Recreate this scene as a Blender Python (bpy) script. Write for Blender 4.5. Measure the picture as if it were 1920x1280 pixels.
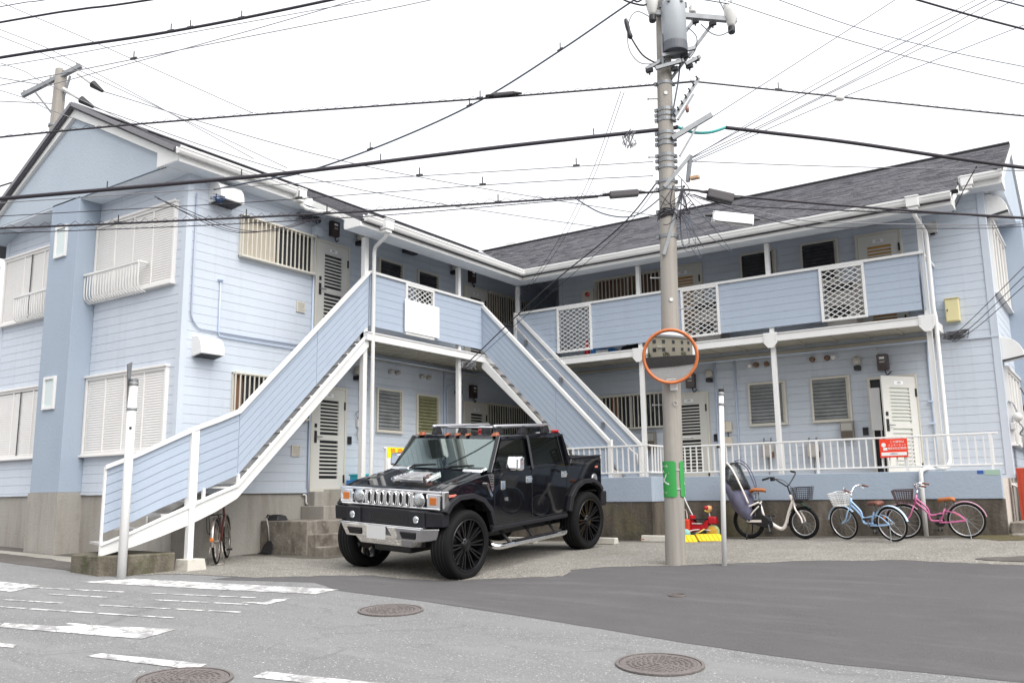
import bpy, bmesh, math, random
from mathutils import Vector, Matrix
random.seed(7)
for o in list(bpy.data.objects):
    bpy.data.objects.remove(o)
SC = bpy.context.scene
COL = SC.collection
R = math.radians

# ---------------------------------------------------------------- camera, sky, sun, exposure
cam_d = bpy.data.cameras.new('camera')
cam_d.sensor_width = 36.0
cam_d.lens = 30.73
cam_d.clip_start = 0.05
cam_d.clip_end = 2000.0
CAM = bpy.data.objects.new('camera', cam_d)
COL.objects.link(CAM)
YAW, PITCH, ROLL = 0.6020, 0.1727, -0.0133
fw = Vector((-math.sin(YAW) * math.cos(PITCH), math.cos(YAW) * math.cos(PITCH), math.sin(PITCH)))
r0 = Vector((math.cos(YAW), math.sin(YAW), 0))
u0 = r0.cross(fw)
rr = math.cos(ROLL) * r0 + math.sin(ROLL) * u0
uu = -math.sin(ROLL) * r0 + math.cos(ROLL) * u0
m = Matrix((rr, uu, -fw)).transposed().to_4x4()
m.translation = Vector((10.998, -16.25, 1.2))
CAM.matrix_world = m
SC.camera = CAM

world = bpy.data.worlds.new('World')
SC.world = world
world.use_nodes = True
nt = world.node_tree
nt.nodes.clear()
out = nt.nodes.new('ShaderNodeOutputWorld')
bg = nt.nodes.new('ShaderNodeBackground')
bg.inputs['Strength'].default_value = 0.1
sky = nt.nodes.new('ShaderNodeTexSky')
sky.sky_type = 'NISHITA'
sky.sun_disc = False
SUN_EL, SUN_AZ = R(52), R(110)
sky.sun_elevation = SUN_EL
sky.sun_rotation = SUN_AZ
sky.dust_density = 6.0
sky.air_density = 1.0
hs = nt.nodes.new('ShaderNodeHueSaturation')
hs.inputs['Saturation'].default_value = 0.15
nt.links.new(sky.outputs[0], hs.inputs['Color'])
tc = nt.nodes.new('ShaderNodeTexCoord')
nz = nt.nodes.new('ShaderNodeTexNoise')
nz.inputs['Scale'].default_value = 2.2
nz.inputs['Detail'].default_value = 4
nt.links.new(tc.outputs['Generated'], nz.inputs['Vector'])
cr = nt.nodes.new('ShaderNodeValToRGB')
cr.color_ramp.elements[0].position = 0.25
cr.color_ramp.elements[0].color = (4.7, 4.8, 5.05, 1)
cr.color_ramp.elements[1].position = 0.75
cr.color_ramp.elements[1].color = (5.3, 5.35, 5.45, 1)
nt.links.new(nz.outputs['Fac'], cr.inputs['Fac'])
mx = nt.nodes.new('ShaderNodeMixRGB')
mx.inputs['Fac'].default_value = 0.88
nt.links.new(hs.outputs['Color'], mx.inputs[1])
nt.links.new(cr.outputs['Color'], mx.inputs[2])
nt.links.new(mx.outputs['Color'], bg.inputs['Color'])
nt.links.new(bg.outputs['Background'], out.inputs['Surface'])

sun_d = bpy.data.lights.new('sun', 'SUN')
sun_d.energy = 1.5
sun_d.angle = R(60)
sun_d.color = (1.0, 0.97, 0.93)
SUN = bpy.data.objects.new('sun', sun_d)
COL.objects.link(SUN)
SUN.location = (20, -20, 30)
sd = Vector((math.sin(SUN_AZ) * math.cos(SUN_EL), math.cos(SUN_AZ) * math.cos(SUN_EL), math.sin(SUN_EL)))
SUN.rotation_euler = (-sd).to_track_quat('-Z', 'Y').to_euler()

vs = SC.view_settings
vs.view_transform = 'Standard'
vs.look = 'None'
vs.gamma = 1.0
vs.use_curve_mapping = False
vs.exposure = 1.48
SC.cycles.max_bounces = 8
SC.cycles.transparent_max_bounces = 12

# ---------------------------------------------------------------- materials
MATS = {}
KA = 1.28                      # paint and mineral albedos, set against the overcast exposure
def kc(c): return tuple(min(.86, x * KA) for x in c)
def mat(name, col, rough=0.6, metal=0.0, var=0.0, vscale=3.0, bump=0.0, bscale=40.0, stretch=(1, 1, 1), coat=0.0,
        col2=None, spec=0.5, trans=0.0, alpha=1.0, ior=1.45):
    if name in MATS:
        return MATS[name]
    if metal < .4:
        col = kc(col)
        col2 = kc(col2) if col2 else None
    M = bpy.data.materials.new(name)
    M.use_nodes = True
    n = M.node_tree
    b = n.nodes['Principled BSDF']
    b.inputs['Base Color'].default_value = (*col, 1)
    b.inputs['Roughness'].default_value = rough
    b.inputs['Metallic'].default_value = metal
    b.inputs['Coat Weight'].default_value = coat
    b.inputs['Coat Roughness'].default_value = 0.04
    b.inputs['Specular IOR Level'].default_value = spec
    b.inputs['Transmission Weight'].default_value = trans
    b.inputs['IOR'].default_value = ior
    b.inputs['Alpha'].default_value = alpha
    if var > 0 or bump > 0 or col2:
        t = n.nodes.new('ShaderNodeNewGeometry')
        mp = n.nodes.new('ShaderNodeMapping')
        mp.inputs['Scale'].default_value = stretch
        n.links.new(t.outputs['Position'], mp.inputs['Vector'])
        if var > 0 or col2:
            z = n.nodes.new('ShaderNodeTexNoise')
            z.inputs['Scale'].default_value = vscale
            z.inputs['Detail'].default_value = 6
            z.inputs['Roughness'].default_value = 0.65
            n.links.new(mp.outputs[0], z.inputs['Vector'])
            c = n.nodes.new('ShaderNodeValToRGB')
            c.color_ramp.elements[0].position = 0.3
            c.color_ramp.elements[1].position = 0.7
            ca = tuple(x * (1 - var) for x in col) if not col2 else col
            cb = tuple(min(1, x * (1 + var)) for x in col) if not col2 else col2
            c.color_ramp.elements[0].color = (*ca, 1)
            c.color_ramp.elements[1].color = (*cb, 1)
            n.links.new(z.outputs['Fac'], c.inputs['Fac'])
            n.links.new(c.outputs['Color'], b.inputs['Base Color'])
        if bump > 0:
            z2 = n.nodes.new('ShaderNodeTexNoise')
            z2.inputs['Scale'].default_value = bscale
            z2.inputs['Detail'].default_value = 4
            n.links.new(mp.outputs[0], z2.inputs['Vector'])
            bp = n.nodes.new('ShaderNodeBump')
            bp.inputs['Strength'].default_value = bump
            bp.inputs['Distance'].default_value = 0.02
            n.links.new(z2.outputs['Fac'], bp.inputs['Height'])
            n.links.new(bp.outputs['Normal'], b.inputs['Normal'])
    MATS[name] = M
    return M

def mix_noise(n, vec, scale, lo, hi, detail=6, rough=0.65):
    z = n.nodes.new('ShaderNodeTexNoise')
    z.inputs['Scale'].default_value = scale
    z.inputs['Detail'].default_value = detail
    z.inputs['Roughness'].default_value = rough
    n.links.new(vec, z.inputs['Vector'])
    r = n.nodes.new('ShaderNodeMapRange')
    r.inputs['From Min'].default_value = lo
    r.inputs['From Max'].default_value = hi
    n.links.new(z.outputs['Fac'], r.inputs['Value'])
    return r.outputs['Result']

def layered(name, base, layers, rough=0.85, bump=0.3, bscale=60.0, spec=0.3):
    """base colour with noise-shaped stains: layers = (colour, stretch, scale, lo, hi, amount)"""
    M = bpy.data.materials.new(name)
    M.use_nodes = True
    n = M.node_tree
    b = n.nodes['Principled BSDF']
    b.inputs['Roughness'].default_value = rough
    b.inputs['Specular IOR Level'].default_value = spec
    g = n.nodes.new('ShaderNodeNewGeometry')
    cur = n.nodes.new('ShaderNodeRGB')
    cur.outputs[0].default_value = (*kc(base), 1)
    co = cur.outputs[0]
    for (c, st, sc, lo, hi, am) in layers:
        mp = n.nodes.new('ShaderNodeMapping')
        mp.inputs['Scale'].default_value = st
        mp.inputs['Location'].default_value = (random.uniform(0, 9), random.uniform(0, 9), random.uniform(0, 9))
        n.links.new(g.outputs['Position'], mp.inputs['Vector'])
        f = mix_noise(n, mp.outputs[0], sc, lo, hi)
        mu = n.nodes.new('ShaderNodeMath')
        mu.operation = 'MULTIPLY'
        mu.use_clamp = True
        mu.inputs[1].default_value = am
        n.links.new(f, mu.inputs[0])
        x = n.nodes.new('ShaderNodeMixRGB')
        x.inputs[2].default_value = (*kc(c), 1)
        n.links.new(mu.outputs[0], x.inputs['Fac'])
        n.links.new(co, x.inputs[1])
        co = x.outputs[0]
    n.links.new(co, b.inputs['Base Color'])
    z2 = n.nodes.new('ShaderNodeTexNoise')
    z2.inputs['Scale'].default_value = bscale
    z2.inputs['Detail'].default_value = 5
    n.links.new(g.outputs['Position'], z2.inputs['Vector'])
    bp = n.nodes.new('ShaderNodeBump')
    bp.inputs['Strength'].default_value = bump
    bp.inputs['Distance'].default_value = 0.02
    n.links.new(z2.outputs['Fac'], bp.inputs['Height'])
    n.links.new(bp.outputs['Normal'], b.inputs['Normal'])
    MATS[name] = M
    return M

def glass_mat(name, tint, transp=0.5, rough=0.02, refl=0.0):
    M = bpy.data.materials.new(name)
    M.use_nodes = True
    n = M.node_tree
    n.nodes.clear()
    o = n.nodes.new('ShaderNodeOutputMaterial')
    tr = n.nodes.new('ShaderNodeBsdfTransparent')
    tr.inputs['Color'].default_value = (*tint, 1)
    df = n.nodes.new('ShaderNodeBsdfDiffuse')
    df.inputs['Color'].default_value = tuple(x * 0.12 for x in tint) + (1,)
    gl = n.nodes.new('ShaderNodeBsdfGlossy')
    gl.inputs['Roughness'].default_value = rough
    fr = n.nodes.new('ShaderNodeFresnel')
    fr.inputs['IOR'].default_value = 1.55
    a = n.nodes.new('ShaderNodeMixShader')
    a.inputs['Fac'].default_value = transp
    n.links.new(df.outputs[0], a.inputs[1])
    n.links.new(tr.outputs[0], a.inputs[2])
    c = n.nodes.new('ShaderNodeMixShader')
    if refl:
        ad = n.nodes.new('ShaderNodeMath'); ad.operation = 'ADD'; ad.use_clamp = True; ad.inputs[1].default_value = refl
        n.links.new(fr.outputs[0], ad.inputs[0]); n.links.new(ad.outputs[0], c.inputs['Fac'])
        gl.inputs['Color'].default_value = (0.80, 0.93, 0.90, 1)
    else:
        n.links.new(fr.outputs[0], c.inputs['Fac'])
    n.links.new(a.outputs[0], c.inputs[1])
    n.links.new(gl.outputs[0], c.inputs[2])
    n.links.new(c.outputs[0], o.inputs['Surface'])
    MATS[name] = M
    return M

SIDING = layered('siding_light', (0.435, 0.475, 0.53), [((0.385, 0.42, 0.475), (1, 1, 0.25), 1.3, 0.45, 0.75, 0.6), ((0.475, 0.51, 0.565), (1, 1, 1), 0.7, 0.45, 0.7, 0.5), ((0.32, 0.345, 0.385), (5, 5, 0.10), 2.2, 0.55, 0.80, 0.40)], rough=0.55, bump=0.12, bscale=35)
PANEL = layered('siding_panel', (0.305, 0.354, 0.425), [((0.265, 0.305, 0.37), (1, 1, 0.4), 2.0, 0.5, 0.8, 0.5), ((0.25, 0.285, 0.34), (5, 5, 0.12), 2.0, 0.56, 0.80, 0.45)], rough=0.55, bump=0.12, bscale=35)
BACK = mat('siding_joint', (0.36, 0.40, 0.455), 0.8)
STUCCO = layered('stucco_blue', (0.275, 0.322, 0.385), [((0.235, 0.28, 0.34), (1, 1, 0.3), 1.5, 0.45, 0.75, 0.6)], rough=0.9, bump=0.22, bscale=22)
STUCCO_L = layered('stucco_gable', (0.335, 0.38, 0.43), [((0.30, 0.345, 0.395), (1, 1, 0.5), 1.0, 0.45, 0.75, 0.6)], rough=0.9, bump=0.3, bscale=22)
WHITE = layered('white_paint', (0.585, 0.585, 0.578), [((0.47, 0.455, 0.425), (1, 1, 0.5), 2.5, 0.50, 0.82, 0.45), ((0.30, 0.23, 0.17), (1, 1, 0.6), 9.0, 0.68, 0.80, 0.35)], rough=0.45, bump=0.03, bscale=15)
SOFFIT = mat('soffit_paint', (0.56, 0.60, 0.65), 0.7, var=0.04)
CREAM = layered('cream_frame', (0.49, 0.47, 0.415), [((0.33, 0.29, 0.235), (1, 1, 1), 6.0, 0.6, 0.85, 0.5)], rough=0.5, bump=0.03, bscale=15)
DOORP = layered('door_paint', (0.50, 0.495, 0.465), [((0.41, 0.40, 0.37), (1, 1, 0.5), 2.0, 0.5, 0.8, 0.4)], rough=0.5, bump=0.02, bscale=15)
SHUT = layered('shutter_paint', (0.60, 0.59, 0.575), [((0.48, 0.465, 0.44), (1, 1, 0.4), 2.0, 0.5, 0.8, 0.4)], rough=0.5, bump=0.02, bscale=15)
DARK = mat('dark_interior', (0.012, 0.012, 0.014), 0.5)
BROWN = mat('brown_interior', (0.10, 0.055, 0.03), 0.6, var=0.5, vscale=4)
GLAZE = mat('window_glass_dark', (0.03, 0.032, 0.035), 0.08, spec=0.6)
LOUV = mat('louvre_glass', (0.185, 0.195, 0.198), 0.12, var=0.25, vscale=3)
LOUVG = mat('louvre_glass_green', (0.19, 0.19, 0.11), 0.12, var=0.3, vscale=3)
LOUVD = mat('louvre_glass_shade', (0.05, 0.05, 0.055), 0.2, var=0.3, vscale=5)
FROST = mat('frosted_glass', (0.46, 0.52, 0.52), 0.35)
BLACK = mat('black_plastic', (0.015, 0.015, 0.017), 0.45)
CONC = layered('concrete_plinth', (0.27, 0.256, 0.234), [((0.19, 0.17, 0.145), (2.2, 2.2, 0.35), 1.6, 0.48, 0.72, 0.75), ((0.34, 0.32, 0.295), (3, 3, 0.4), 1.3, 0.55, 0.75, 0.6), ((0.13, 0.12, 0.10), (1, 1, 1), 5.0, 0.58, 0.8, 0.4)], bump=0.35, bscale=30)
CONCD = layered('concrete_stained', (0.105, 0.091, 0.074), [((0.028, 0.023, 0.019), (1.7, 1.7, 0.35), 1.2, 0.42, 0.66, 0.85), ((0.19, 0.172, 0.148), (1.6, 1.6, 0.5), 1.6, 0.56, 0.72, 0.7), ((0.15, 0.14, 0.06), (1, 1, 1), 0.7, 0.58, 0.75, 0.5), ((0.03, 0.028, 0.024), (2.0, 2.0, 0.8), 2.5, 0.58, 0.78, 0.6)], bump=0.5, bscale=25)
CONCS = layered('concrete_steps', (0.20, 0.18, 0.155), [((0.07, 0.06, 0.05), (1, 1, 0.7), 3.5, 0.45, 0.65, 0.8), ((0.36, 0.34, 0.30), (1, 1, 1), 7.0, 0.58, 0.72, 0.6)], bump=0.5, bscale=30)
CONCB = layered('concrete_block', (0.42, 0.40, 0.36), [((0.26, 0.24, 0.20), (1, 1, 1), 6.0, 0.5, 0.7, 0.6)], bump=0.4, bscale=50)
STEEL = mat('galvanised_steel', (0.24, 0.25, 0.26), 0.5, metal=0.5, var=0.15, vscale=9)
ALU = mat('aluminium', (0.7, 0.7, 0.72), 0.3, metal=0.9)
CHROME = mat('chrome', (0.86, 0.86, 0.87), 0.06, metal=1.0)
PAINTB = mat('black_car_paint', (0.0025, 0.003, 0.005), 0.045, coat=0.0, spec=0.8)
TRIM = mat('black_trim', (0.014, 0.014, 0.017), 0.5, spec=.3)
RUBBER = mat('tyre_rubber', (0.006, 0.006, 0.0065), 0.8, bump=0.15, spec=.25, bscale=60)
RIMB = mat('black_rim', (0.006, 0.006, 0.007), 0.25)
AMBER = mat('amber_lens', (0.42, 0.115, 0.012), 0.15, coat=0.6)
REDL = mat('red_lens', (0.45, 0.012, 0.012), 0.15, coat=0.6)
LENS = mat('clear_lens', (0.55, 0.57, 0.58), 0.18, metal=0.9, coat=0.8, bump=.5, bscale=45)
WSHIELD = glass_mat('windscreen_glass', (0.55, 0.70, 0.67), 0.80, refl=0.30)
SIDEGL = glass_mat('tinted_side_glass', (0.10, 0.13, 0.12), 0.6)
WIRE = mat('cable_black', (0.022, 0.019, 0.025), 0.6)
WIREB = mat('cable_blue_grey', (0.05, 0.06, 0.08), 0.6)
WIREG = mat('wire_grey', (0.16, 0.16, 0.17), 0.6)
TEAL = mat('teal_sleeve', (0.05, 0.30, 0.28), 0.5)
POLEC = layered('pole_concrete', (0.25, 0.234, 0.212), [((0.165, 0.15, 0.133), (5, 5, 0.12), 2.0, 0.45, 0.7, 0.7), ((0.335, 0.312, 0.28), (1, 1, 0.5), 1.4, 0.5, 0.7, 0.6)], bump=0.15, bscale=40)
PORC = mat('porcelain', (0.48, 0.475, 0.46), 0.25)
ROOFM = layered('asphalt_shingle', (0.088, 0.088, 0.097), [((0.045, 0.045, 0.055), (1, 1, 1), 2.2, 0.42, 0.65, 0.7), ((0.12, 0.115, 0.125), (1, 1, 1), 5.5, 0.52, 0.72, 0.6), ((0.16, 0.155, 0.16), (1, 1, 1), 90.0, 0.6, 0.75, 0.5)], bump=0.4, bscale=120)
YELLOW = mat('yellow_plastic', (0.60, 0.41, 0.025), 0.4, var=0.08)
REDP = mat('red_plastic', (0.42, 0.014, 0.022), 0.3)
PINK = mat('pink_paint', (0.44, 0.105, 0.235), 0.3, coat=0.5)
BLUEP = mat('light_blue_paint', (0.30, 0.46, 0.68), 0.3, coat=0.5)
IVORY = mat('ivory_paint', (0.66, 0.61, 0.57), 0.3, coat=0.3)
LEATHER = mat('brown_leather', (0.30, 0.10, 0.03), 0.5, var=0.2, vscale=20)
LEATHD = mat('dark_brown_leather', (0.13, 0.05, 0.035), 0.5)
NAVY = layered('navy_cloth', (0.115, 0.115, 0.17), [((0.07, 0.07, 0.11), (1, 1, 0.4), 6, 0.45, 0.65, 0.7)], rough=0.8, bump=0.5, bscale=9)
CLEARV = glass_mat('clear_vinyl', (0.75, 0.78, 0.78), 0.72, 0.12)
GREEN = mat('green_sign', (0.035, 0.25, 0.06), 0.4)
ORANGE = mat('orange_rim', (0.40, 0.115, 0.035), 0.4, var=0.2, vscale=6)
MIRROR = mat('mirror_face', (0.74, 0.73, 0.71), 0.015, metal=1.0)
REDSIGN = mat('red_sign', (0.80, 0.05, 0.02), 0.4)
SIGNW = mat('white_board', (0.86, 0.86, 0.86), 0.5)
SIGNG = mat('grey_board', (0.55, 0.55, 0.55), 0.6)
SIGNR = mat('sign_red_ink', (0.62, 0.02, 0.02), 0.5)
SIGNK = mat('sign_dark_ink', (0.05, 0.05, 0.055), 0.5)
BEIGE = mat('beige_box', (0.55, 0.49, 0.27), 0.45, var=0.05)
IRON = layered('cast_iron', (0.13, 0.115, 0.11), [((0.085, 0.075, 0.072), (1, 1, 1), 40, 0.45, 0.65, 0.7), ((0.2, 0.18, 0.17), (1, 1, 1), 25, 0.55, 0.75, 0.6)], rough=0.6, bump=0.6, bscale=90)
RUSTR = mat('red_cabinet', (0.35, 0.045, 0.02), 0.5, var=0.12)
GREYM = mat('grey_meter', (0.33, 0.31, 0.29), 0.5, var=0.15)
LAMPG = mat('lamp_glass', (0.55, 0.53, 0.47), 0.1, alpha=0.55)
BLUEC = mat('blue_crate', (0.02, 0.17, 0.45), 0.4, var=0.3, vscale=9)
TEALC = mat('teal_crate', (0.03, 0.35, 0.42), 0.4)
DECKM = layered('deck_underside', (0.37, 0.35, 0.30), [((0.22, 0.20, 0.16), (1, 1, 1), 2.0, 0.5, 0.75, 0.5)], rough=0.6, bump=0.03, bscale=10)

# ---------------------------------------------------------------- mesh helpers
class MB:
    def __init__(s):
        s.v = []; s.f = []
    def add(s, vs, fs):
        b = len(s.v)
        s.v += [tuple(p) for p in vs]
        s.f += [tuple(b + i for i in f) for f in fs]
        return s
    def box(s, x0, x1, y0, y1, z0, z1):
        v = [(x, y, z) for z in (z0, z1) for y in (y0, y1) for x in (x0, x1)]
        return s.add(v, [(0, 2, 3, 1), (4, 5, 7, 6), (0, 1, 5, 4), (2, 6, 7, 3), (0, 4, 6, 2), (1, 3, 7, 5)])
    def hexa(s, p):   # 8 points, bottom ring 0-3, top ring 4-7 (ccw from above)
        return s.add(p, [(3, 2, 1, 0), (4, 5, 6, 7), (0, 1, 5, 4), (1, 2, 6, 5), (2, 3, 7, 6), (3, 0, 4, 7)])
    def bar(s, p, q, w, h, up=(0, 0, 1)):
        p, q = Vector(p), Vector(q)
        d = (q - p).normalized()
        up = Vector(up)
        if abs(d.dot(up)) > 0.98:
            up = Vector((1, 0, 0))
        a = d.cross(up).normalized() * w / 2
        b = a.cross(d).normalized() * h / 2
        return s.hexa([p - a - b, p + a - b, q + a - b, q - a - b, p - a + b, p + a + b, q + a + b, q - a + b])
    def prism(s, pts, vec):
        n = len(pts)
        a = [Vector(p) for p in pts]
        b = [p + Vector(vec) for p in a]
        f = [tuple(range(n))[::-1], tuple(range(n, 2 * n))]
        for i in range(n):
            j = (i + 1) % n
            f.append((i, j, n + j, n + i))
        return s.add(a + b, f)
    def cyl(s, p, q, r0, r1=None, n=12, caps=True):
        r1 = r0 if r1 is None else r1
        p, q = Vector(p), Vector(q)
        d = (q - p).normalized()
        t = Vector((0, 0, 1)) if abs(d.z) < 0.9 else Vector((1, 0, 0))
        a = d.cross(t).normalized(); b = d.cross(a)
        v = []
        for c, r in ((p, r0), (q, r1)):
            for i in range(n):
                th = 2 * math.pi * i / n
                v.append(c + (a * math.cos(th) + b * math.sin(th)) * r)
        f = [(i, (i + 1) % n, n + (i + 1) % n, n + i) for i in range(n)]
        if caps:
            f += [tuple(range(n))[::-1], tuple(range(n, 2 * n))]
        return s.add(v, f)
    def tube(s, pts, r, n=6, closed=False):
        pts = [Vector(p) for p in pts]
        N = len(pts); v = []; prev = None
        for i, p in enumerate(pts):
            if closed:
                d = (pts[(i + 1) % N] - pts[i - 1]).normalized()
            else:
                d = (pts[min(i + 1, N - 1)] - pts[max(i - 1, 0)]).normalized()
            if prev is None:
                t = Vector((0, 0, 1)) if abs(d.z) < 0.9 else Vector((1, 0, 0))
                a = d.cross(t).normalized()
            else:
                a = (prev - d * prev.dot(d)).normalized()
            prev = a
            b = d.cross(a)
            rad = r[i] if isinstance(r, (list, tuple)) else r
            for k in range(n):
                th = 2 * math.pi * k / n
                v.append(p + (a * math.cos(th) + b * math.sin(th)) * rad)
        f = []
        M_ = N if closed else N - 1
        for i in range(M_):
            j = (i + 1) % N
            for k in range(n):
                f.append((i * n + k, i * n + (k + 1) % n, j * n + (k + 1) % n, j * n + k))
        if not closed:
            f += [tuple(range(n))[::-1], tuple((N - 1) * n + k for k in range(n))]
        return s.add(v, f)
    def lathe(s, prof, o=(0, 0, 0), ax=(0, 0, 1), n=20, ring=False):   # prof = [(r, h)]; ring closes the profile on itself
        ax = Vector(ax).normalized(); o = Vector(o)
        t = Vector((0, 0, 1)) if abs(ax.z) < 0.9 else Vector((1, 0, 0))
        a = ax.cross(t).normalized(); b = ax.cross(a)
        v = []
        for r, h in prof:
            for k in range(n):
                th = 2 * math.pi * k / n
                v.append(o + ax * h + (a * math.cos(th) + b * math.sin(th)) * r)
        f = []
        for i in range(len(prof) - 1):
            for k in range(n):
                f.append((i * n + k, i * n + (k + 1) % n, (i + 1) * n + (k + 1) % n, (i + 1) * n + k))
        if ring:
            for k in range(n):
                f.append(((len(prof) - 1) * n + k, (len(prof) - 1) * n + (k + 1) % n, (k + 1) % n, k))
        else:
            f += [tuple(range(n))[::-1], tuple((len(prof) - 1) * n + k for k in range(n))]
        return s.add(v, f)
    def mesh(s, name):
        me = bpy.data.meshes.new(name)
        me.from_pydata(s.v, [], s.f)
        bm = bmesh.new(); bm.from_mesh(me)
        bmesh.ops.recalc_face_normals(bm, faces=bm.faces)
        bm.to_mesh(me); bm.free()
        return me
    def build(s, name, material, parent=None, smooth=False, bevel=0.0, segs=2, kind=None, autos=None):
        me = s.mesh(name)
        me.materials.append(material)
        o = bpy.data.objects.new(name, me)
        COL.objects.link(o)
        if parent is not None:
            o.parent = parent
        if smooth or autos:
            for p in me.polygons:
                p.use_smooth = True
            if autos or not smooth:
                me.set_sharp_from_angle(angle=R(autos or 35))
        if bevel:
            b = o.modifiers.new('bevel', 'BEVEL')
            b.width = bevel; b.segments = segs; b.limit_method = 'ANGLE'; b.angle_limit = R(35)
        if kind:
            o['kind'] = kind
        return o

def tag(o, label, cat, group=None):
    o['label'] = label; o['category'] = cat
    if group:
        o['group'] = group
    return o
def thing(name, label, cat, loc=(0, 0, 0), rz=0.0, group=None):
    o = bpy.data.objects.new(name, None)
    o.empty_display_size = 0.2
    COL.objects.link(o)
    o.location = loc; o.rotation_euler = (0, 0, rz)
    return tag(o, label, cat, group)
def inst(name, me, parent=None, loc=(0, 0, 0), rot=(0, 0, 0), scale=None):
    o = bpy.data.objects.new(name, me)
    COL.objects.link(o)
    if parent is not None:
        o.parent = parent
    o.location = loc; o.rotation_euler = rot
    if scale:
        o.scale = scale
    return o
def text_part(name, s, parent, origin, udir, vdir, size, material, depth=0.002, align='CENTER'):
    cu = bpy.data.curves.new(name, 'FONT')
    cu.body = s; cu.size = size; cu.align_x = align; cu.align_y = 'CENTER'; cu.extrude = depth
    cu.resolution_u = 2
    tmp = bpy.data.objects.new(name, cu)
    COL.objects.link(tmp)
    dg = bpy.context.evaluated_depsgraph_get()
    me = bpy.data.meshes.new_from_object(tmp.evaluated_get(dg))
    bpy.data.objects.remove(tmp)
    me.materials.clear(); me.materials.append(material)
    o = bpy.data.objects.new(name, me)
    COL.objects.link(o)
    u = Vector(udir).normalized(); v = Vector(vdir).normalized(); w = u.cross(v)
    mm = Matrix((u, v, w)).transposed().to_4x4(); mm.translation = Vector(origin)
    if parent is not None:
        o.parent = parent
    o.matrix_local = mm
    return o
def smooth_path(pts, k=6):
    pts = [Vector(p) for p in pts]
    if len(pts) < 3:
        return pts
    outp = []
    for i in range(len(pts) - 1):
        p0 = pts[max(i - 1, 0)]; p1 = pts[i]; p2 = pts[i + 1]; p3 = pts[min(i + 2, len(pts) - 1)]
        for j in range(k):
            t = j / k
            outp.append(0.5 * ((2 * p1) + (p2 - p0) * t + (2 * p0 - 5 * p1 + 4 * p2 - p3) * t * t + (3 * p1 - p0 - 3 * p2 + p3) * t ** 3))
    outp.append(pts[-1])
    return outp

# wall planes: (u along the wall, z, d out of the wall) -> world
PL = {'L': lambda u, z, d: (-1.2 + d, u, z), 'G': lambda u, z, d: (u, -7.88 - d, z), 'R': lambda u, z, d: (u, 1.2 - d, z),
      'E': lambda u, z, d: (9.45 + d, u, z), 'BL': lambda u, z, d: (d, u, z), 'BR': lambda u, z, d: (u, -d, z),
      'C': lambda u, z, d: (u, -8.28 - d, z)}
def wbox(mb, pl, a0, a1, z0, z1, d0, d1):
    p = PL[pl](a0, z0, d0); q = PL[pl](a1, z1, d1)
    mb.box(min(p[0], q[0]), max(p[0], q[0]), min(p[1], q[1]), max(p[1], q[1]), min(p[2], q[2]), max(p[2], q[2]))
    return mb
def wframe(mb, pl, a0, a1, z0, z1, w, d0, d1, bottom=True):
    wbox(mb, pl, a0, a0 + w, z0, z1, d0, d1)
    wbox(mb, pl, a1 - w, a1, z0, z1, d0, d1)
    wbox(mb, pl, a0 + w, a1 - w, z1 - w, z1, d0, d1 - 0.002)
    if bottom:
        wbox(mb, pl, a0 + w, a1 - w, z0, z0 + w, d0, d1 - 0.002)
    return mb
UDIR = {'L': (0, 1, 0), 'G': (1, 0, 0), 'R': (1, 0, 0), 'BL': (0, 1, 0), 'BR': (1, 0, 0), 'E': (0, 1, 0)}
BOARDS = {}
def board_run(parent, pl, a0, a1, z0, z1, material, d0=0.0, pitch=0.15, gap=0.003, th=0.007, name='siding_board'):
    """one object per lap board; alike boards share their mesh"""
    z = z0
    while z < z1 - 0.02:
        h = min(pitch, z1 - z) - gap
        key = (pl in ('L', 'BL', 'E'), round(a1 - a0, 3), round(h, 3), material.name)
        if key not in BOARDS:
            mb = MB(); L = a1 - a0
            # bottom edge proud of the top one, like lap siding
            prof = [(0, 0), (th, 0.001), (th - 0.002, h - 0.003), (th - 0.004, h), (0, h)]
            if pl in ('L', 'BL', 'E'):
                mb.prism([(d, 0, zz) for d, zz in prof], (0, L, 0))
            else:
                mb.prism([(0, -d, zz) for d, zz in prof], (L, 0, 0))
            me = mb.mesh(name); me.materials.append(material)
            BOARDS[key] = me
        inst(name, BOARDS[key], parent, PL[pl](a0, z + gap / 2, d0))
        z += pitch

# ---------------------------------------------------------------- ground
def gz(x, y):
    x = min(max(x, -13), 13); y = min(max(y, -15), 2)
    return (.24124 + .025728 * x - .025651 * y + .0075 * x * y - .005763 * y * y + .00017407 * x * y * y - .00026545 * y ** 3
            - .085 * math.exp(-((x - 3.8) / 1.3) ** 2 - (y + 6.9) ** 2) + .035 * math.exp(-((x - 3.2) / 1.5) ** 2 - ((y + 3.5) / 1.5) ** 2))
def clip(poly, axis, c, keep_less):
    outp = []; n_ = len(poly)
    for i in range(n_):
        p, q = poly[i], poly[(i + 1) % n_]
        ip = (p[axis] <= c) if keep_less else (p[axis] >= c)
        iq = (q[axis] <= c) if keep_less else (q[axis] >= c)
        if ip:
            outp.append(p)
        if ip != iq:
            t = (c - p[axis]) / (q[axis] - p[axis])
            outp.append((p[0] + (q[0] - p[0]) * t, p[1] + (q[1] - p[1]) * t))
    return outp
def grid_lines(lo, hi, axis):
    f0, f1 = ((-3.0, 11.0) if axis == 0 else (-13.0, 1.5))
    L = [lo]; t = math.floor(lo / 8) * 8
    while t < hi:
        if f0 <= t < f1: t = round(t + .25, 4)
        elif -16 <= t < 16: t = round(t + 1.0, 4)
        else: t += 8.0
        if lo + 1e-4 < t < hi - 1e-4: L.append(t)
    return L + [hi]
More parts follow.
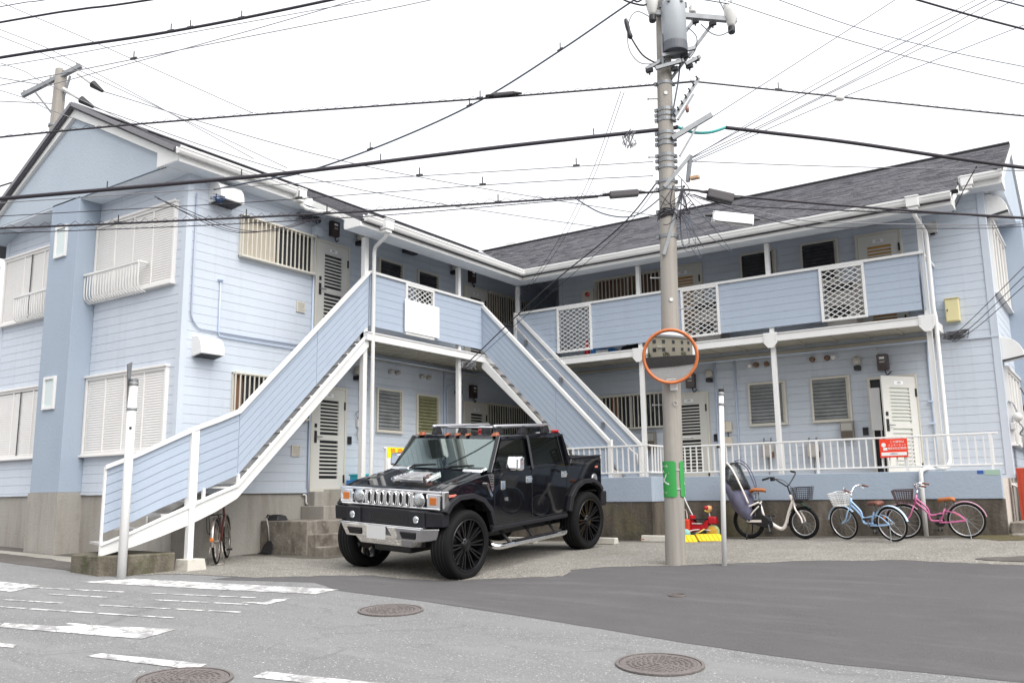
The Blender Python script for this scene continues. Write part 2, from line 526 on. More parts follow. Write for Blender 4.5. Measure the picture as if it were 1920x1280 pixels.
def sheet(name, poly, dz, material, parent=None, kind='structure'):
    """ground polygon cut along a common grid and laid over the terrain"""
    xs = [p[0] for p in poly]; ys = [p[1] for p in poly]
    ver = {}; V = []; F = []
    def vid(p):
        k = (round(p[0], 4), round(p[1], 4))
        if k not in ver:
            ver[k] = len(V); V.append((k[0], k[1], gz(*k) + dz))
        return ver[k]
    gx = grid_lines(min(xs), max(xs), 0); gy = grid_lines(min(ys), max(ys), 1)
    for i in range(len(gx) - 1):
        col_ = clip(clip(poly, 0, gx[i], False), 0, gx[i + 1], True)
        if len(col_) < 3: continue
        rest = col_
        for j in range(len(gy) - 1):
            cell = clip(rest, 1, gy[j + 1], True)
            rest = clip(rest, 1, gy[j + 1], False)
            if len(cell) >= 3:
                ids = []
                for p in cell:
                    k = vid(p)
                    if not ids or ids[-1] != k: ids.append(k)
                if ids and ids[0] == ids[-1]: ids.pop()
                if len(set(ids)) == len(ids) and len(ids) >= 3:
                    ar = sum(V[ids[a_]][0] * V[ids[(a_ + 1) % len(ids)]][1] - V[ids[(a_ + 1) % len(ids)]][0] * V[ids[a_]][1] for a_ in range(len(ids)))
                    if abs(ar) > 1e-6: F.append(ids if ar > 0 else ids[::-1])
            if len(rest) < 3: break
    me = bpy.data.meshes.new(name); me.from_pydata(V, [], F); me.update()
    for p in me.polygons:
        p.use_smooth = True
    me.materials.append(material)
    o = bpy.data.objects.new(name, me); COL.objects.link(o)
    if parent is not None:
        o.parent = parent
    elif kind:
        o['kind'] = kind
    return o

def ground_mat(name, base, dark, light, speck, speck_lo, rough=0.9, bump=0.5, bscale=260, crack=0.0, fine=180, wear=None, streak=0.0):
    base, dark, light, speck = kc(base), kc(dark), kc(light), kc(speck)
    M = bpy.data.materials.new(name)
    M.use_nodes = True
    n = M.node_tree
    b = n.nodes['Principled BSDF']
    b.inputs['Roughness'].default_value = rough
    b.inputs['Specular IOR Level'].default_value = 0.25
    g = n.nodes.new('ShaderNodeNewGeometry')
    pos = g.outputs['Position']
    def mixc(fac, c1, c2):
        x = n.nodes.new('ShaderNodeMixRGB')
        n.links.new(fac, x.inputs['Fac'])
        if isinstance(c1, tuple): x.inputs[1].default_value = (*c1, 1)
        else: n.links.new(c1, x.inputs[1])
        if isinstance(c2, tuple): x.inputs[2].default_value = (*c2, 1)
        else: n.links.new(c2, x.inputs[2])
        return x.outputs[0]
    c = mixc(mix_noise(n, pos, 0.9, 0.35, 0.7), base, dark)
    c = mixc(mix_noise(n, pos, 3.5, 0.55, 0.8), c, light)
    c = mixc(mix_noise(n, pos, fine, 0.42, 0.72, 3), c, tuple(x * 0.6 for x in base))
    c = mixc(mix_noise(n, pos, fine * 0.7, speck_lo, speck_lo + 0.08, 2), c, speck)
    if streak:
        mp = n.nodes.new('ShaderNodeMapping'); mp.inputs['Rotation'].default_value = (0, 0, R(-8)); mp.inputs['Scale'].default_value = (.35, 2.6, 1)
        n.links.new(pos, mp.inputs['Vector'])
        c = mixc(mix_noise(n, mp.outputs[0], 1.1, 0.50, 0.72), c, tuple(x * (1 - streak) for x in base))
        mp2 = n.nodes.new('ShaderNodeMapping'); mp2.inputs['Rotation'].default_value = (0, 0, R(24)); mp2.inputs['Scale'].default_value = (.5, 3.2, 1); mp2.inputs['Location'].default_value = (4, 7, 0)
        n.links.new(pos, mp2.inputs['Vector'])
        c = mixc(mix_noise(n, mp2.outputs[0], .9, 0.52, 0.74), c, tuple(x * (1 + streak) for x in base))
    if crack:
        vo = n.nodes.new('ShaderNodeTexVoronoi')
        vo.feature = 'DISTANCE_TO_EDGE'
        vo.inputs['Scale'].default_value = 0.9
        nz_ = n.nodes.new('ShaderNodeTexNoise'); nz_.inputs['Scale'].default_value = 2.5; nz_.inputs['Detail'].default_value = 5
        n.links.new(pos, nz_.inputs['Vector'])
        ad = n.nodes.new('ShaderNodeVectorMath'); ad.operation = 'MULTIPLY_ADD'
        ad.inputs[1].default_value = (0.7, 0.7, 0.0)
        n.links.new(nz_.outputs['Color'], ad.inputs[0]); n.links.new(pos, ad.inputs[2])
        n.links.new(ad.outputs[0], vo.inputs['Vector'])
        mr = n.nodes.new('ShaderNodeMapRange'); mr.inputs['From Min'].default_value = 0.0; mr.inputs['From Max'].default_value = 0.012
        mr.inputs['To Min'].default_value = crack; mr.inputs['To Max'].default_value = 0.0
        n.links.new(vo.outputs['Distance'], mr.inputs['Value'])
        c = mixc(mr.outputs['Result'], c, tuple(x * 0.45 for x in base))
    n.links.new(c, b.inputs['Base Color'])
    z2 = n.nodes.new('ShaderNodeTexNoise'); z2.inputs['Scale'].default_value = bscale; z2.inputs['Detail'].default_value = 3
    n.links.new(pos, z2.inputs['Vector'])
    bp = n.nodes.new('ShaderNodeBump'); bp.inputs['Strength'].default_value = bump; bp.inputs['Distance'].default_value = 0.01
    n.links.new(z2.outputs['Fac'], bp.inputs['Height'])
    n.links.new(bp.outputs['Normal'], b.inputs['Normal'])
    MATS[name] = M
    return M
ROADM = ground_mat('old_asphalt', (0.180, 0.180, 0.181), (0.155, 0.155, 0.156), (0.205, 0.203, 0.200), (0.50, 0.49, 0.48), 0.63, crack=0.35, fine=80, streak=0.06)
PATCHM = ground_mat('new_asphalt', (0.092, 0.089, 0.091), (0.076, 0.073, 0.075), (0.105, 0.101, 0.101), (0.15, 0.145, 0.145), 0.66, bump=0.5, fine=90, streak=0.12)
APRONM = ground_mat('aggregate_concrete', (0.195, 0.186, 0.168), (0.135, 0.125, 0.108), (0.28, 0.265, 0.24), (0.36, 0.345, 0.315), 0.57, bump=0.7, bscale=70, fine=60)
LOTM = ground_mat('dark_lot', (0.105, 0.096, 0.088), (0.075, 0.068, 0.062), (0.15, 0.14, 0.125), (0.25, 0.24, 0.22), 0.66, bump=0.8, bscale=90, fine=70)
GUTM = ground_mat('cement_strip', (0.30, 0.285, 0.255), (0.19, 0.18, 0.16), (0.38, 0.365, 0.335), (0.40, 0.39, 0.36), 0.62, bump=0.5, bscale=80, fine=60)

def worn_white():
    M = bpy.data.materials.new('worn_road_paint')
    M.use_nodes = True
    n = M.node_tree
    b = n.nodes['Principled BSDF']; b.inputs['Roughness'].default_value = 0.7
    g = n.nodes.new('ShaderNodeNewGeometry')
    f = mix_noise(n, g.outputs['Position'], 5.0, 0.43, 0.56, 8, 0.8)
    x = n.nodes.new('ShaderNodeMixRGB')
    x.inputs[1].default_value = (0.74, 0.735, 0.725, 1); x.inputs[2].default_value = (0.27, 0.265, 0.265, 1)
    n.links.new(f, x.inputs['Fac'])
    vo = n.nodes.new('ShaderNodeTexVoronoi'); vo.feature = 'DISTANCE_TO_EDGE'; vo.inputs['Scale'].default_value = 3.2
    n.links.new(g.outputs['Position'], vo.inputs['Vector'])
    mr = n.nodes.new('ShaderNodeMapRange'); mr.inputs['From Max'].default_value = 0.030
    mr.inputs['To Min'].default_value = 0.85; mr.inputs['To Max'].default_value = 0.0
    n.links.new(vo.outputs['Distance'], mr.inputs['Value'])
    y = n.nodes.new('ShaderNodeMixRGB')
    y.inputs[2].default_value = (0.20, 0.20, 0.20, 1)
    n.links.new(mr.outputs['Result'], y.inputs['Fac']); n.links.new(x.outputs[0], y.inputs[1])
    n.links.new(y.outputs[0], b.inputs['Base Color'])
    return M
PAINTM = worn_white()

ROAD = sheet('road', [(-90, -70), (90, -70), (90, 90), (-90, 90)], 0.0, ROADM)
rnd = random.Random(3)
def jag(pts, amp, step):
    outp = []
    for i in range(len(pts) - 1):
        a, b = Vector(pts[i]), Vector(pts[i + 1])
        n_ = max(1, int((b - a).length / step))
        for k in range(n_):
            p = a.lerp(b, k / n_)
            outp.append((p.x + rnd.uniform(-amp, amp), p.y + rnd.uniform(-amp, amp)))
    outp.append(tuple(pts[-1]))
    return outp
APR = [(-0.1, -9.25), (0.37, -8.75), (1.54, -8.46), (2.11, -7.88), (2.53, -7.35), (3.01, -7.25), (3.5, -7.0), (3.9, -6.62), (4.92, -6.26), (4.75, -5.77), (5.09, -5.42),
       (5.77, -5.05), (6.68, -4.45), (7.53, -3.92), (8.55, -3.66), (9.2, -3.74), (9.9, -3.79), (12.5, -3.9)]
PATCH = [(1.2, -8.9), (2.52, -8.36), (3.32, -8.70), (4.71, -8.78), (5.93, -8.94), (6.96, -9.09), (7.85, -9.23), (8.42, -9.29), (9.08, -9.32), (10.3, -9.19), (16, -8.6)]
sheet('asphalt_patch', jag(PATCH, 0.006, 0.2) + [(16, -2.0), (1.2, -2.0)], 0.0025, PATCHM)
sheet('parking_apron', jag(APR, 0.035, 0.12) + [(12.5, 1.0), (-1.25, 1.0), (-1.25, -8.2), (-0.1, -8.2)], 0.0055, APRONM)
sheet('side_lot', [(-9.0, -7.6), (-9.0, -9.2), (-5.5, -9.35), (-2.6, -9.45), (-0.2, -9.4), (-0.05, -8.2), (-1.2, -7.6)], 0.004, LOTM)
sheet('cement_strip', jag([(-9.0, -8.75), (-5.5, -8.7), (-3.0, -8.75), (-1.5, -8.95)], 0.03, 0.2) + [(-1.5, -8.35), (-3.0, -8.35), (-5.6, -8.42), (-9, -8.4)], 0.008, GUTM)
DAMPM = ground_mat('damp_concrete', (0.105, 0.097, 0.083), (0.07, 0.063, 0.052), (0.15, 0.14, 0.12), (0.22, 0.21, 0.19), 0.66, bump=0.6, bscale=70, fine=60)
MOSSM = ground_mat('mossy_ground', (0.10, 0.085, 0.045), (0.065, 0.055, 0.028), (0.14, 0.12, 0.065), (0.18, 0.17, 0.12), 0.66, bump=0.8, bscale=60, fine=45)
sheet('damp_strip', jag([(3.75, -.95), (4.6, -.78), (5.6, -.9), (6.8, -.74), (7.8, -.82), (9.5, -.75)], .05, .12) + [(9.5, -.40), (3.75, -.40)], 0.0085, DAMPM)
sheet('damp_strip', jag([(-1.25, -6.55), (-.6, -6.42), (.2, -6.45), (.6, -6.2), (.62, -5.0)], .04, .12) + [(.3, -5.0), (.3, -6.1), (-1.25, -6.1)], 0.0085, DAMPM)
sheet('damp_strip', jag([(.4, -1.85), (1.5, -1.72), (2.6, -1.8), (3.95, -1.75), (4.1, -1.2)], .04, .12) + [(4.0, -.9), (3.8, -1.40), (.4, -1.40)], 0.0082, DAMPM)
sheet('moss_patch', jag([(8.7, -.62), (9.0, -.95), (9.4, -1.25), (10.2, -1.1)], .06, .1) + [(10.2, -.3), (8.75, -.42)], 0.011, MOSSM)
sheet('soil_patch', jag([(9.3, -3.35), (10.0, -2.9), (11.5, -2.6)], .05, .12) + [(11.5, -3.6), (10.2, -3.55), (9.5, -3.5)], 0.013, LOTM)
# painted markings lie on the road and belong to it
def marking(poly, dz=0.0048):
    return sheet('road_marking', poly, dz, PAINTM, parent=ROAD, kind=None)
def stroke(p, q, w, a0=None):
    p, q = Vector(p), Vector(q)
    d = (q - p).normalized(); nn = Vector((-d.y, d.x)) * w / 2
    return [tuple(p - nn), tuple(q - nn), tuple(q + nn), tuple(p + nn)]
marking([(0.10, -10.02), (3.28, -9.05), (3.24, -8.64), (0.31, -9.43)])
marking([(-1.3, -11.0), (0.14, -11.0), (0.35, -10.98), (0.05, -10.50), (-1.3, -10.7)])
def broken(p, q, w, seed):
    rn = random.Random(seed)
    p, q = Vector(p), Vector(q); L = (q - p).length; t = 0.0
    while t < L - 0.05:
        l = rn.uniform(0.18, 0.5)
        if rn.random() < 0.85:
            marking(stroke(p.lerp(q, t / L), p.lerp(q, min(1, (t + l) / L)), w * rn.uniform(0.7, 1.15)))
        t += l + rn.uniform(0.015, 0.07)
broken((0.1, -10.66), (3.32, -9.46), 0.055, 1)
broken((0.35, -10.98), (3.24, -9.95), 0.06, 2)
marking([(3.05, -9.90), (3.40, -9.84), (3.34, -9.50), (3.18, -9.56), (3.26, -9.74)])
broken((0.2, -11.58), (3.56, -10.31), 0.05, 3)
broken((0.5, -11.88), (3.62, -10.78), 0.055, 4)
broken((1.6, -12.03), (3.0, -11.60), 0.06, 5)
marking([(2.5, -12.14), (3.98, -11.66), (3.83, -11.22), (2.96, -11.62), (2.9, -11.78), (2.35, -12.0)])
marking([(0.8, -12.7), (2.5, -12.18), (2.35, -12.04), (0.8, -12.5)])
marking([(2.0, -12.92), (3.53, -12.50), (3.42, -12.42), (2.0, -12.78)])
marking([(4.26, -12.31), (5.29, -12.08), (5.21, -11.91), (4.25, -12.18)])
marking([(5.80, -11.97), (6.95, -11.66), (6.88, -11.50), (5.74, -11.80)])
marking([(8.0, -11.4), (9.2, -11.1), (9.13, -10.96), (7.94, -11.24)])

# manhole covers
def manhole(x, y, r, label, grp='round iron manhole covers in the road'):
    t = thing('manhole_cover', label, 'manhole cover', (x, y, gz(x, y)), group=grp)
    nx = (gz(x - .3, y) - gz(x + .3, y)) / .6; ny = (gz(x, y - .3) - gz(x, y + .3)) / .6
    ax = Vector((nx, ny, 1)).normalized()
    MB().lathe([(r * 1.10, 0.004), (r * 1.10, 0.016), (r * 1.02, 0.018), (r * 1.02, 0.004)], ax=ax, n=40, ring=True).build('frame', IRON, t)
    MB().lathe([(r, 0.004), (r, 0.013), (r * .93, 0.017), (r * .9, 0.012), (0.01, 0.012)], ax=ax, n=40).build('lid', IRON, t)
    a = ax.cross(Vector((0, 1, 0))).normalized(); b = ax.cross(a)
    mb = MB(); k = 0
    rn = random.Random(int(x * 100))
    for ring in range(1, 7):
        rad = r * .86 * ring / 6.5
        nn = max(4, int(ring * 5))
        for i in range(nn):
            th = 2 * math.pi * (i + rn.random() * .3) / nn
            c = (a * math.cos(th) + b * math.sin(th)) * rad + ax * 0.013
            d = (a * -math.sin(th + .5) + b * math.cos(th + .5)) * r * .06
            mb.bar(c - d, c + d, r * 0.035, 0.008, up=ax)
    mb.build('raised_pattern', IRON, t)
manhole(4.76, -9.40, 0.30, 'middle manhole cover in the road below the front bumper of the black truck')
manhole(8.01, -10.01, 0.30, 'manhole cover nearest the camera at the edge of the dark asphalt')
manhole(5.48, -12.30, 0.30, 'manhole cover cut by the bottom edge between two white dashes')
manhole(6.90, -7.20, 0.085, 'tiny round iron cap set in the dark asphalt in front of the pole')

# ---------------------------------------------------------------- apartment building
BLD = thing('apartment_building', 'two-storey light blue apartment block with two wings meeting in a corner, dark shingle roof', 'building', (0, 0, 0))
ZP = 1.33
# walls: backing volumes
WL = MB().box(-7.15, -1.205, -7.875, 9.0, ZP, 6.6).build('wall', BACK, BLD)
WR = MB().box(0.42, 9.445, 1.205, 8.0, 1.38, 6.6).build('wall', BACK, BLD)
WB = MB().box(-1.2, 0.42, 3.6, 3.75, 1.0, 6.8).build('wall', SIDING, BLD)
board_run(WL, 'L', -7.80, 3.6, ZP, 6.72, SIDING)
board_run(WL, 'G', -3.80, -1.29, ZP, 6.50, SIDING)
board_run(WL, 'G', -7.10, -4.76, ZP, 6.50, SIDING)
board_run(WR, 'R', 0.50, 9.36, 1.43, 6.70, SIDING)
board_run(WR, 'E', 1.29, 7.9, 1.43, 6.60, SIDING)
def corner(pts):
    for x0, x1, y0, y1, z0, z1 in pts:
        MB().box(x0, x1, y0, y1, z0, z1).build('corner_trim', SIDING, BLD, bevel=0.004)
corner([(-1.30, -1.178, -7.903, -7.79, ZP - .01, 6.52), (-7.19, -7.07, -7.903, -7.79, ZP - .01, 6.5), (9.35, 9.473, 1.177, 1.29, 1.42, 6.6), (0.395, 0.50, 1.177, 1.29, 1.36, 6.6)])
# siding return of the passage beside the right wing
MB().box(0.40, 0.418, 1.3, 3.6, 1.3, 6.7).build('passage_wall', PANEL, BLD)
# trims
mb = MB(); wbox(mb, 'L', -7.8, 3.0, ZP - .06, ZP, 0, .03); wbox(mb, 'G', -7.15, -1.2, ZP - .05, ZP - .002, 0, .022)
mb.build('base_trim', SIDING, BLD)
mb = MB(); wbox(mb, 'R', .5, 9.48, 1.36, 1.42, 0, .035); wbox(mb, 'R', 8.55, 9.47, 3.83, 3.86, .012, .035); mb.build('base_trim', SIDING, BLD)
# plinth
def wall_down(name, pts, z1, mt, parent=BLD, th=0.2):
    pass
mb = MB()
mb.box(-7.17, -1.215, -7.865, 9.0, -0.6, ZP - .052)
mb.build('plinth', CONC, BLD)
mb = MB(); mb.box(-4.77, -3.79, -8.30, -7.8, -0.6, ZP); mb.build('column_plinth', CONC, BLD)
mb = MB(); mb.box(.42, 9.43, 1.22, 8.0, -0.6, 1.37); mb.build('plinth', CONC, BLD)
# vent opening in the gable plinth
MB().box(-2.95, -2.66, -7.90, -7.7, 1.14, 1.27).build('plinth_vent', DARK, BLD)
# chimney-like columns on the gables
mb = MB(); mb.box(-4.75, -3.81, -8.28, -7.87, ZP, 6.56); COLM = mb.build('column', STUCCO, BLD, bevel=0.006)
mb = MB(); mb.box(9.44, 9.85, 3.81, 4.75, 0.4, 6.56); mb.build('column', STUCCO, BLD, bevel=0.006)
for z0, z1 in ((5.50, 6.09), (2.76, 3.34)):
    w = MB(); wframe(w, 'C', -4.52, -4.13, z0, z1, .05, 0, .04)
    w = w.build('column_window', WHITE, BLD, bevel=0.004)
    wbox(MB(), 'C', -4.47, -4.18, z0 + .05, z1 - .05, 0.004, .012).build('pane', FROST, w)

# ---- roof
def zl(x): return 8.33 - .505 * (x + 4.13)
SL2 = .58
def zl2(x): return 8.33 - SL2 * (-4.13 - x)
XE, XI = 0.44, -0.86          # outer and inner eave
YS, YG = -5.5, -8.40
def slab(poly_xy, zf, th, name, mt, parent=BLD):
    b = MB()
    n_ = len(poly_xy)
    top = [(x, y, zf(x, y)) for x, y in poly_xy]; bot = [(x, y, zf(x, y) - th) for x, y in poly_xy]
    f = [tuple(range(n_)), tuple(range(n_, 2 * n_))[::-1]] + [(i, n_ + i, n_ + (i + 1) % n_, (i + 1) % n_) for i in range(n_)]
    b.add(top + bot, f)
    return b.build(name, mt, parent)
RF1 = slab([(-4.13, YG), (XI, YG), (XI, YS), (XE, YS), (XE, -XE), (-4.13, 4.13)], lambda x, y: zl(x), .06, 'roof', ROOFM)
RF2 = slab([(9.80, 4.13), (-4.13, 4.13), (XE, -XE), (9.12, -XE), (9.12, -XI), (9.80, -XI)], lambda x, y: zl(-y), .06, 'roof', ROOFM)
slab([(-7.75, YG), (-4.13, YG), (-4.13, 9.0), (-7.75, 9.0)], lambda x, y: zl2(x), .06, 'roof', ROOFM)
slab([(-4.13, 4.13), (9.80, 4.13), (9.80, 8.6), (-4.13, 8.6)], lambda x, y: zl(-(8.26 - y)), .06, 'roof', ROOFM)
# shingle tabs, course by course
def shingles(par, side):
    b = MB(); rn = random.Random(5 + side)
    e = 0.15; s = -XE + (0.0 if side else 0.0)
    k = math.sqrt(1 + .505 ** 2)
    s = -XE; row = 0
    while s < 4.10:
        s1 = min(s + e / k, 4.13)
        if side:      # right wing, s = y, run along x
            lo = -s; hi = 9.12 if s < -XI - .02 else 9.80
        else:         # left wing, s = -x, run along y
            hi = s; lo = YS if s < -XI - .02 else YG
        t = lo - rn.uniform(0, .3) if side else lo
        t = lo
        while t < hi - .01:
            w = rn.choice((.14, .2, .27, .33)) * rn.uniform(.9, 1.1)
            t1 = min(t + w, hi)
            h0 = 0.012 + rn.choice((0, 0, .006, .010)); h1 = 0.003
            dn = rn.choice((0, 0, .012, .02))
            z0 = zl(-(s - dn)); z1 = zl(-s1)
            g_ = .004
            if side:
                p = [(t + g_, s - dn, z0), (t1, s - dn, z0), (t1, s1, z1), (t + g_, s1, z1)]
            else:
                p = [(-s + dn, t + g_, z0), (-s + dn, t1, z0), (-s1, t1, z1), (-s1, t + g_, z1)]
            hh = [h0, h0, h1, h1]
            b.hexa([*p, *[(q[0], q[1], q[2] + h) for q, h in zip(p, hh)]])
            t = t1
        s = s1; row += 1
    o = b.build('shingles', ROOFM, par, kind='stuff')
    return o
shingles(RF1, 0); shingles(RF2, 1)
# ridge caps, valley flashing, snow guards
mb = MB(); mb.bar((-4.13, YG, 8.35), (-4.13, 4.0, 8.35), .18, .02); mb.build('ridge_cap', mat('ridge_metal', (.13, .13, .14), .5), BLD)
mb = MB(); mb.bar((-4.0, 4.13, 8.35), (9.80, 4.13, 8.35), .20, .02); mb.build('ridge_cap', mat('ridge_metal', (.13, .13, .14), .5), BLD)
mb = MB(); mb.bar((.42, -.42, zl(.42) + .028), (-4.13, 4.13, 8.36), .10, .012); mb.build('valley_flashing', STEEL, BLD)
mb = MB(); mb.box(-3.1, -2.75, 4.02, 4.24, 8.35, 8.42); mb.build('ridge_vent', WHITE, BLD)
sg = MB(); sg.box(-.05, .05, -.03, .03, 0, .05); sg.box(-.05, .05, -.03, -.015, .05, .075); sgm = sg.mesh('snow_guard'); sgm.materials.append(BLACK)
for i in range(18):
    x = .85 + i * .49
    inst('snow_guard', sgm, BLD, (x, -.30 + (.06 if i % 2 else 0), zl(.26) + .02), (math.atan(.505), 0, 0))
for x in (9.25, 9.7):
    inst('snow_guard', sgm, BLD, (x, 1.0, zl(-1.0) + .02), (math.atan(.505), 0, 0))

for p, q in (((-4.13, YG - .012, 8.352), (XI, YG - .012, zl(XI) + .012)), ((-4.13, YG - .012, 8.352), (-7.75, YG - .012, zl2(-7.75) + .012))):
    MB().bar(p, q, .03, .075).build('verge_trim', mat('verge_metal', (.15, .145, .155), .45, metal=.2), BLD)
# gable block (blue infill) + barge boards, left
def gable(sw):   # sw maps (a, depth, z): a = across the gable
    prof = [(-1.43, 6.53), (-1.43, 6.76), (-4.15, 8.13), (-6.95, 6.62), (-7.25, 6.40), (-7.25, 6.30), (-6.6, 6.53)]
    b = MB(); b.prism([sw(a, .40, z) for a, z in prof], Vector(sw(0, 0, 0)) - Vector(sw(0, .40, 0))); b.build('gable_infill', STUCCO_L, BLD)
    prof = [(-4.13, zl(-4.13) - .06), (-.86, zl(-.86) - .05), (-.86, 6.52), (-1.43, 6.52), (-1.43, 6.77), (-4.15, 8.12)]
    b = MB(); b.prism([sw(a, .46, z) for a, z in prof], Vector(sw(0, .39, 0)) - Vector(sw(0, .46, 0))); b.build('barge_board', WHITE, BLD)
    prof = [(-4.13, zl(-4.13) - .061), (-4.15, 8.119), (-7.35, 6.37), (-7.75, 6.14), (-7.75, zl2(-7.75) - .05)]
    b = MB(); b.prism([sw(a, .462, z) for a, z in prof], Vector(sw(0, .39, 0)) - Vector(sw(0, .462, 0))); b.build('barge_board', WHITE, BLD)
gable(lambda a, d, z: (a, -7.88 - d, z))
gable(lambda a, d, z: (9.45 + d * .78, -a, z))
# soffits and eave boxes of the inner (short) eaves
MB().box(-1.25, XI + .01, -8.33, YS - .02, 6.505, 6.525).build('soffit', SOFFIT, BLD)
MB().box(-7.2, -4.76, -8.27, -7.86, 6.500, 6.528).build('soffit', SOFFIT, BLD)
MB().box(-3.80, -1.2, -8.27, -7.86, 6.500, 6.503).build('soffit', SOFFIT, BLD)
MB().box(9.13, 9.78, -XI + .01, 1.25, 6.505, 6.525).build('soffit', SOFFIT, BLD)
MB().box(9.44, 9.78, 1.25, 3.80, 6.500, 6.503).build('soffit', SOFFIT, BLD)
MB().box(XI, XI + .022, -8.33, YS - .01, 6.50, 6.655).build('fascia', WHITE, BLD)
MB().box(9.13, 9.78, -XI - .022, -XI, 6.50, 6.655).build('fascia', WHITE, BLD)
# outer eave boxes over the balcony
mb = MB(); mb.box(0.0, .40, YS, -.40, 5.91, 5.93); mb.build('soffit', SOFFIT, BLD)
mb = MB(); mb.box(0.0, 9.10, -.40, 0.0, 5.91, 5.93); mb.build('soffit', SOFFIT, BLD)
mb = MB(); mb.box(.40, .42, YS, -.42, 5.90, 6.03); mb.build('fascia', WHITE, BLD)
mb = MB(); mb.box(.40, 9.11, -.42, -.40, 5.90, 6.03); mb.build('fascia', WHITE, BLD)
mb = MB(); mb.box(-.02, .0, YS, 0.0, 5.93, 6.20); mb.build('eave_board', SOFFIT, BLD)
mb = MB(); mb.box(0.0, 9.10, 0.0, .02, 5.93, 6.20); mb.build('eave_board', SOFFIT, BLD)
# sloping ceiling above the balconies
slab([(-1.2, YS), (-.02, YS), (-.02, .0), (-1.2, 1.2)], lambda x, y: zl(x) - .10, .02, 'balcony_ceiling', SOFFIT)
slab([(-.02, .02), (9.1, .02), (9.1, 1.2), (-1.2, 1.2)], lambda x, y: zl(-y) - .10, .02, 'balcony_ceiling', SOFFIT)
slab([(-1.2, 1.2), (.45, 1.2), (.45, 3.7), (-1.2, 3.7)], lambda x, y: 6.62, .02, 'balcony_ceiling', SOFFIT)
# end faces where the eave steps out
def eave_end(sw):
    prof = [(.42, 5.895), (.42, zl(.42) - .055), (XI + .02, zl(XI) - .055), (XI + .02, 6.50), (.03, 6.07), (.03, 5.895)]
    b = MB(); b.prism([sw(a, 0, z) for a, z in prof], Vector(sw(0, .03, 0)) - Vector(sw(0, 0, 0))); b.build('eave_end', WHITE, BLD)
eave_end(lambda a, d, z: (a, YS - d, z))
eave_end(lambda a, d, z: (9.105 + d, -a, z))

# ---- gutters
def gutter(p, q, out_dir, z):
    p, q = Vector((*p, z)), Vector((*q, z)); o_ = Vector((*out_dir, 0))
    prof = [(0, .0), (0, -.10), (.025, -.118), (.085, -.118), (.105, -.085), (.112, -.045), (.122, -.035), (.122, 0), (.112, 0), (.108, -.03), (.012, -.03)]
    b = MB(); pts = [p + o_ * a + Vector((0, 0, h)) for a, h in prof]
    b.prism(pts, q - p); return b.build('gutter', WHITE, BLD)
gutter((.425, YS + .03), (.425, -.55), (1, 0), 6.11)
gutter((.55, -.425), (9.14, -.425), (0, -1), 6.11)
mb = MB(); mb.box(.425, .56, -.56, -.425, 5.99, 6.11); mb.build('gutter_corner', WHITE, BLD, bevel=.02)
gutter((XI + .025, -8.40), (XI + .025, -5.80), (1, 0), 6.72)
gutter((9.14, -XI - .025), (9.83, -XI - .025), (0, -1), 6.72)
def hopper(x, y, z, s=1.0):
    b = MB(); b.box(x - .10, x + .10, y - .10, y + .10, z - .16, z + .03); b.box(x - .075, x + .075, y - .075, y + .075, z - .22, z - .16)
    b.box(x - .11, x + .11, y - .11, y + .11, z + .0, z + .025)
    return b.build('rain_hopper', WHITE, BLD, bevel=.008)
hopper(.50, -4.95, 6.10); hopper(8.55, -.50, 6.10); hopper(-.79, -5.88, 6.70); hopper(9.27, .80, 6.70)
def pipe(pts, r=.036, name='downpipe', mt=WHITE, n=10):
    return MB().tube(smooth_path(pts, 4) if len(pts) > 2 else pts, r, n).build(name, mt, BLD, smooth=True)
def elbow_pipe(pts, r=.036, name='downpipe', mt=WHITE, n=10):
    # straight runs with tight bends
    P = [Vector(p) for p in pts]; outp = [P[0]]
    for i in range(1, len(P) - 1):
        d0 = (P[i - 1] - P[i]); d1 = (P[i + 1] - P[i]); c = min(.05 + r, d0.length * .45, d1.length * .45)
        a = P[i] + d0.normalized() * c; b_ = P[i] + d1.normalized() * c
        outp += [a, (a + P[i] * 2 + b_) / 4, b_]
    outp.append(P[-1])
    return MB().tube(outp, r, n).build(name, mt, BLD, smooth=True)
elbow_pipe([(.50, -4.95, 5.90), (.47, -4.93, 5.82), (.07, -4.80, 5.72), (.07, -4.80, 1.55), (.07, -4.78, .35)])
elbow_pipe([(8.55, -.50, 5.90), (8.56, -.46, 5.78), (8.64, -.03, 5.60), (8.64, -.03, 4.22), (8.66, -.03, 4.1), (8.66, -.03, 1.60), (8.62, -.22, 1.52), (8.28, -.50, 1.52), (8.28, -.50, .36)])
elbow_pipe([(-.79, -5.85, 6.46), (-.79, -5.72, 6.40), (-.1, -5.55, 6.16)], r=.036)
elbow_pipe([(9.27, .80, 6.46), (9.20, .70, 6.40), (8.98, -.35, 6.13)], r=.036)
# roof drain pipe at the far left corner
elbow_pipe([(-7.6, -8.3, 6.05), (-7.25, -8.0, 5.95), (-7.25, -7.95, 1.0)], r=.04)

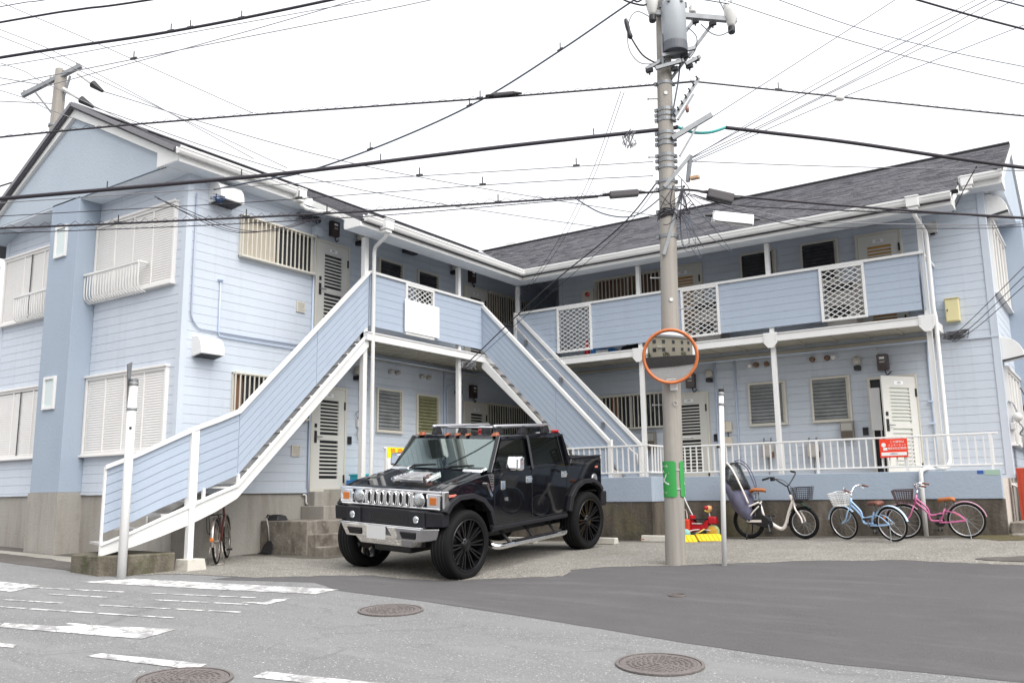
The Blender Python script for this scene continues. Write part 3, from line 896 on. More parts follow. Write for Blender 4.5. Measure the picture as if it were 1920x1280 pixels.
# ---- posts, beams, balcony decks
def post(x, y, z0, z1, w=.085, name='post'):
    return MB().box(x - w / 2, x + w / 2, y - w / 2, y + w / 2, z0, z1).build(name, WHITE, BLD, bevel=.006)
for x in (3.05, 5.81, 8.53):
    post(x, .055, 1.3, 5.91)
post(-.03, .055, 4.0, 5.91)
for y in (-4.90, -2.12):
    post(-.065, y, 1.3, 5.91, .10 if y < -4 else .085)
mb = MB(); mb.box(-.06, 8.60, -.075, -.025, 3.97, 4.12); mb.box(-.06, 8.6, -.09, -.01, 4.105, 4.125); mb.build('balcony_beam', WHITE, BLD)
mb = MB(); mb.box(.025, .075, -4.95, -.08, 3.97, 4.12); mb.box(.01, .09, -4.95, -.095, 4.106, 4.126); mb.build('balcony_beam', WHITE, BLD)
mb = MB(); mb.box(8.55, 8.60, -.02, 1.18, 3.97, 4.12); mb.build('balcony_beam', WHITE, BLD)
mb = MB(); mb.box(-1.18, .02, -4.95, -4.90, 3.97, 4.12); mb.build('balcony_beam', WHITE, BLD)
# gusset plates where posts carry the beam
def gusset(x):
    pr = [(x - .13, 4.14), (x + .13, 4.14), (x + .13, 3.95), (x + .05, 3.85), (x - .05, 3.85), (x - .13, 3.95)]
    MB().prism([(a, -.083, z) for a, z in pr], (0, -.008, 0)).build('gusset_plate', WHITE, BLD)
    b = MB()
    for sx in (-.10, .10):
        for k in range(3):
            b.cyl((x + sx, -.09, 4.10 - k * .05), (x + sx, -.10, 4.10 - k * .05), .009, n=6)
    b.build('bolts', WHITE, BLD, kind='stuff')
for x in (3.05, 5.81, 8.53): gusset(x)
MB().box(-1.2, 8.56, -.02, 1.2, 4.07, 4.10).build('balcony_deck', STEEL, BLD)
MB().box(-1.2, .02, -4.9, -.02, 4.07, 4.10).build('balcony_deck', STEEL, BLD)
# corrugated deck sheets seen from below
b = MB()
y = -4.85
while y < -.05:
    b.box(-1.18, .02, y, y + .13, 4.035, 4.069); y += .19
b.build('deck_rib_sheet', DECKM, BLD)
b = MB(); x = .1
b.box(.06, 8.54, -.018, 1.19, 4.052, 4.0685)
while x < 8.5:
    b.box(x, x + .03, -.018, 1.19, 4.03, 4.053); x += .60
b.build('deck_rib_sheet', DECKM, BLD)
for p, q in (((-1.15, -4.9, 3.93), (-1.15, 0, 3.93)), ((0, 1.15, 3.93), (8.5, 1.15, 3.93))):
    MB().bar(p, q, .05, .05).build('deck_ledger', DECKM, BLD)

# ---- balcony parapets
def lattice(pl, a0, a1, z0, z1):
    f = MB(); wframe(f, pl, a0, a1, z0, z1, .045, .0, .05)
    f = f.build('lattice_frame', WHITE, BLD, bevel=.004)
    ia0, ia1, iz0, iz1 = a0 + .045, a1 - .045, z0 + .045, z1 - .045
    b = MB(); sp = .155; asp = .62
    W = ia1 - ia0; H = iz1 - iz0
    for sgn in (1, -1):
        c = -H / asp
        while c < W:
            # line a = ia0 + c + (z-iz0)/asp
            pts = []
            for zz in (iz0, iz1):
                pass
            t0, t1 = 0.0, H
            # clip
            s0 = max(0, (-c) * asp); s1 = min(H, (W - c) * asp)
            if s1 - s0 > .02:
                A0 = c + s0 / asp; A1 = c + s1 / asp
                if sgn < 0:
                    A0, A1 = W - A0, W - A1
                dd = .022 + (.006 if sgn > 0 else 0)
                b.bar(PL[pl](ia0 + A0, iz0 + s0, dd), PL[pl](ia0 + A1, iz0 + s1, dd), .006, .013, up=(0, 0, 1))
            c += sp
    b.build('lattice', WHITE, f)
def panel(pl, a0, a1, z0=4.25, z1=5.23):
    w = MB(); wbox(w, pl, a0, a1, z0, z1, -.01, .005); w = w.build('balcony_panel', BACK, BLD)
    board_run(w, pl, a0 + .001, a1 - .001, z0, z1, PANEL, d0=.005, pitch=.14, name='panel_board', gap=.003)
for a0, a1 in ((.06, 1.07), (1.94, 4.02), (4.82, 6.77), (7.57, 8.46)): panel('BR', a0, a1)
for a0, a1 in ((1.07, 1.94), (4.02, 4.82), (6.77, 7.57)): lattice('BR', a0, a1, 4.23, 5.23)
for a0, a1 in ((-4.84, -3.88), (-3.03, -1.40)): panel('BL', a0, a1)
lattice('BL', -3.88, -3.03, 4.23, 5.23)
MB().box(8.50, 8.52, -.03, 1.18, 4.25, 5.23).build('balcony_panel', PANEL, BLD)
mb = MB(); mb.box(.02, 8.56, -.05, .05, 5.23, 5.28); mb.build('handrail_cap', WHITE, BLD, bevel=.006)
mb = MB(); mb.box(8.46, 8.56, .05, 1.18, 5.231, 5.279); mb.build('handrail_cap', WHITE, BLD, bevel=.006)
mb = MB(); mb.box(-.05, .05, -4.86, -1.36, 5.23, 5.28); mb.build('handrail_cap', WHITE, BLD, bevel=.006)

# ---- windows and doors
slat_cache = {}
def louvre_window(pl, a0, a1, z0, z1, glaz, interior=DARK, n=11, tilt=1.3):
    f = MB(); wframe(f, pl, a0, a1, z0, z1, .042, .0, .055); wbox(f, pl, a0 - .01, a1 + .01, z0 - .015, z0 + .01, .0, .075)
    f = f.build('louvre_window', CREAM, BLD, bevel=.004)
    wbox(MB(), pl, a0 + .042, a1 - .042, z0 + .042, z1 - .042, .004, .018).build('dark_room', interior, f)
    mb = MB(); H = (z1 - z0 - .10) / n
    key = (pl, round(a1 - a0, 3), round(H, 4), glaz.name, tilt)
    wbox(MB(), pl, a1 - .085, a1 - .05, z0 + .05, z1 - .05, .02, .03).build('crank_rail', CREAM, f)
    if key not in slat_cache:
        b = MB(); L = a1 - a0 - .13
        o_ = Vector(PL[pl](0, 0, 0)); u = Vector(UDIR[pl]); w = Vector(PL[pl](0, 0, 1)) - o_
        p0 = w * .022 + Vector((0, 0, H * 1.06)); p1 = w * (.022 + .028 * tilt)
        t = w * .006 + Vector((0, 0, .003))
        b.hexa([p1, p1 + u * L, p0 + u * L, p0, p1 + t, p1 + u * L + t, p0 + u * L + t, p0 + t])
        me = b.mesh('glass_slat'); me.materials.append(glaz); slat_cache[key] = me
    for i in range(n):
        inst('glass_slat', slat_cache[key], f, PL[pl](a0 + .045, z0 + .05 + i * H, 0))
for a0, a1, g_ in ((4.88, 5.65, LOUV), (6.14, 6.89, LOUV)):
    louvre_window('R', a0, a1, 2.50, 3.37, g_)
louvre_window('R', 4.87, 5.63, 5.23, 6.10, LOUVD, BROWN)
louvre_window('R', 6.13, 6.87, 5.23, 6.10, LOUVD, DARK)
louvre_window('L', -3.37, -2.60, 2.47, 3.35, LOUV)
louvre_window('L', -2.15, -1.40, 2.48, 3.34, LOUVG)
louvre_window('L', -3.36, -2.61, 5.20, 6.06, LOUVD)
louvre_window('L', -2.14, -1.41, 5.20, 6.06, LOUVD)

def grille_window(pl, a0, a1, z0, z1, back=DARK, curtain=None, sp=.098, inner=None):
    f = MB(); wframe(f, pl, a0, a1, z0, z1, .035, .0, .045); wbox(f, pl, a0, a1, z0 - .005, z0 + .03, .0, .12); wbox(f, pl, a0, a1, z1 - .03, z1 + .005, .0, .12)
    wbox(f, pl, (a0 + a1) / 2 - .02, (a0 + a1) / 2 + .02, z0 + .04, z1 - .04, .02, .04)
    f = f.build('barred_window', CREAM, BLD, bevel=.004)
    wbox(MB(), pl, a0 + .035, a1 - .035, z0 + .035, z1 - .035, .004, .016).build('pane', back, f)
    if curtain:
        wbox(MB(), pl, curtain[0], curtain[1], z0 + .04, z1 - .04, .017, .021).build('curtain', curtain[2], f)
    key = (pl, round(z1 - z0, 3))
    n_ = int(round((a1 - a0) / sp))
    if key not in slat_cache:
        b = MB(); o_ = Vector(PL[pl](0, 0, 0))
        u = Vector(UDIR[pl]) * .010; w = Vector(PL[pl](0, 0, 1)) - o_
        h = Vector((0, 0, z1 - z0 - .002))
        b.hexa([-u + w * .095, u + w * .095, u + w * .112, -u + w * .112, -u + w * .095 + h, u + w * .095 + h, u + w * .112 + h, -u + w * .112 + h])
        me = b.mesh('window_bar'); me.materials.append(CREAM); slat_cache[key] = me
    for i in range(n_ + 1):
        inst('window_bar', slat_cache[key], f, PL[pl](a0 + .012 + (a1 - a0 - .024) * i / n_, z0 + .001, 0))
CURT = mat('pale_curtain', (0.40, 0.36, 0.30), 0.8, var=.15, vscale=12, stretch=(6, 6, .3))
CURTB = mat('brown_curtain', (0.16, 0.085, 0.05), 0.8, var=.2, vscale=12, stretch=(6, 6, .3))
grille_window('L', -6.85, -5.16, 5.31, 6.06, GLAZE, (-6.80, -6.05, CURT))
grille_window('L', -6.88, -5.20, 2.57, 3.29, GLAZE, (-6.84, -6.66, CURTB))
grille_window('L', .42, 2.2, 2.57, 3.33, GLAZE)
grille_window('L', .42, 2.2, 5.31, 6.05, GLAZE, (.5, 1.0, CURTB))
grille_window('R', 1.41, 3.02, 2.58, 3.34, GLAZE, (1.72, 1.92, CURTB))
grille_window('R', 1.41, 3.06, 5.31, 6.05, BROWN)

def door(pl, a0, a1, z0, z1, num, back=DARK, hinge_right=True, slat=DOORP, leaf=True):
    f = MB(); wframe(f, pl, a0, a1, z0, z1, .05, .0, .06, bottom=False); wbox(f, pl, a0, a1, z0 - .03, z0 + .02, 0, .065)
    f = f.build('door', CREAM, BLD, bevel=.004)
    if not leaf:
        return f
    make_leaf(f, lambda u, z, d: PL[pl](a0 + .052 + u, z0 + .022 + z, .016 + d), a1 - a0 - .104, z1 - z0 - .074, num, UDIR[pl], back, pl)
    return f
def make_leaf(par, fn, W, H, num, udir, back, pl=None):
    """door leaf in (u along, z, d out) coordinates"""
    def bx_(b, u0, u1, z0, z1, d0, d1):
        b.hexa([fn(u0, z0, d1), fn(u1, z0, d1), fn(u1, z0, d0), fn(u0, z0, d0), fn(u0, z1, d1), fn(u1, z1, d1), fn(u1, z1, d0), fn(u0, z1, d0)])
    s0, s1 = W * .22, W * .80
    zb0, zb1, zu0, zu1 = H * .10, H * .48, H * .535, H * .885
    b = MB()
    bx_(b, 0, s0, 0, H, 0, .034); bx_(b, s1, W, 0, H, 0, .034)
    bx_(b, s0, s1, 0, zb0, 0, .0338); bx_(b, s0, s1, zb1, zu0, 0, .0338); bx_(b, s0, s1, zu1, H, 0, .0338)
    lf = b.build('door_leaf', DOORP, par)
    b = MB(); bx_(b, s0, s1, zb0, zb1, .002, .006); bx_(b, s0, s1, zu0, zu1, .002, .006); b.build('vent_backing', back, par)
    for z0, z1, n_ in ((zb0, zb1, 10), (zu0, zu1, 10)):
        st = (z1 - z0) / n_
        for i in range(1, n_):
            b = MB(); zz = z0 + i * st
            bx_(b, s0, s1, zz - st * .20, zz + st * .20, .010, .030)
            b.build('door_slat', DOORP, par)
    b = MB(); zz = H * .50
    bx_(b, W * .045, W * .115, zz - .09, zz + .13, .034, .046); b.build('lock_plate', BLACK, par)
    b = MB(); bx_(b, W * .05, W * .11, zz + .19, zz + .26, .034, .050); b.build('lock', BLACK, par)
    b = MB(); b.tube([fn(W * .08, zz + .02, .046), fn(W * .08, zz + .02, .085), fn(W * .24, zz + .02, .085)], .011, 6); b.build('handle', STEEL, par)
    for h0 in (.80, .06):
        b = MB(); bx_(b, W - .02, W + .012, H * h0, H * (h0 + .08), .034, .052); b.build('hinge', BLACK, par)
    vd = Vector(fn(0, 1, 0)) - Vector(fn(0, 0, 0))
    b = MB(); bx_(b, W * .37, W * .63, H * .915, H * .952, .0345, .038); b.build('number_plate', SIGNW, par)
    text_part('number', num, par, fn(W * .5, H * .934, .0385), udir, (0, 0, 1), .062, SIGNK, .001)
door('L', -5.10, -4.21, 4.10, 6.06, '201')
door('L', -5.12, -4.22, 1.32, 3.25, '101')
door('L', -.49, .38, 1.36, 3.31, '102')
door('L', -.49, .38, 4.10, 6.05, '202')
door('R', 3.14, 4.02, 1.38, 3.28, '103')
WARM = mat('warm_blind', (0.42, 0.23, 0.07), 0.7)
door('R', 3.14, 4.02, 4.12, 6.08, '203', WARM)
door('R', 7.19, 8.04, 4.12, 6.08, '205', WARM)
# the open door on the ground floor
fd = door('R', 7.20, 8.07, 1.38, 3.29, '105', leaf=False)
wbox(MB(), 'R', 7.25, 8.02, 1.40, 3.24, .003, .012).build('dark_room', DARK, fd)
ang = R(54)
cu_, su_ = math.cos(ang), math.sin(ang)
W_ = .765
PALEV = mat('pale_blind', (0.50, 0.52, 0.47), 0.7)
def odf(u, z, d):   # hinge at the right jamb, opened outward
    k = W_ - u
    return (8.015 - k * cu_ + d * su_, 1.2 - .055 - k * su_ - d * cu_, 1.40 + z)
make_leaf(fd, odf, W_, 1.83, '105', (cu_, su_, 0), PALEV)
# shutters on the gable and their balconette rails
def shutter(a0, a1, z0, z1, parts, pl='G'):
    f = MB(); wframe(f, pl, a0, a1, z0, z1, .05, .0, .07)
    wbox(f, pl, a0 - .02, a1 + .02, z0 - .03, z0 + .004, 0, .10); wbox(f, pl, a0 - .015, a1 + .015, z1 - .004, z1 + .035, 0, .095)
    W = (a1 - a0 - .10) / parts
    for i in range(1, parts):
        wbox(f, pl, a0 + .05 + i * W - .016, a0 + .05 + i * W + .016, z0 + .05, z1 - .05, .0, .062)
    f = f.build('shutter', SHUT, BLD, bevel=.004)
    wbox(MB(), pl, a0 + .05, a1 - .05, z0 + .05, z1 - .05, .014, .02).build('shutter_backing', SHUT, f)
    b = MB(); z = z0 + .055
    o_ = Vector(PL[pl](0, 0, 0)); w = Vector(PL[pl](0, 0, 1)) - o_
    while z < z1 - .07:
        for i in range(parts):
            u0_ = a0 + .05 + i * W + .017; u1_ = a0 + .05 + (i + 1) * W - .017
            lo0 = Vector(PL[pl](u0_, z, .048)); lo1 = Vector(PL[pl](u1_, z, .048)); hi1 = Vector(PL[pl](u1_, z + .041, .038)); hi0 = Vector(PL[pl](u0_, z + .041, .038))
            t = w * -.006
            b.hexa([lo0, lo1, hi1, hi0, lo0 + t, lo1 + t, hi1 + t, hi0 + t])
        z += .042
    b.build('shutter_louvres', SHUT, f, kind='stuff')
shutter(-3.80, -1.44, 4.69, 6.06, 4); shutter(-3.80, -1.45, 1.95, 3.30, 4)
shutter(-7.10, -4.78, 4.62, 5.97, 3); shutter(-7.10, -4.78, 1.98, 3.28, 3)
shutter(1.44, 3.80, 4.69, 6.06, 4, 'E'); shutter(1.44, 3.80, 1.95, 3.30, 4, 'E')
for a in (-6.02, ):
    for z0, z1 in ((4.66, 5.95), (2.02, 3.26)):
        wbox(MB(), 'G', a - .022, a + .012, z0, z1, .062, .066).build('shutter_gap', DARK, BLD)
def balconette(a0, a1, z0, z1):
    b = MB(); d = .22
    top = [PL['G'](a0, z1, .06), PL['G'](a0, z1, d), PL['G'](a1, z1, d), PL['G'](a1, z1, .06)]
    for i in range(3):
        b.bar(top[i], top[i + 1], .05, .035)
    b = b.build('window_rail', WHITE, BLD)
    n_ = int((a1 - a0) / .085)
    for i in range(n_ + 1):
        a = a0 + (a1 - a0) * i / n_
        MB().tube(smooth_path([PL['G'](a, z1, d), PL['G'](a, z0 + .12, d), PL['G'](a, z0 + .02, d - .07), PL['G'](a, z0, .07)], 3), .011, 5).build('rail_bar', WHITE, b)
balconette(-3.95, -2.15, 4.62, 5.12)
balconette(-6.25, -4.80, 4.58, 5.06)

# ---- vent hoods, grilles, pipes on the walls
def hood_part(pl, a0, a1, z0, z1, d=.26, name='vent_hood'):
    """quarter-round weather hood, open underneath"""
    prof = [(0, z1), (d * .35, z1 - .005)] + [(d * .35 + d * .65 * math.sin(t), z1 - (z1 - z0) * .75 * (1 - math.cos(t))) for t in [R(20 * k) for k in range(1, 5)]] + [(d, z1 - (z1 - z0) * .80), (d, z0 + .04), (0, z0)]
    b = MB(); b.prism([PL[pl](a0, z, dd) for dd, z in prof], Vector(PL[pl](a1, 0, 0)) - Vector(PL[pl](a0, 0, 0)))
    o = b.build(name, WHITE, BLD, bevel=.006)
    q = [PL[pl](a0 + .03, z0 - .003 + .006, .03), PL[pl](a1 - .03, z0 + .003, .03), PL[pl](a1 - .03, z0 + .034, d - .03), PL[pl](a0 + .03, z0 + .034, d - .03)]
    MB().prism([Vector(p) - Vector((0, 0, .008)) for p in q], (0, 0, -.004)).build('hood_opening', DARK, o)
    return o
hood_part('L', -7.68, -7.23, 3.46, 3.80, .26)
hood_part('L', -7.50, -7.02, 6.10, 6.46, .34)
def awning(y0, y1, z0, z1):
    prof = [(0, z1)] + [(.36 * math.sin(R(18 * k)), z0 + (z1 - z0) * math.cos(R(18 * k))) for k in range(1, 6)] + [(0, z0 - .06)]
    b = MB(); b.prism([(9.46 + d, y0, z) for d, z in prof], (0, y1 - y0, 0)); b.build('window_awning', WHITE, BLD, bevel=.006)
    MB().prism([(9.47, y0 - .002, z0 - .075), (9.82, y0 - .002, z0 - .015), (9.82, y0 - .002, z0 + .005), (9.47, y0 - .002, z0 - .055)], (0, .1, 0)).build('awning_edge', DARK, BLD)
awning(1.30, 1.72, 3.48, 3.84)
awning(1.30, 1.72, 6.13, 6.49)
def wall_grille(pl, a, z, s=.10):
    f = MB(); wframe(f, pl, a - s, a + s, z - s, z + s, .022, .014, .035); wbox(f, pl, a - s + .02, a + s - .02, z - s + .02, z + s - .02, .014, .018)
    f = f.build('wall_grille', CREAM, BLD)
    b = MB()
    for i in range(5):
        zz = z - s + .035 + i * .034
        wbox(b, pl, a - s + .022, a + s - .022, zz, zz + .022, .018, .032)
    b.build('grille_slats', CREAM, f)
wall_grille('L', -5.42, 4.66); wall_grille('L', -5.44, 2.02)
RUSTB = mat('rusty_vent', (0.16, 0.10, 0.07), 0.6, metal=.2, var=.3, vscale=20)
def round_vent(pl, a, z, r=.052, mt=None):
    o_ = Vector(PL[pl](0, 0, 0)); w = Vector(PL[pl](0, 0, 1)) - o_
    MB().lathe([(r, .0), (r, .05), (r * .9, .08), (r * .6, .10), (.005, .105)], PL[pl](a, z, .012), w, 16).build('round_vent', mt or RUSTB, BLD, smooth=True)
for a in (-2.976, -2.764, -2.0, -1.77): round_vent('L', a, 3.715, mt=GREYM if a < -1 else None)
for a in (5.085, 5.30, 6.214, 6.50): round_vent('R', a, 3.735)
round_vent('R', 4.96, 3.73, mt=WHITE); round_vent('R', 6.62, 3.74, mt=WHITE)
# conduits
CPIPE = mat('pale_blue_pipe', (0.42, 0.49, 0.60), 0.5)
def conduit(pts, r=.016, mt=CPIPE): return elbow_pipe(pts, r, 'conduit', mt, 6)
conduit([PL['L'](-7.74, 6.2, .035), PL['L'](-7.74, 4.10, .035), PL['L'](-7.60, 3.93, .035), PL['L'](-6.5, 3.93, .035), PL['L'](-4.0, 3.96, .035)], .014, mat('grey_conduit', (.30, .34, .42), .5))
conduit([PL['L'](-7.2, 4.78, .035), PL['L'](-7.2, 3.86, .035), PL['L'](-5.9, 3.86, .035), PL['L'](-4.95, 3.86, .035)], .012)
MB().lathe([(.055, 0), (.05, .02), (.012, .03), (.012, .05)], PL['L'](-7.2, 4.83, .02), (0, 0, -1), 12).build('conduit_cap', CPIPE, BLD)
conduit([PL['L'](-5.14, 6.12, .04), PL['L'](-5.14, 2.0, .04), PL['L'](-5.14, 1.25, .04)], .020)
conduit([PL['L'](-3.86, 3.5, .03), PL['L'](-3.86, 2.65, .03)], .010)
conduit([PL['L'](-1.22, 3.93, .03), PL['L'](-1.22, 2.2, .03)], .018)
conduit([PL['L'](-.80, 3.90, .03), PL['L'](-.80, 3.62, .03), PL['L'](-1.12, 3.60, .03), PL['L'](-1.12, 2.2, .03)], .016)
conduit([PL['L'](-4.6, 3.90, .25), PL['L'](.6, 3.90, .25)], .018)
conduit([PL['R'](4.19, 3.92, .03), PL['R'](4.19, 2.5, .03), PL['R'](4.19, 1.5, .03)], .018)
conduit([PL['R'](4.62, 3.88, .03), PL['R'](4.62, 2.5, .03), PL['R'](4.62, 1.7, .03)], .018)
conduit([PL['R'](3.1, 3.70, .03), PL['R'](4.55, 3.70, .03)], .010)
conduit([PL['R'](1.0, 3.86, .2), PL['R'](8.45, 3.86, .2)], .018)
conduit([PL['R'](8.30, 3.86, .03), PL['R'](8.30, 1.5, .03)], .022)
conduit([PL['R'](7.42, 3.86, .02), PL['R'](7.42, 3.65, .02)], .008, WHITE)
for z in (2.75, 2.35): MB().box(8.24, 8.36, 1.12, 1.19, z, z + .03).build('pipe_clip', CPIPE, BLD)
conduit([(9.05, 1.15, 1.43), (9.52, 1.15, 1.20), (9.52, 1.0, 1.2)], .02, WHITE)
MB().bar((9.28, 1.19, 1.26), (9.62, 1.19, 1.26), .045, .045).build('drain_stub', WHITE, BLD)
conduit([PL['L'](-5.25, 1.24, .03), PL['L'](-5.17, 1.24, .03), PL['L'](-5.17, 1.08, .03), PL['L'](-5.10, 1.06, .04)], .016, WHITE)

# ---------------------------------------------------------------- helpers for things modelled in world coordinates
def wp(mb, name, mt, root, **kw):
    o = mb.build(name, mt, root, **kw)
    o.matrix_parent_inverse = Matrix.Translation(-Vector(root.location))
    return o
# ---------------------------------------------------------------- staircase to the corner balcony (runs down along the right wing)
ST2 = thing('outdoor_staircase', 'blue clad steel staircase descending from the balcony corner behind the black truck', 'staircase', (2.95, -.72, 1.36), group='outdoor staircases')
def z2(x, top): return top - 1.02 * x
for y, nm in ((-1.40, 0), (-.09, 1)):
    b = MB(); b.prism([(.0, y, 3.86), (.0, y, 4.10), (3.02, y, z2(3.02, 4.12)), (3.02, y, z2(3.02, 4.12) - .12), (2.78, y, 1.32)], (0, .05, 0))
    wp(b, 'stringer', WHITE, ST2)
    bk = MB(); bk.prism([(.0, y + .018, 4.25), (.0, y + .018, 5.23), (3.0, y + .018, z2(3.0, 5.23)), (3.0, y + .018, z2(3.0, 4.25))], (0, .012, 0))
    bk = wp(bk, 'panel_backing', BACK, ST2)
    nb = 7; hh = .98 / nb
    for i in range(nb):
        for (s, t0, t1) in ((0, 0.0, 1.83), (1, 1.836, 3.0)):
            zz = 4.25 + i * hh
            q = [(t0, zz - 1.02 * t0 + .005), (t1, zz - 1.02 * t1 + .005), (t1, zz + hh - .004 - 1.02 * t1), (t0, zz + hh - .004 - 1.02 * t0)]
            b = MB(); b.prism([(a, y + .006, z) for a, z in q], (0, .011, 0)); b.prism([(a, y + .031, z) for a, z in q], (0, .009, 0)); o = b.build('panel_board', PANEL, bk)
    b = MB(); b.bar((-.03, y + .025, 5.255), (3.03, y + .025, 5.255 - 1.02 * 3.06), .09, .06); wp(b, 'handrail_cap', WHITE, ST2)
    b = MB(); b.box(2.98, 3.06, y - .015, y + .065, 1.3, z2(3.0, 5.26)); wp(b, 'newel_post', WHITE, ST2, bevel=.005)
b = MB(); b.box(-.03, .03, -.13, -.03, 4.0, 5.27); wp(b, 'newel_post', WHITE, ST2, bevel=.005)
for i in range(13):
    zt = 4.10 - .205 * (i + 1); x0 = .03 + .212 * i
    b = MB(); b.box(x0, x0 + .25, -1.35, -.09, zt - .03, zt); b.box(x0, x0 + .012, -1.35, -.09, zt - .02, zt + .15)
    wp(b, 'tread', mat('tread_steel', (.36, .35, .34), .6, var=.2), ST2)
b = MB(); b.tube([(.05, -.17, 4.92), (2.85, -.17, 2.05), (2.98, -.17, 1.95), (2.98, -.17, 1.75)], .018, 8); wp(b, 'handrail', mat('handrail_wood', (.50, .47, .44), .5), ST2, smooth=True)
for x in (.3, 1.2, 2.2):
    b = MB(); b.box(x - .03, x + .03, -.17, -.10, 4.92 - 1.025 * x - .11, 4.92 - 1.025 * x - .015); wp(b, 'handrail_bracket', STEEL, ST2)

# ---------------------------------------------------------------- staircase at the left: straight flight, then a curved lower flight
ST1 = thing('outdoor_staircase', 'blue clad steel staircase with curved lower flight in front of the gable', 'staircase', (-.5, -9.5, gz(-.5, -9.5)), group='outdoor staircases')
near = [(0, -4.86), (0, -7.62), (0, -8.0), (0, -8.4), (-.08, -8.8), (-.20, -9.15), (-.38, -9.5)]
CAPZ = [5.26, 2.52, 2.36, 2.21, 2.01, 1.82, 1.65]
PBZ = [4.25, 1.53, 1.39, 1.24, 1.08, .90, .74]
STZ = [4.12, 1.40, 1.27, 1.12, .95, .78, .62]
SBZ = [3.86, 1.19, 1.00, .84, .69, .56, .45]
def strip(pts, zlo, zhi, th, i0=0, i1=None):
    """vertical sheet following a plan curve, with thickness to the left"""
    i1 = len(pts) - 1 if i1 is None else i1
    b = MB(); n_ = i1 - i0 + 1
    nor = []
    for i in range(i0, i1 + 1):
        a = Vector(pts[max(i - 1, i0)]); c = Vector(pts[min(i + 1, i1)]); d = (c - a).normalized(); nor.append(Vector((d.y, -d.x)))
    v = []
    for k, i in enumerate(range(i0, i1 + 1)):
        p = Vector(pts[i]); q = p + nor[k] * th
        v += [(p.x, p.y, zlo[i]), (p.x, p.y, zhi[i]), (q.x, q.y, zhi[i]), (q.x, q.y, zlo[i])]
    f = []
    for k in range(n_ - 1):
        for j in range(4):
            f.append((k * 4 + j, k * 4 + (j + 1) % 4, (k + 1) * 4 + (j + 1) % 4, (k + 1) * 4 + j))
    f += [(0, 1, 2, 3), tuple((n_ - 1) * 4 + j for j in (3, 2, 1, 0))]
    b.add(v, f); return b
far = [(-1.08, -4.86), (-1.08, -7.62), (-1.08, -8.0), (-1.10, -8.35), (-1.16, -8.65), (-1.28, -8.9), (-1.45, -9.1)]
farz = [3.86, 1.19, 1.00, .84, .69, .56, .45]
def off(pts, d):
    o_ = []
    for i in range(len(pts)):
        a = Vector(pts[max(i - 1, 0)]); c = Vector(pts[min(i + 1, len(pts) - 1)]); e = (c - a).normalized(); o_.append(tuple(Vector(pts[i]) + Vector((e.y, -e.x)) * d))
    return o_
wp(strip(off(near, -.02), SBZ, STZ, .05), 'stringer', WHITE, ST1)
wp(strip(off(near, -.045), [z - .035 for z in STZ], [z - .0 for z in STZ], .03), 'stringer_flange', WHITE, ST1)
wp(strip(far, SBZ, STZ, .05, 0, 3), 'stringer', WHITE, ST1)
bk = wp(strip(off(near, .012), PBZ, [z - .02 for z in CAPZ], .012), 'panel_backing', BACK, ST1)
nb = 7
for (i0, i1) in ((0, 1), (1, 3), (3, 6)):
    for k in range(nb):
        lo = [PBZ[i] + (CAPZ[i] - .02 - PBZ[i]) * k / nb + .006 for i in range(7)]
        hi = [PBZ[i] + (CAPZ[i] - .02 - PBZ[i]) * (k + 1) / nb - .004 for i in range(7)]
        pts = off(near, .0)
        if (i0, i1) == (0, 1):
            # the straight flight in two sheets
            for t0, t1 in ((0, .44), (.443, .997)):
                pp = [tuple(Vector(pts[0]).lerp(Vector(pts[1]), t)) for t in (t0, t1)]
                zlo = [lo[0] + (lo[1] - lo[0]) * t for t in (t0, t1)]; zhi = [hi[0] + (hi[1] - hi[0]) * t for t in (t0, t1)]
                strip(pp, zlo, zhi, .011).build('panel_board', PANEL, bk)
        else:
            strip(pts, lo, hi, .011, i0, i1).build('panel_board', PANEL, bk)
wp(strip(off(near, -.045), [z - .05 for z in CAPZ], [z + .012 for z in CAPZ], .10), 'handrail_cap', WHITE, ST1, bevel=.005)
b = MB(); b.box(-.075, .035, -8.46, -8.33, 1.08, 2.205); wp(b, 'panel_post', WHITE, ST1, bevel=.006)
b = MB(); b.box(-.04, .05, -8.45, -8.36, .30, 1.1); wp(b, 'support_post', WHITE, ST1, bevel=.006)
b = MB(); b.box(-.395, -.365, -9.515, -9.485, .44, 1.64); wp(b, 'end_post', WHITE, ST1)
b = MB(); b.bar((.0, -7.60, 1.40), (.0, -7.60, 1.56), .04, .04); b.bar((.0, -8.2, 1.18), (0, -8.2, 1.34), .04, .04); wp(b, 'panel_bracket', WHITE, ST1)
TREADM = MATS['tread_steel']
for i in range(13):
    zt = 4.10 - .205 * (i + 1); y1 = -4.90 - .206 * i
    b = MB(); b.box(-1.06, -.03, y1 - .25, y1, zt - .03, zt); b.box(-1.06, -.03, y1 - .012, y1, zt - .01, zt + .16)
    wp(b, 'tread', TREADM, ST1)
for i in range(5):
    f0 = (i + .1) / 5.2; f1 = (i + 1.1) / 5.2
    def at_(pts, f):
        t = 1 + f * 5; k = min(int(t), 5); return Vector(pts[k]).lerp(Vector(pts[k + 1]), t - k)
    zt = 1.43 - .19 * i - .06
    a0, a1, c0, c1 = at_(near, f0), at_(near, f1), at_(far, f0), at_(far, f1)
    b = MB(); b.hexa([(c0.x + .05, c0.y, zt - .03), (a0.x - .04, a0.y, zt - .03), (a1.x - .04, a1.y, zt - .03), (c1.x + .05, c1.y, zt - .03), (c0.x + .05, c0.y, zt), (a0.x - .04, a0.y, zt), (a1.x - .04, a1.y, zt), (c1.x + .05, c1.y, zt)])
    wp(b, 'tread', TREADM, ST1)
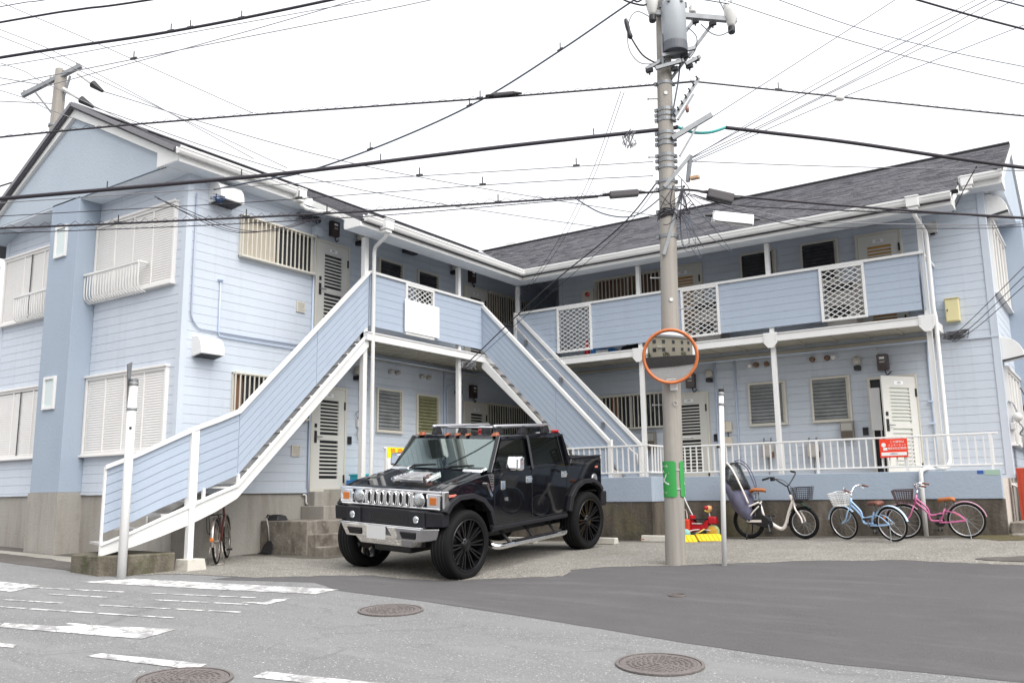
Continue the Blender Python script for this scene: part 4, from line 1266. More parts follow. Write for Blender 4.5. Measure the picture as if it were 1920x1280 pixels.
# concrete foot of the post and kerb under the stair
b = MB(); b.hexa([(-.16, -8.55, .0), (.22, -8.55, .0), (.22, -8.2, .0), (-.16, -8.2, .0), (-.12, -8.52, .36), (.16, -8.52, .36), (.16, -8.24, .36), (-.12, -8.24, .36)])
wp(b, 'post_footing', CONCB, ST1, bevel=.01)
KERB = thing('concrete_kerb', 'dark mossy concrete kerb under the foot of the curved stairs', 'kerb', (-.6, -9.2, gz(-.6, -9.2)))
b = MB(); b.prism([(-1.05, -9.52, -.1), (-.32, -9.56, -.1), (-.02, -9.30, -.1), (-.02, -8.60, -.1), (-1.35, -8.55, -.1), (-1.35, -9.2, -.1)], (0, 0, .56))
wp(b, 'kerb_block', layered('mossy_concrete', (0.13, 0.115, 0.09), [((.045, .05, .02), (1, 1, 1), 3.0, .45, .62, .8), ((.06, .05, .04), (2, 2, .6), 4, .45, .65, .7)], bump=.7, bscale=40), KERB, bevel=.015)

# ---------------------------------------------------------------- corridor foundations (stucco band over stained concrete)
FND = thing('corridor_wall', 'low corridor wall with blue stucco band over dark stained concrete, behind the bicycles', 'wall', (6.6, -.44, gz(6.6, -.44)))
b = MB(); b.box(3.70, 9.43, -.44, -.30, 1.03, 1.485); wp(b, 'stucco_band', STUCCO, FND, bevel=.008)
b = MB(); b.box(3.70, 9.445, -.425, -.30, -.4, 1.028); wp(b, 'concrete_base', CONCD, FND)
b = MB(); b.box(.4, 9.42, -.29, 1.21, -.4, 1.355); wp(b, 'corridor_floor', CONCB, FND)
b = MB(); b.box(9.10, 9.19, -.443, -.4405, 1.42, 1.475); wp(b, 'blue_label', mat('label_blue', (.03, .08, .28), .5), FND)
b = MB(); b.box(9.21, 9.42, -.443, -.4405, 1.40, 1.48); wp(b, 'green_label', mat('label_green', (.27, .38, .30), .5), FND)
FN2 = thing('corridor_wall', 'projecting corridor wall at the stair landing, beside the truck rear wheel', 'wall', (2.3, -1.45, gz(2.3, -1.45)))
b = MB(); b.box(.30, 3.90, -1.47, -1.33, 1.03, 1.485); b.box(3.76, 3.90, -1.33, -.442, 1.03, 1.485); wp(b, 'stucco_band', STUCCO, FN2, bevel=.008)
b = MB(); b.box(.30, 3.885, -1.455, -.45, -.4, 1.028); wp(b, 'concrete_base', CONCD, FN2)
b = MB(); b.box(.30, 3.76, -1.33, -.31, 1.03, 1.355); wp(b, 'corridor_floor', CONCB, FN2)
FN3 = thing('corridor_wall', 'corridor wall along the left wing, half hidden behind the black truck', 'wall', (.44, -3.1, gz(.44, -3.1)))
b = MB(); b.box(.30, .44, -4.80, -1.475, 1.0, 1.40); wp(b, 'stucco_band', STUCCO, FN3, bevel=.008)
b = MB(); b.box(-1.2, .425, -4.78, -1.48, -.4, .998); wp(b, 'concrete_base', CONCD, FN3)
b = MB(); b.box(-1.2, .30, -4.78, 3.6, 1.0, 1.33); wp(b, 'corridor_floor', CONCB, FN3)

STP = thing('concrete_steps', 'weathered concrete steps up to the door between the stairs and the truck', 'steps', (-.3, -5.6, gz(-.3, -5.6)))
b = MB(); b.box(-1.21, -.06, -6.14, -4.79, -.3, .81); wp(b, 'landing', CONCS, STP, bevel=.018)
b = MB(); b.box(-.07, .13, -6.12, -4.6, -.3, .60); wp(b, 'step', CONCS, STP, bevel=.018)
b = MB(); b.box(.12, .36, -6.15, -4.6, -.3, .405); wp(b, 'step', CONCS, STP, bevel=.018)
b = MB(); b.box(-1.21, -.62, -5.25, -4.30, .80, 1.04); wp(b, 'step', CONC, STP, bevel=.014)
b = MB(); b.box(-1.21, -.98, -5.14, -4.20, 1.03, 1.295); wp(b, 'door_step', CONC, STP, bevel=.012)
STR = thing('concrete_steps', 'small mossy concrete step at the right end of the corridor wall', 'steps', (9.75, .1, gz(9.75, .1)))
b = MB(); b.box(9.46, 10.2, -.25, .6, -.2, .66); wp(b, 'step', CONCS, STR, bevel=.02)
b = MB(); b.box(9.50, 10.2, -.62, -.24, -.2, .50); wp(b, 'step', CONCS, STR, bevel=.02)

# ---------------------------------------------------------------- white railings
def railing(label, p, q, ztop, zbot, n_, posts, loc, z_post):
    t = thing('metal_railing', label, 'railing', loc, group='white corridor railings')
    p, q = Vector((*p, 0)), Vector((*q, 0)); d = (q - p).normalized()
    for z, ext in ((ztop, .03), (zbot, .05)):
        b = MB(); a = p - d * ext; c = q + d * ext
        b.bar((a.x, a.y, z), (c.x, c.y, z), .038, .032); wp(b, 'rail', WHITE, t, bevel=.006)
    me = None
    bm_ = MB(); bm_.box(-.011, .011, -.011, .011, 0, ztop - zbot); me = bm_.mesh('baluster'); me.materials.append(WHITE)
    for i in range(n_):
        c = p.lerp(q, (i + .5) / n_)
        o = inst('baluster', me, t, Vector((c.x, c.y, zbot)) - Vector(loc))
    for f in posts:
        c = p.lerp(q, f); b = MB(); b.box(c.x - .02, c.x + .02, c.y - .02, c.y + .02, z_post, ztop); wp(b, 'railing_post', WHITE, t)
    return t
railing('white metal railing along the right wing corridor above the bicycles', (3.80, -.37), (9.41, -.37), 2.06, 1.565, 47, (.0, .18, .5, .76, .985), (6.6, -.37, 1.48), 1.47)
railing('white metal railing at the stair landing behind the truck bed', (.6, -1.40), (3.83, -1.40), 2.06, 1.565, 27, (.02, .5, .985), (2.2, -1.40, 1.48), 1.47)
railing('short white metal railing turning the corner behind the utility pole', (3.83, -1.32), (3.83, -.45), 2.059, 1.566, 7, (), (3.83, -.9, 1.48), 1.47)
railing('white metal railing with the yellow sign beside the left wing post', (.37, -4.78), (.37, -1.55), 2.03, 1.54, 26, (.01, .33, .66, .99), (.37, -3.1, 1.40), 1.39)

# ---------------------------------------------------------------- things fixed to the walls
def wall_thing(name, label, cat, pl, a, z, group=None):
    return thing(name, label, cat, PL[pl](a, z, 0), group=group)
def wpart(name, mt, root, pl, a0, a1, z0, z1, d0, d1, **kw):
    return wp(wbox(MB(), pl, a0, a1, z0, z1, d0, d1), name, mt, root, **kw)
def wall_lamp(label, pl, a, z):
    t = wall_thing('wall_lamp', label, 'wall lamp', pl, a, z, 'round porch lamps')
    w = Vector(PL[pl](0, 0, 1)) - Vector(PL[pl](0, 0, 0)); c = Vector(PL[pl](a, z + .03, .10))
    wpart('bracket', BLACK, t, pl, a - .05, a + .05, z - .14, z - .06, .01, .16)
    b = MB(); prof = [(.085 * math.cos(R(k)), .085 * math.sin(R(k))) for k in range(-80, 81, 20)]
    b.lathe(prof, c, (0, 0, 1), 14); wp(b, 'globe', LAMPG, t, smooth=True)
    b = MB(); b.lathe([(.09, .02), (.075, .07), (.03, .10), (.005, .105)], c, (0, 0, 1), 14); wp(b, 'cap', GREYM, t, smooth=True)
    b = MB(); b.lathe([(.02, -.07), (.028, -.02), (.018, .03)], c, (0, 0, 1), 8); wp(b, 'bulb', PORC, t)
wall_lamp('round porch lamp beside the upper left door', 'L', -3.98, 6.30)
wall_lamp('round porch lamp above the lower left door by the stairs', 'L', -3.97, 3.58)
wall_lamp('dim round porch lamp high in the inner corner balcony', 'L', -.93, 6.32)
wall_lamp('round porch lamp right of the mirror above the door behind the pole', 'R', 4.08, 3.60)
wall_lamp('round porch lamp left of the open door', 'R', 7.06, 3.58)
wall_lamp('dim round porch lamp in the inner corner on the ground floor', 'L', -.78, 3.58)
def meter(label, pl, a, z):
    t = wall_thing('electric_meter', label, 'electric meter', pl, a, z, 'dark brown electricity meters')
    MB_ = mat('meter_case', (.035, .02, .017), .3, coat=.4)
    wpart('case', MB_, t, pl, a - .10, a + .10, z - .15, z + .15, .01, .12, bevel=.012)
    wpart('dial_window', SIGNW, t, pl, a - .05, a + .04, z + .06, z + .10, .12, .124)
    wpart('lower_window', GREYM, t, pl, a - .05, a + .04, z - .01, z + .02, .12, .124)
    b = MB(); b.tube(smooth_path([PL[pl](a + .02, z - .15, .06), PL[pl](a + .06, z - .24, .07), PL[pl](a + .13, z - .18, .05)], 4), .012, 5); wp(b, 'cable', WIRE, t)
meter('dark electricity meter above the upper left door', 'L', -4.66, 6.33)
meter('dark electricity meter upstairs in the inner corner', 'L', -.22, 6.27)
meter('dark electricity meter downstairs in the inner corner behind the truck', 'L', -.20, 3.54)
meter('dark electricity meter above the open door', 'R', 7.52, 3.55)
meter('dark electricity meter behind the convex mirror', 'R', 3.66, 3.52)
def mailbox(label, a0, a1, z0, z1):
    t = wall_thing('mailbox', label, 'mailbox', 'R', (a0 + a1) / 2, z0, 'steel mailboxes')
    wpart('body', mat('mailbox_steel', (.30, .28, .25), .35, metal=.5), t, 'R', a0, a1, z0, z1, .015, .14, bevel=.006)
    wpart('lower_door', mat('mailbox_brown', (.09, .075, .06), .4), t, 'R', a0 + .015, a1 - .015, z0 + .01, z0 + (z1 - z0) * .45, .14, .146)
    wpart('flap', mat('mailbox_flap', (.48, .47, .43), .3, metal=.4), t, 'R', a0 + .02, a1 - .02, z0 + (z1 - z0) * .50, z1 - .04, .14, .15)
mailbox('steel mailbox with brown lower door left of the open door', 6.67, 6.905, 2.14, 2.48)
mailbox('grey steel mailbox beside the utility pole under the barred window', 2.53, 2.79, 2.10, 2.49)
def gas_meter(label, a, z):
    t = wall_thing('gas_meter', label, 'gas meter', 'R', a, z, 'grey gas meters')
    wpart('case', GREYM, t, 'R', a - .12, a + .12, z - .13, z + .14, .03, .17, bevel=.03)
    wpart('side_rust', RUSTB, t, 'R', a + .06, a + .12, z - .14, z - .02, .10, .172)
    b = MB(); b.cyl(PL['R'](a - .07, z + .14, .1), PL['R'](a - .07, z + .26, .1), .018, n=8); b.cyl(PL['R'](a + .07, z + .14, .1), PL['R'](a + .07, z + .26, .1), .018, n=8); wp(b, 'pipes', STEEL, t)
    b = MB(); b.cyl(PL['R'](a, z - .13, .1), PL['R'](a, 1.4, .1), .014, n=8); wp(b, 'lower_pipe', STEEL, t)
gas_meter('grey gas meter behind the railing, left of the second white post', 5.24, 1.98)
gas_meter('grey gas meter behind the railing under the right louvre window', 6.13, 1.95)
def intercom(label, pl, a, z):
    t = wall_thing('intercom', label, 'intercom', pl, a, z, 'black door intercoms')
    wpart('case', BLACK, t, pl, a - .05, a + .05, z - .075, z + .075, .012, .035, bevel=.006)
    wpart('speaker', TRIM, t, pl, a - .03, a + .03, z + .01, z + .05, .035, .038)
intercom('black intercom beside the lower left door', 'L', -4.10, 2.26)
intercom('black intercom beside the open door', 'R', 7.10, 2.28)
intercom('black intercom right of the door behind the utility pole', 'R', 4.14, 2.30)
t = wall_thing('alarm_box', 'grey fire alarm box with red button on the upper balcony', 'alarm box', 'R', 1.22, 5.60)
wpart('case', CREAM, t, 'R', 1.06, 1.38, 5.42, 5.86, .012, .10, bevel=.01)
b = MB(); b.lathe([(.055, 0), (.05, .03), (.02, .04)], PL['R'](1.22, 5.74, .10), (0, -1, 0), 14); wp(b, 'button', REDL, t)
t = wall_thing('switch_box', 'beige steel switch box on the right end wall', 'switch box', 'R', 8.79, 4.17)
wpart('case', BEIGE, t, 'R', 8.67, 8.90, 4.17, 4.59, .012, .14, bevel=.008)
wpart('door_panel', BEIGE, t, 'R', 8.685, 8.885, 4.185, 4.565, .14, .148)
wpart('rain_lip', BEIGE, t, 'R', 8.66, 8.91, 4.59, 4.60, .012, .16)
wpart('latch', BLACK, t, 'R', 8.70, 8.715, 4.36, 4.40, .148, .156)
t = wall_thing('junction_box', 'small grey junction box under the right eave', 'junction box', 'R', 8.58, 5.87)
wpart('case', mat('box_grey', (.40, .40, .38), .6, var=.2, vscale=8), t, 'R', 8.49, 8.67, 5.88, 6.09, .012, .10, bevel=.008)
wpart('glands', BLACK, t, 'R', 8.54, 8.62, 5.85, 5.88, .03, .07)
t = wall_thing('junction_box', 'pale blue junction box left of the upper left door', 'junction box', 'L', -5.11, 6.12)
wpart('case', SIDING, t, 'L', -5.20, -5.03, 6.08, 6.26, .012, .12, bevel=.008)
wpart('cover', SIDING, t, 'L', -5.19, -5.04, 6.09, 6.25, .12, .126)
t = wall_thing('meter_box', 'beige terminal boxes with wires behind the thin white post', 'meter box', 'R', 4.42, 2.4)
wpart('upper_box', mat('box_beige', (.52, .48, .40), .6), t, 'R', 4.33, 4.50, 2.40, 2.62, .012, .09, bevel=.008)
wpart('lower_box', MATS['box_beige'], t, 'R', 4.32, 4.49, 2.10, 2.30, .012, .09, bevel=.008)
wpart('wire', BLACK, t, 'R', 4.40, 4.415, 2.30, 2.40, .03, .045)
t = wall_thing('cable_box', 'small white cable box with loose wires by the lower left door', 'cable box', 'L', -3.86, 2.62)
wpart('case', WHITE, t, 'L', -3.93, -3.80, 2.52, 2.68, .012, .07, bevel=.01)
b = MB(); b.tube(smooth_path([PL['L'](-3.86, 2.52, .05), PL['L'](-3.94, 2.40, .06), PL['L'](-3.88, 2.25, .05), PL['L'](-3.72, 2.22, .05)], 4), .008, 5); wp(b, 'wire', WIREG, t)
b = MB(); b.tube(smooth_path([PL['L'](-3.90, 2.68, .05), PL['L'](-3.97, 2.78, .05), PL['L'](-3.87, 2.85, .05)], 4), .008, 5); wp(b, 'upper_wire', WIREG, t)
for i, (pl, a, z, lab) in enumerate((('R', 6.78, 6.42, 'small black fixture under the eave above the dark upper window'), ('R', 7.55, 6.30, 'long black fixture under the eave above the upper right door'), ('L', -2.5, 6.36, 'small black cable clamp under the upper left eave'))):
    t = wall_thing('eave_fixture', lab, 'fixture', pl, a, z)
    wpart('body', BLACK, t, pl, a - (.08 if i == 0 else .17), a + (.08 if i == 0 else .17), z - .05, z + .03, .05, .2)
    wpart('arm', BLACK, t, pl, a - .02, a + .02, z + .03, z + .07, .0, .12)
# boards and stuff on the balcony
t = thing('notice_board', 'blank white square board hung under the lattice of the left balcony', 'board', (.06, -3.44, 4.35))
b = MB(); b.box(.052, .062, -3.94, -2.92, 4.40, 4.86); 
b = MB(); b.box(.055, .065, -3.93, -2.90, 4.28, 4.91); wp(b, 'board', SIGNW, t)
b = MB(); b.box(.045, .055, -3.6, -3.58, 4.25, 4.95); b.box(.045, .055, -3.22, -3.20, 4.25, 4.95); wp(b, 'hanger', WHITE, t)
t = thing('storage_bag', 'blue bag lying on the right balcony floor behind the lattice', 'bag', (2.05, .3, 4.11))
b = MB(); b.hexa([(1.72, .2, 4.105), (2.42, .2, 4.105), (2.42, .5, 4.105), (1.72, .5, 4.105), (1.76, .24, 4.30), (2.30, .24, 4.27), (2.30, .46, 4.27), (1.76, .46, 4.30)]); wp(b, 'bag_body', BLUEC, t, bevel=.03)
b = MB(); b.box(1.9, 2.2, .195, .2, 4.15, 4.24); wp(b, 'white_print', SIGNW, t)
t = thing('storage_bag', 'dark grey bag lying on the right balcony beside the blue one', 'bag', (2.7, .3, 4.11))
b = MB(); b.hexa([(2.45, .2, 4.105), (3.0, .2, 4.105), (3.0, .5, 4.105), (2.45, .5, 4.105), (2.5, .24, 4.28), (2.95, .24, 4.30), (2.95, .46, 4.30), (2.5, .46, 4.28)]); wp(b, 'bag_body', TRIM, t, bevel=.04)
b = MB(); b.tube(smooth_path([(2.6, .3, 4.28), (2.65, .3, 4.36), (2.8, .3, 4.36), (2.85, .3, 4.29)], 4), .01, 5); wp(b, 'strap', BLACK, t)
t = thing('fire_extinguisher', 'small red fire extinguisher on the right balcony floor beside the lattice', 'fire extinguisher', (1.63, .3, 4.11))
b = MB(); b.lathe([(.055, 0), (.06, .03), (.06, .30), (.03, .37), (.02, .40)], (1.63, .3, 4.105), (0, 0, 1), 12); wp(b, 'tank', REDP, t, smooth=True)
b = MB(); b.box(1.61, 1.72, .28, .32, 4.50, 4.53); wp(b, 'lever', BLACK, t)
def washer(x, y, label):
    t = thing('washing_machine', label, 'washing machine', (x, y, 4.11), group='things behind the balcony lattices')
    b = MB(); b.box(x - .27, x + .27, y - .25, y + .25, 4.11, 5.02); wp(b, 'cabinet', GREYM, t, bevel=.02)
    b = MB(); b.box(x - .25, x + .25, y - .255, y - .25, 4.86, 4.98); wp(b, 'control_panel', BLACK, t)
    b = MB(); b.box(x - .20, x + .16, y - .256, y - .25, 4.35, 4.58); wp(b, 'dark_panel', BLACK, t)
washer(4.40, .62, 'grey washing machine behind the middle lattice of the right balcony')
washer(7.02, .62, 'grey washing machine behind the right lattice of the right balcony')
# box by the lower left door
t = thing('crate_stack', 'blue and teal plastic crates beside the lower left door', 'crates', (-.75, -4.0, 1.33))
b = MB(); b.box(-1.05, -.55, -4.30, -3.72, 1.335, 1.50); wp(b, 'blue_crate', BLUEC, t, bevel=.012)
b = MB(); b.box(-1.0, -.6, -4.25, -3.76, 1.50, 1.60); b.box(-1.02, -.58, -4.27, -3.74, 1.58, 1.61); wp(b, 'teal_crate', TEALC, t, bevel=.008)
t = thing('shoe_box', 'black box on the concrete landing beside the stairs', 'box', (-1.03, -5.95, .81))
b = MB(); b.hexa([(-1.16, -6.08, .812), (-.88, -6.08, .812), (-.88, -5.82, .812), (-1.16, -5.82, .812), (-1.14, -6.02, .90), (-.92, -6.02, .89), (-.92, -5.84, .89), (-1.14, -5.84, .90)]); wp(b, 'box_body', BLACK, t, bevel=.012)
b = MB(); b.box(-1.1, -.95, -6.0, -5.88, .899, .906); wp(b, 'lid', TRIM, t)
# grey board standing in for a blanked-out patch at the open doorway
t = thing('door_board', 'plain grey panel standing in for a blanked-out patch at the open doorway', 'board', (7.34, 1.02, 1.4))
b = MB(); b.hexa([(7.255, 1.02, 2.28), (7.455, .95, 2.27), (7.455, .935, 2.27), (7.255, 1.005, 2.28), (7.255, 1.02, 3.07), (7.455, .95, 3.06), (7.455, .935, 3.06), (7.255, 1.005, 3.07)])
wp(b, 'panel', SIGNG, t)
b = MB(); b.box(7.28, 7.30, .97, .99, 1.40, 2.29); b.box(7.42, 7.44, .93, .95, 1.40, 2.28); wp(b, 'legs', SIGNG, t)

# ---------------------------------------------------------------- the black pickup truck
CAR = thing('pickup_truck', 'glossy black four-door pickup truck with chrome grille and huge black wheels', 'truck')
cF = Vector((-.032, -.997, -.072)).normalized(); cL = Vector((.998, -.027, -.059)); cL = (cL - cF * cL.dot(cF)).normalized(); cU = cF.cross(cL)
cm = Matrix((cF, cL, cU)).transposed().to_4x4(); cm.translation = Vector((2.685, -5.088, .256 - .01))
CAR.matrix_world = cm
def cp(mb, name, mt, par=CAR, **kw): return mb.build(name, mt, par, **kw)
AX, WRAD = 1.56, .465
arcF = [(2.0, .80), (1.97, .90), (1.88, 1.00), (1.72, 1.07), (1.44, 1.07), (1.24, 1.00), (1.08, .86), (1.01, .66)]
arcR = [(-1.03, .66), (-1.09, .86), (-1.23, 1.00), (-1.42, 1.07), (-1.70, 1.07), (-1.87, 1.00), (-1.97, .90), (-2.0, .82)]
prof = arcF + [(.98, .56), (-1.0, .58)] + arcR + [(-2.06, .82), (-2.06, 1.44), (-2.03, 1.48), (-1.13, 1.48), (-1.10, 1.41), (.93, 1.385), (1.30, 1.335), (1.70, 1.27), (1.97, 1.19), (2.0, 1.14)]
b = MB()
# body side with a slight tumblehome: three slices across
def slices(prof, ys, shrink):
    bb = MB(); n_ = len(prof); v = []
    for y, k in zip(ys, shrink):
        for x, z in prof:
            v.append((x, y, z))
    f = []
    for s in range(len(ys) - 1):
        for i in range(n_):
            j = (i + 1) % n_
            f.append((s * n_ + i, s * n_ + j, (s + 1) * n_ + j, (s + 1) * n_ + i))
    f += [tuple(range(n_))[::-1], tuple((len(ys) - 1) * n_ + i for i in range(n_))]
    bb.add(v, f); return bb
BODY = cp(slices(prof, (-.97, .97), (1, 1)), 'body', PAINTB, bevel=.022, segs=3)
# inner wheel housings
for sx in (1, -1):
    b = MB(); b.box(sx * AX - .45 if sx > 0 else sx * AX - .42, sx * AX + .40, -.62, .62, .45, 1.10); cp(b, 'wheel_housing', DARK)
# bonnet
b = MB(); b.hexa([(.95, -.74, 1.36), (1.985, -.70, 1.15), (1.985, .70, 1.15), (.95, .74, 1.36), (.95, -.72, 1.425), (1.96, -.66, 1.225), (1.96, .66, 1.225), (.95, .72, 1.425)])
HOOD = cp(b, 'bonnet', PAINTB, bevel=.02, segs=3)
for s in (-1, 1):
    b = MB(); b.bar((1.0, s * .735, 1.395), (1.97, s * .70, 1.19), .012, .02); cp(b, 'bonnet_gap', DARK)
    b = MB(); b.hexa([(1.1, s * .80 - .1, 1.36), (1.93, s * .80 - .1, 1.19), (1.93, s * .80 + .1, 1.19), (1.1, s * .80 + .1, 1.36), (1.1, s * .80 - .06, 1.40), (1.9, s * .80 - .05, 1.225), (1.9, s * .80 + .05, 1.225), (1.1, s * .80 + .06, 1.40)]); cp(b, 'wing_crown', PAINTB, bevel=.015)
# chrome bonnet louvre panel
def hz(x): return 1.425 - (x - .95) * .198
b = MB(); b.hexa([(1.28, -.30, hz(1.28) - .005), (1.62, -.36, hz(1.62) - .005), (1.62, .36, hz(1.62) - .005), (1.28, .30, hz(1.28) - .005), (1.28, -.28, hz(1.28) + .02), (1.62, -.34, hz(1.62) + .02), (1.62, .34, hz(1.62) + .02), (1.28, .28, hz(1.28) + .02)])
LVP = cp(b, 'bonnet_louvre', CHROME, bevel=.004)
for i in range(5):
    x = 1.31 + i * .06
    b = MB(); b.box(x, x + .04, -.21, .21, hz(x) + .012, hz(x) + .036); cp(b, 'louvre', CHROME, LVP)
for s in (-1, 1):
    b = MB(); b.bar((1.27, s * .26, hz(1.27) + .02), (1.63, s * .30, hz(1.63) + .02), .05, .04); cp(b, 'louvre_side', CHROME, LVP)
    b = MB(); b.hexa([(.93, s * .70 - .19, 1.40), (1.08, s * .70 - .19, 1.39), (1.08, s * .70 + .17, 1.39), (.93, s * .70 + .17, 1.40), (.94, s * .70 - .17, 1.455), (1.05, s * .70 - .17, 1.43), (1.05, s * .70 + .16, 1.43), (.94, s * .70 + .16, 1.455)])
    cp(b, 'cowl_vent', CHROME, bevel=.008)
# cab: pillars, roof, glass
def pillar(p, q, w, h, name='pillar'): cp(MB().bar(p, q, w, h), name, PAINTB, bevel=.01)
for s in (-1, 1):
    pillar((.95, s * .93, 1.37), (.60, s * .82, 1.87), .07, .07)
    pillar((-.02, s * .955, 1.37), (-.05, s * .835, 1.87), .05, .11)
    pillar((-.98, s * .955, 1.37), (-.96, s * .835, 1.87), .06, .13)
    b = MB(); b.prism([(-1.13, s * .97, 1.40), (-.90, s * .97, 1.40), (-.90, s * .84, 1.87), (-1.08, s * .84, 1.87)], (0, -s * .05, 0)); cp(b, 'rear_pillar', PAINTB, bevel=.008)
    b = MB(); b.bar((.92, s * .955, 1.405), (-1.08, s * .955, 1.425), .05, .05); cp(b, 'belt_rail', PAINTB, bevel=.008)
    for (x0, x1, xt0, xt1, nm) in ((.88, .04, .58, .0, 'front'), (-.08, -.90, -.10, -.90, 'rear')):
        b = MB(); b.prism([(x0, s * .945, 1.42), (x1, s * .945, 1.42), (xt1, s * .842, 1.82), (xt0, s * .842, 1.82)], (0, -s * .008, 0)); cp(b, 'side_window', SIDEGL)
    # door shut lines, handles, trim
    for x in (.90, -.02, -.985):
        b = MB(); b.box(x - .005, x + .005, s * .968 - .006, s * .968 + .006, .68 if x > -.5 else 1.0, 1.39); cp(b, 'door_gap', DARK)
    b = MB(); b.box(-.99, .90, s * .968 - .006, s * .968 + .006, .655, .667); cp(b, 'door_gap', DARK)
    for x, z in ((.06, 1.235), (-.90, 1.255)):
        h = cp(MB().box(x - .075, x + .075, s * .97 - .008, s * .97 + .008, z - .05, z + .05), 'door_handle', CHROME, bevel=.008)
        b = MB(); b.box(x - .06, x + .06, s * .985 - .012, s * .985 + .012, z - .012, z + .02); cp(b, 'grip', CHROME, h, bevel=.006)
    # rocker, step bar
    b = MB(); b.box(-.98, .98, s * .96 - .03, s * .96 + .03, .575, .64); cp(b, 'rocker_trim', TRIM, bevel=.015)
    b = MB(); y_ = s * 1.04
    b.tube(smooth_path([(.98, s * .90, .42), (.93, y_, .365), (.4, y_, .36), (-.4, y_, .365), (-.80, y_, .37), (-.86, s * .92, .42)], 5), .042, 10); SB = cp(b, 'step_bar', CHROME, smooth=True)
    b = MB(); b.box(-.55, .55, s * 1.045 - .035, s * 1.045 + .035, .395, .41); cp(b, 'step_pad', TRIM, SB)
    for x in (.6, 0, -.6):
        b = MB(); b.bar((x, s * .80, .58), (x, s * 1.02, .37), .05, .02); cp(b, 'step_bracket', BLACK)
    # wheel arch flares
    for arc in (arcF, arcR):
        cx = AX if arc is arcF else -AX
        inner = arc[1:] if arc is arcF else arc[:-1]
        outer = [(cx + (x - cx) * 1.15, .50 + (z - .50) * 1.12) for x, z in inner]
        bb = MB(); v = []
        for (x, z), (X, Z) in zip(inner, outer):
            v += [(x, s * .95, z), (x, s * 1.045, z), (X, s * 1.035, Z), (X, s * .95, Z)]
        f = []
        for i in range(len(inner) - 1):
            for j in range(4):
                f.append((i * 4 + j, i * 4 + (j + 1) % 4, (i + 1) * 4 + (j + 1) % 4, (i + 1) * 4 + j))
        f += [(0, 1, 2, 3), tuple((len(inner) - 1) * 4 + j for j in (3, 2, 1, 0))]
        bb.add(v, f); cp(bb, 'arch_flare', TRIM, bevel=.012)
    # fender side louvre + hood latch + marker
    SV = cp(MB().prism([(1.06, s * .971, 1.36), (.93, s * .971, 1.365), (.93, s * .971, 1.17), (.965, s * .971, 1.12)], (0, s * .012, 0)), 'side_vent', CHROME)
    for i in range(5):
        b = MB(); z = 1.325 - i * .035; b.box(.945, 1.02 - i * .008, s * .984 - .004, s * .984 + .004, z, z + .016); cp(b, 'vent_slot', DARK, SV)
    b = MB(); b.bar((1.10, s * .985, 1.23), (.99, s * .985, 1.06), .03, .04); b.cyl((1.10, s * .97, 1.23), (1.10, s * 1.01, 1.23), .03, n=10); cp(b, 'bonnet_latch', CHROME)
    b = MB(); b.box(1.74, 1.90, s * .965 - .012, s * .965 + .012, 1.115, 1.15); cp(b, 'side_marker', mat('marker_pink', (.55, .16, .13), .2, coat=.5), bevel=.006)
    # mirrors
    b = MB(); b.bar((.76, s * .95, 1.40), (.66, s * 1.12, 1.43), .05, .05); cp(b, 'mirror_arm', TRIM)
    MR = cp(MB().hexa([(.57, s * 1.02, 1.40), (.72, s * 1.02, 1.41), (.72, s * 1.26, 1.41), (.57, s * 1.26, 1.40), (.57, s * 1.02, 1.61), (.70, s * 1.03, 1.605), (.70, s * 1.25, 1.605), (.57, s * 1.26, 1.61)]), 'wing_mirror', CHROME, bevel=.035, segs=3)
    b = MB(); b.box(.555, .572, s * 1.14 - .10, s * 1.14 + .10, 1.42, 1.59); cp(b, 'mirror_glass', MIRROR, MR)
    b = MB(); b.box(.66, .76, s * .97 - .02, s * .97 + .02, 1.13, 1.26); cp(b, 'mirror_base', CHROME, bevel=.012)
    # bed rail and tail
    b = MB(); b.box(-2.05, -1.14, s * .93 - .045, s * .93 + .045, 1.478, 1.505); cp(b, 'bed_rail', TRIM, bevel=.01)
    b = MB(); b.box(-2.075, -2.05, s * .88 - .07, s * .88 + .07, 1.10, 1.40); cp(b, 'tail_lamp', REDL, bevel=.01)
    b = MB(); b.box(-1.93, -1.85, s * .971 - .006, s * .971 + .006, 1.30, 1.33); cp(b, 'rear_badge', MATS['marker_pink'])
b = MB(); b.lathe([(.085, 0), (.085, .012), (.075, .018), (.005, .018)], (-1.82, .968, 1.12), (0, 1, 0), 20); cp(b, 'fuel_cap', ALU)
text_part('badge', 'H2', CAR, (.62, .972, .99), (-1, 0, 0), (0, 0, 1), .07, ALU, .003)
b = MB(); b.hexa([(-1.09, -.85, 1.82), (.62, -.84, 1.82), (.62, .84, 1.82), (-1.09, .85, 1.82), (-1.06, -.80, 1.905), (.53, -.79, 1.90), (.53, .79, 1.90), (-1.06, .80, 1.905)]); ROOFC = cp(b, 'cab_roof', PAINTB, bevel=.025, segs=3)
b = MB(); b.prism([(.955, -.90, 1.415), (.955, .90, 1.415), (.615, .79, 1.835), (.615, -.79, 1.835)], (.008, 0, .006)); WS = cp(b, 'windscreen', WSHIELD)
b = MB(); b.prism([(-1.12, -.86, 1.44), (-1.12, .86, 1.44), (-1.07, .76, 1.82), (-1.07, -.76, 1.82)], (-.008, 0, .0)); cp(b, 'rear_window', SIDEGL)
for y0 in (-.62, .10):
    b = MB(); b.tube([(.985, y0, 1.43), (.955, y0 + .12, 1.45), (.93, y0 + .42, 1.47)], .010, 6); b.bar((.955, y0 + .10, 1.455), (.925, y0 + .52, 1.475), .012, .02); cp(b, 'wiper', BLACK)
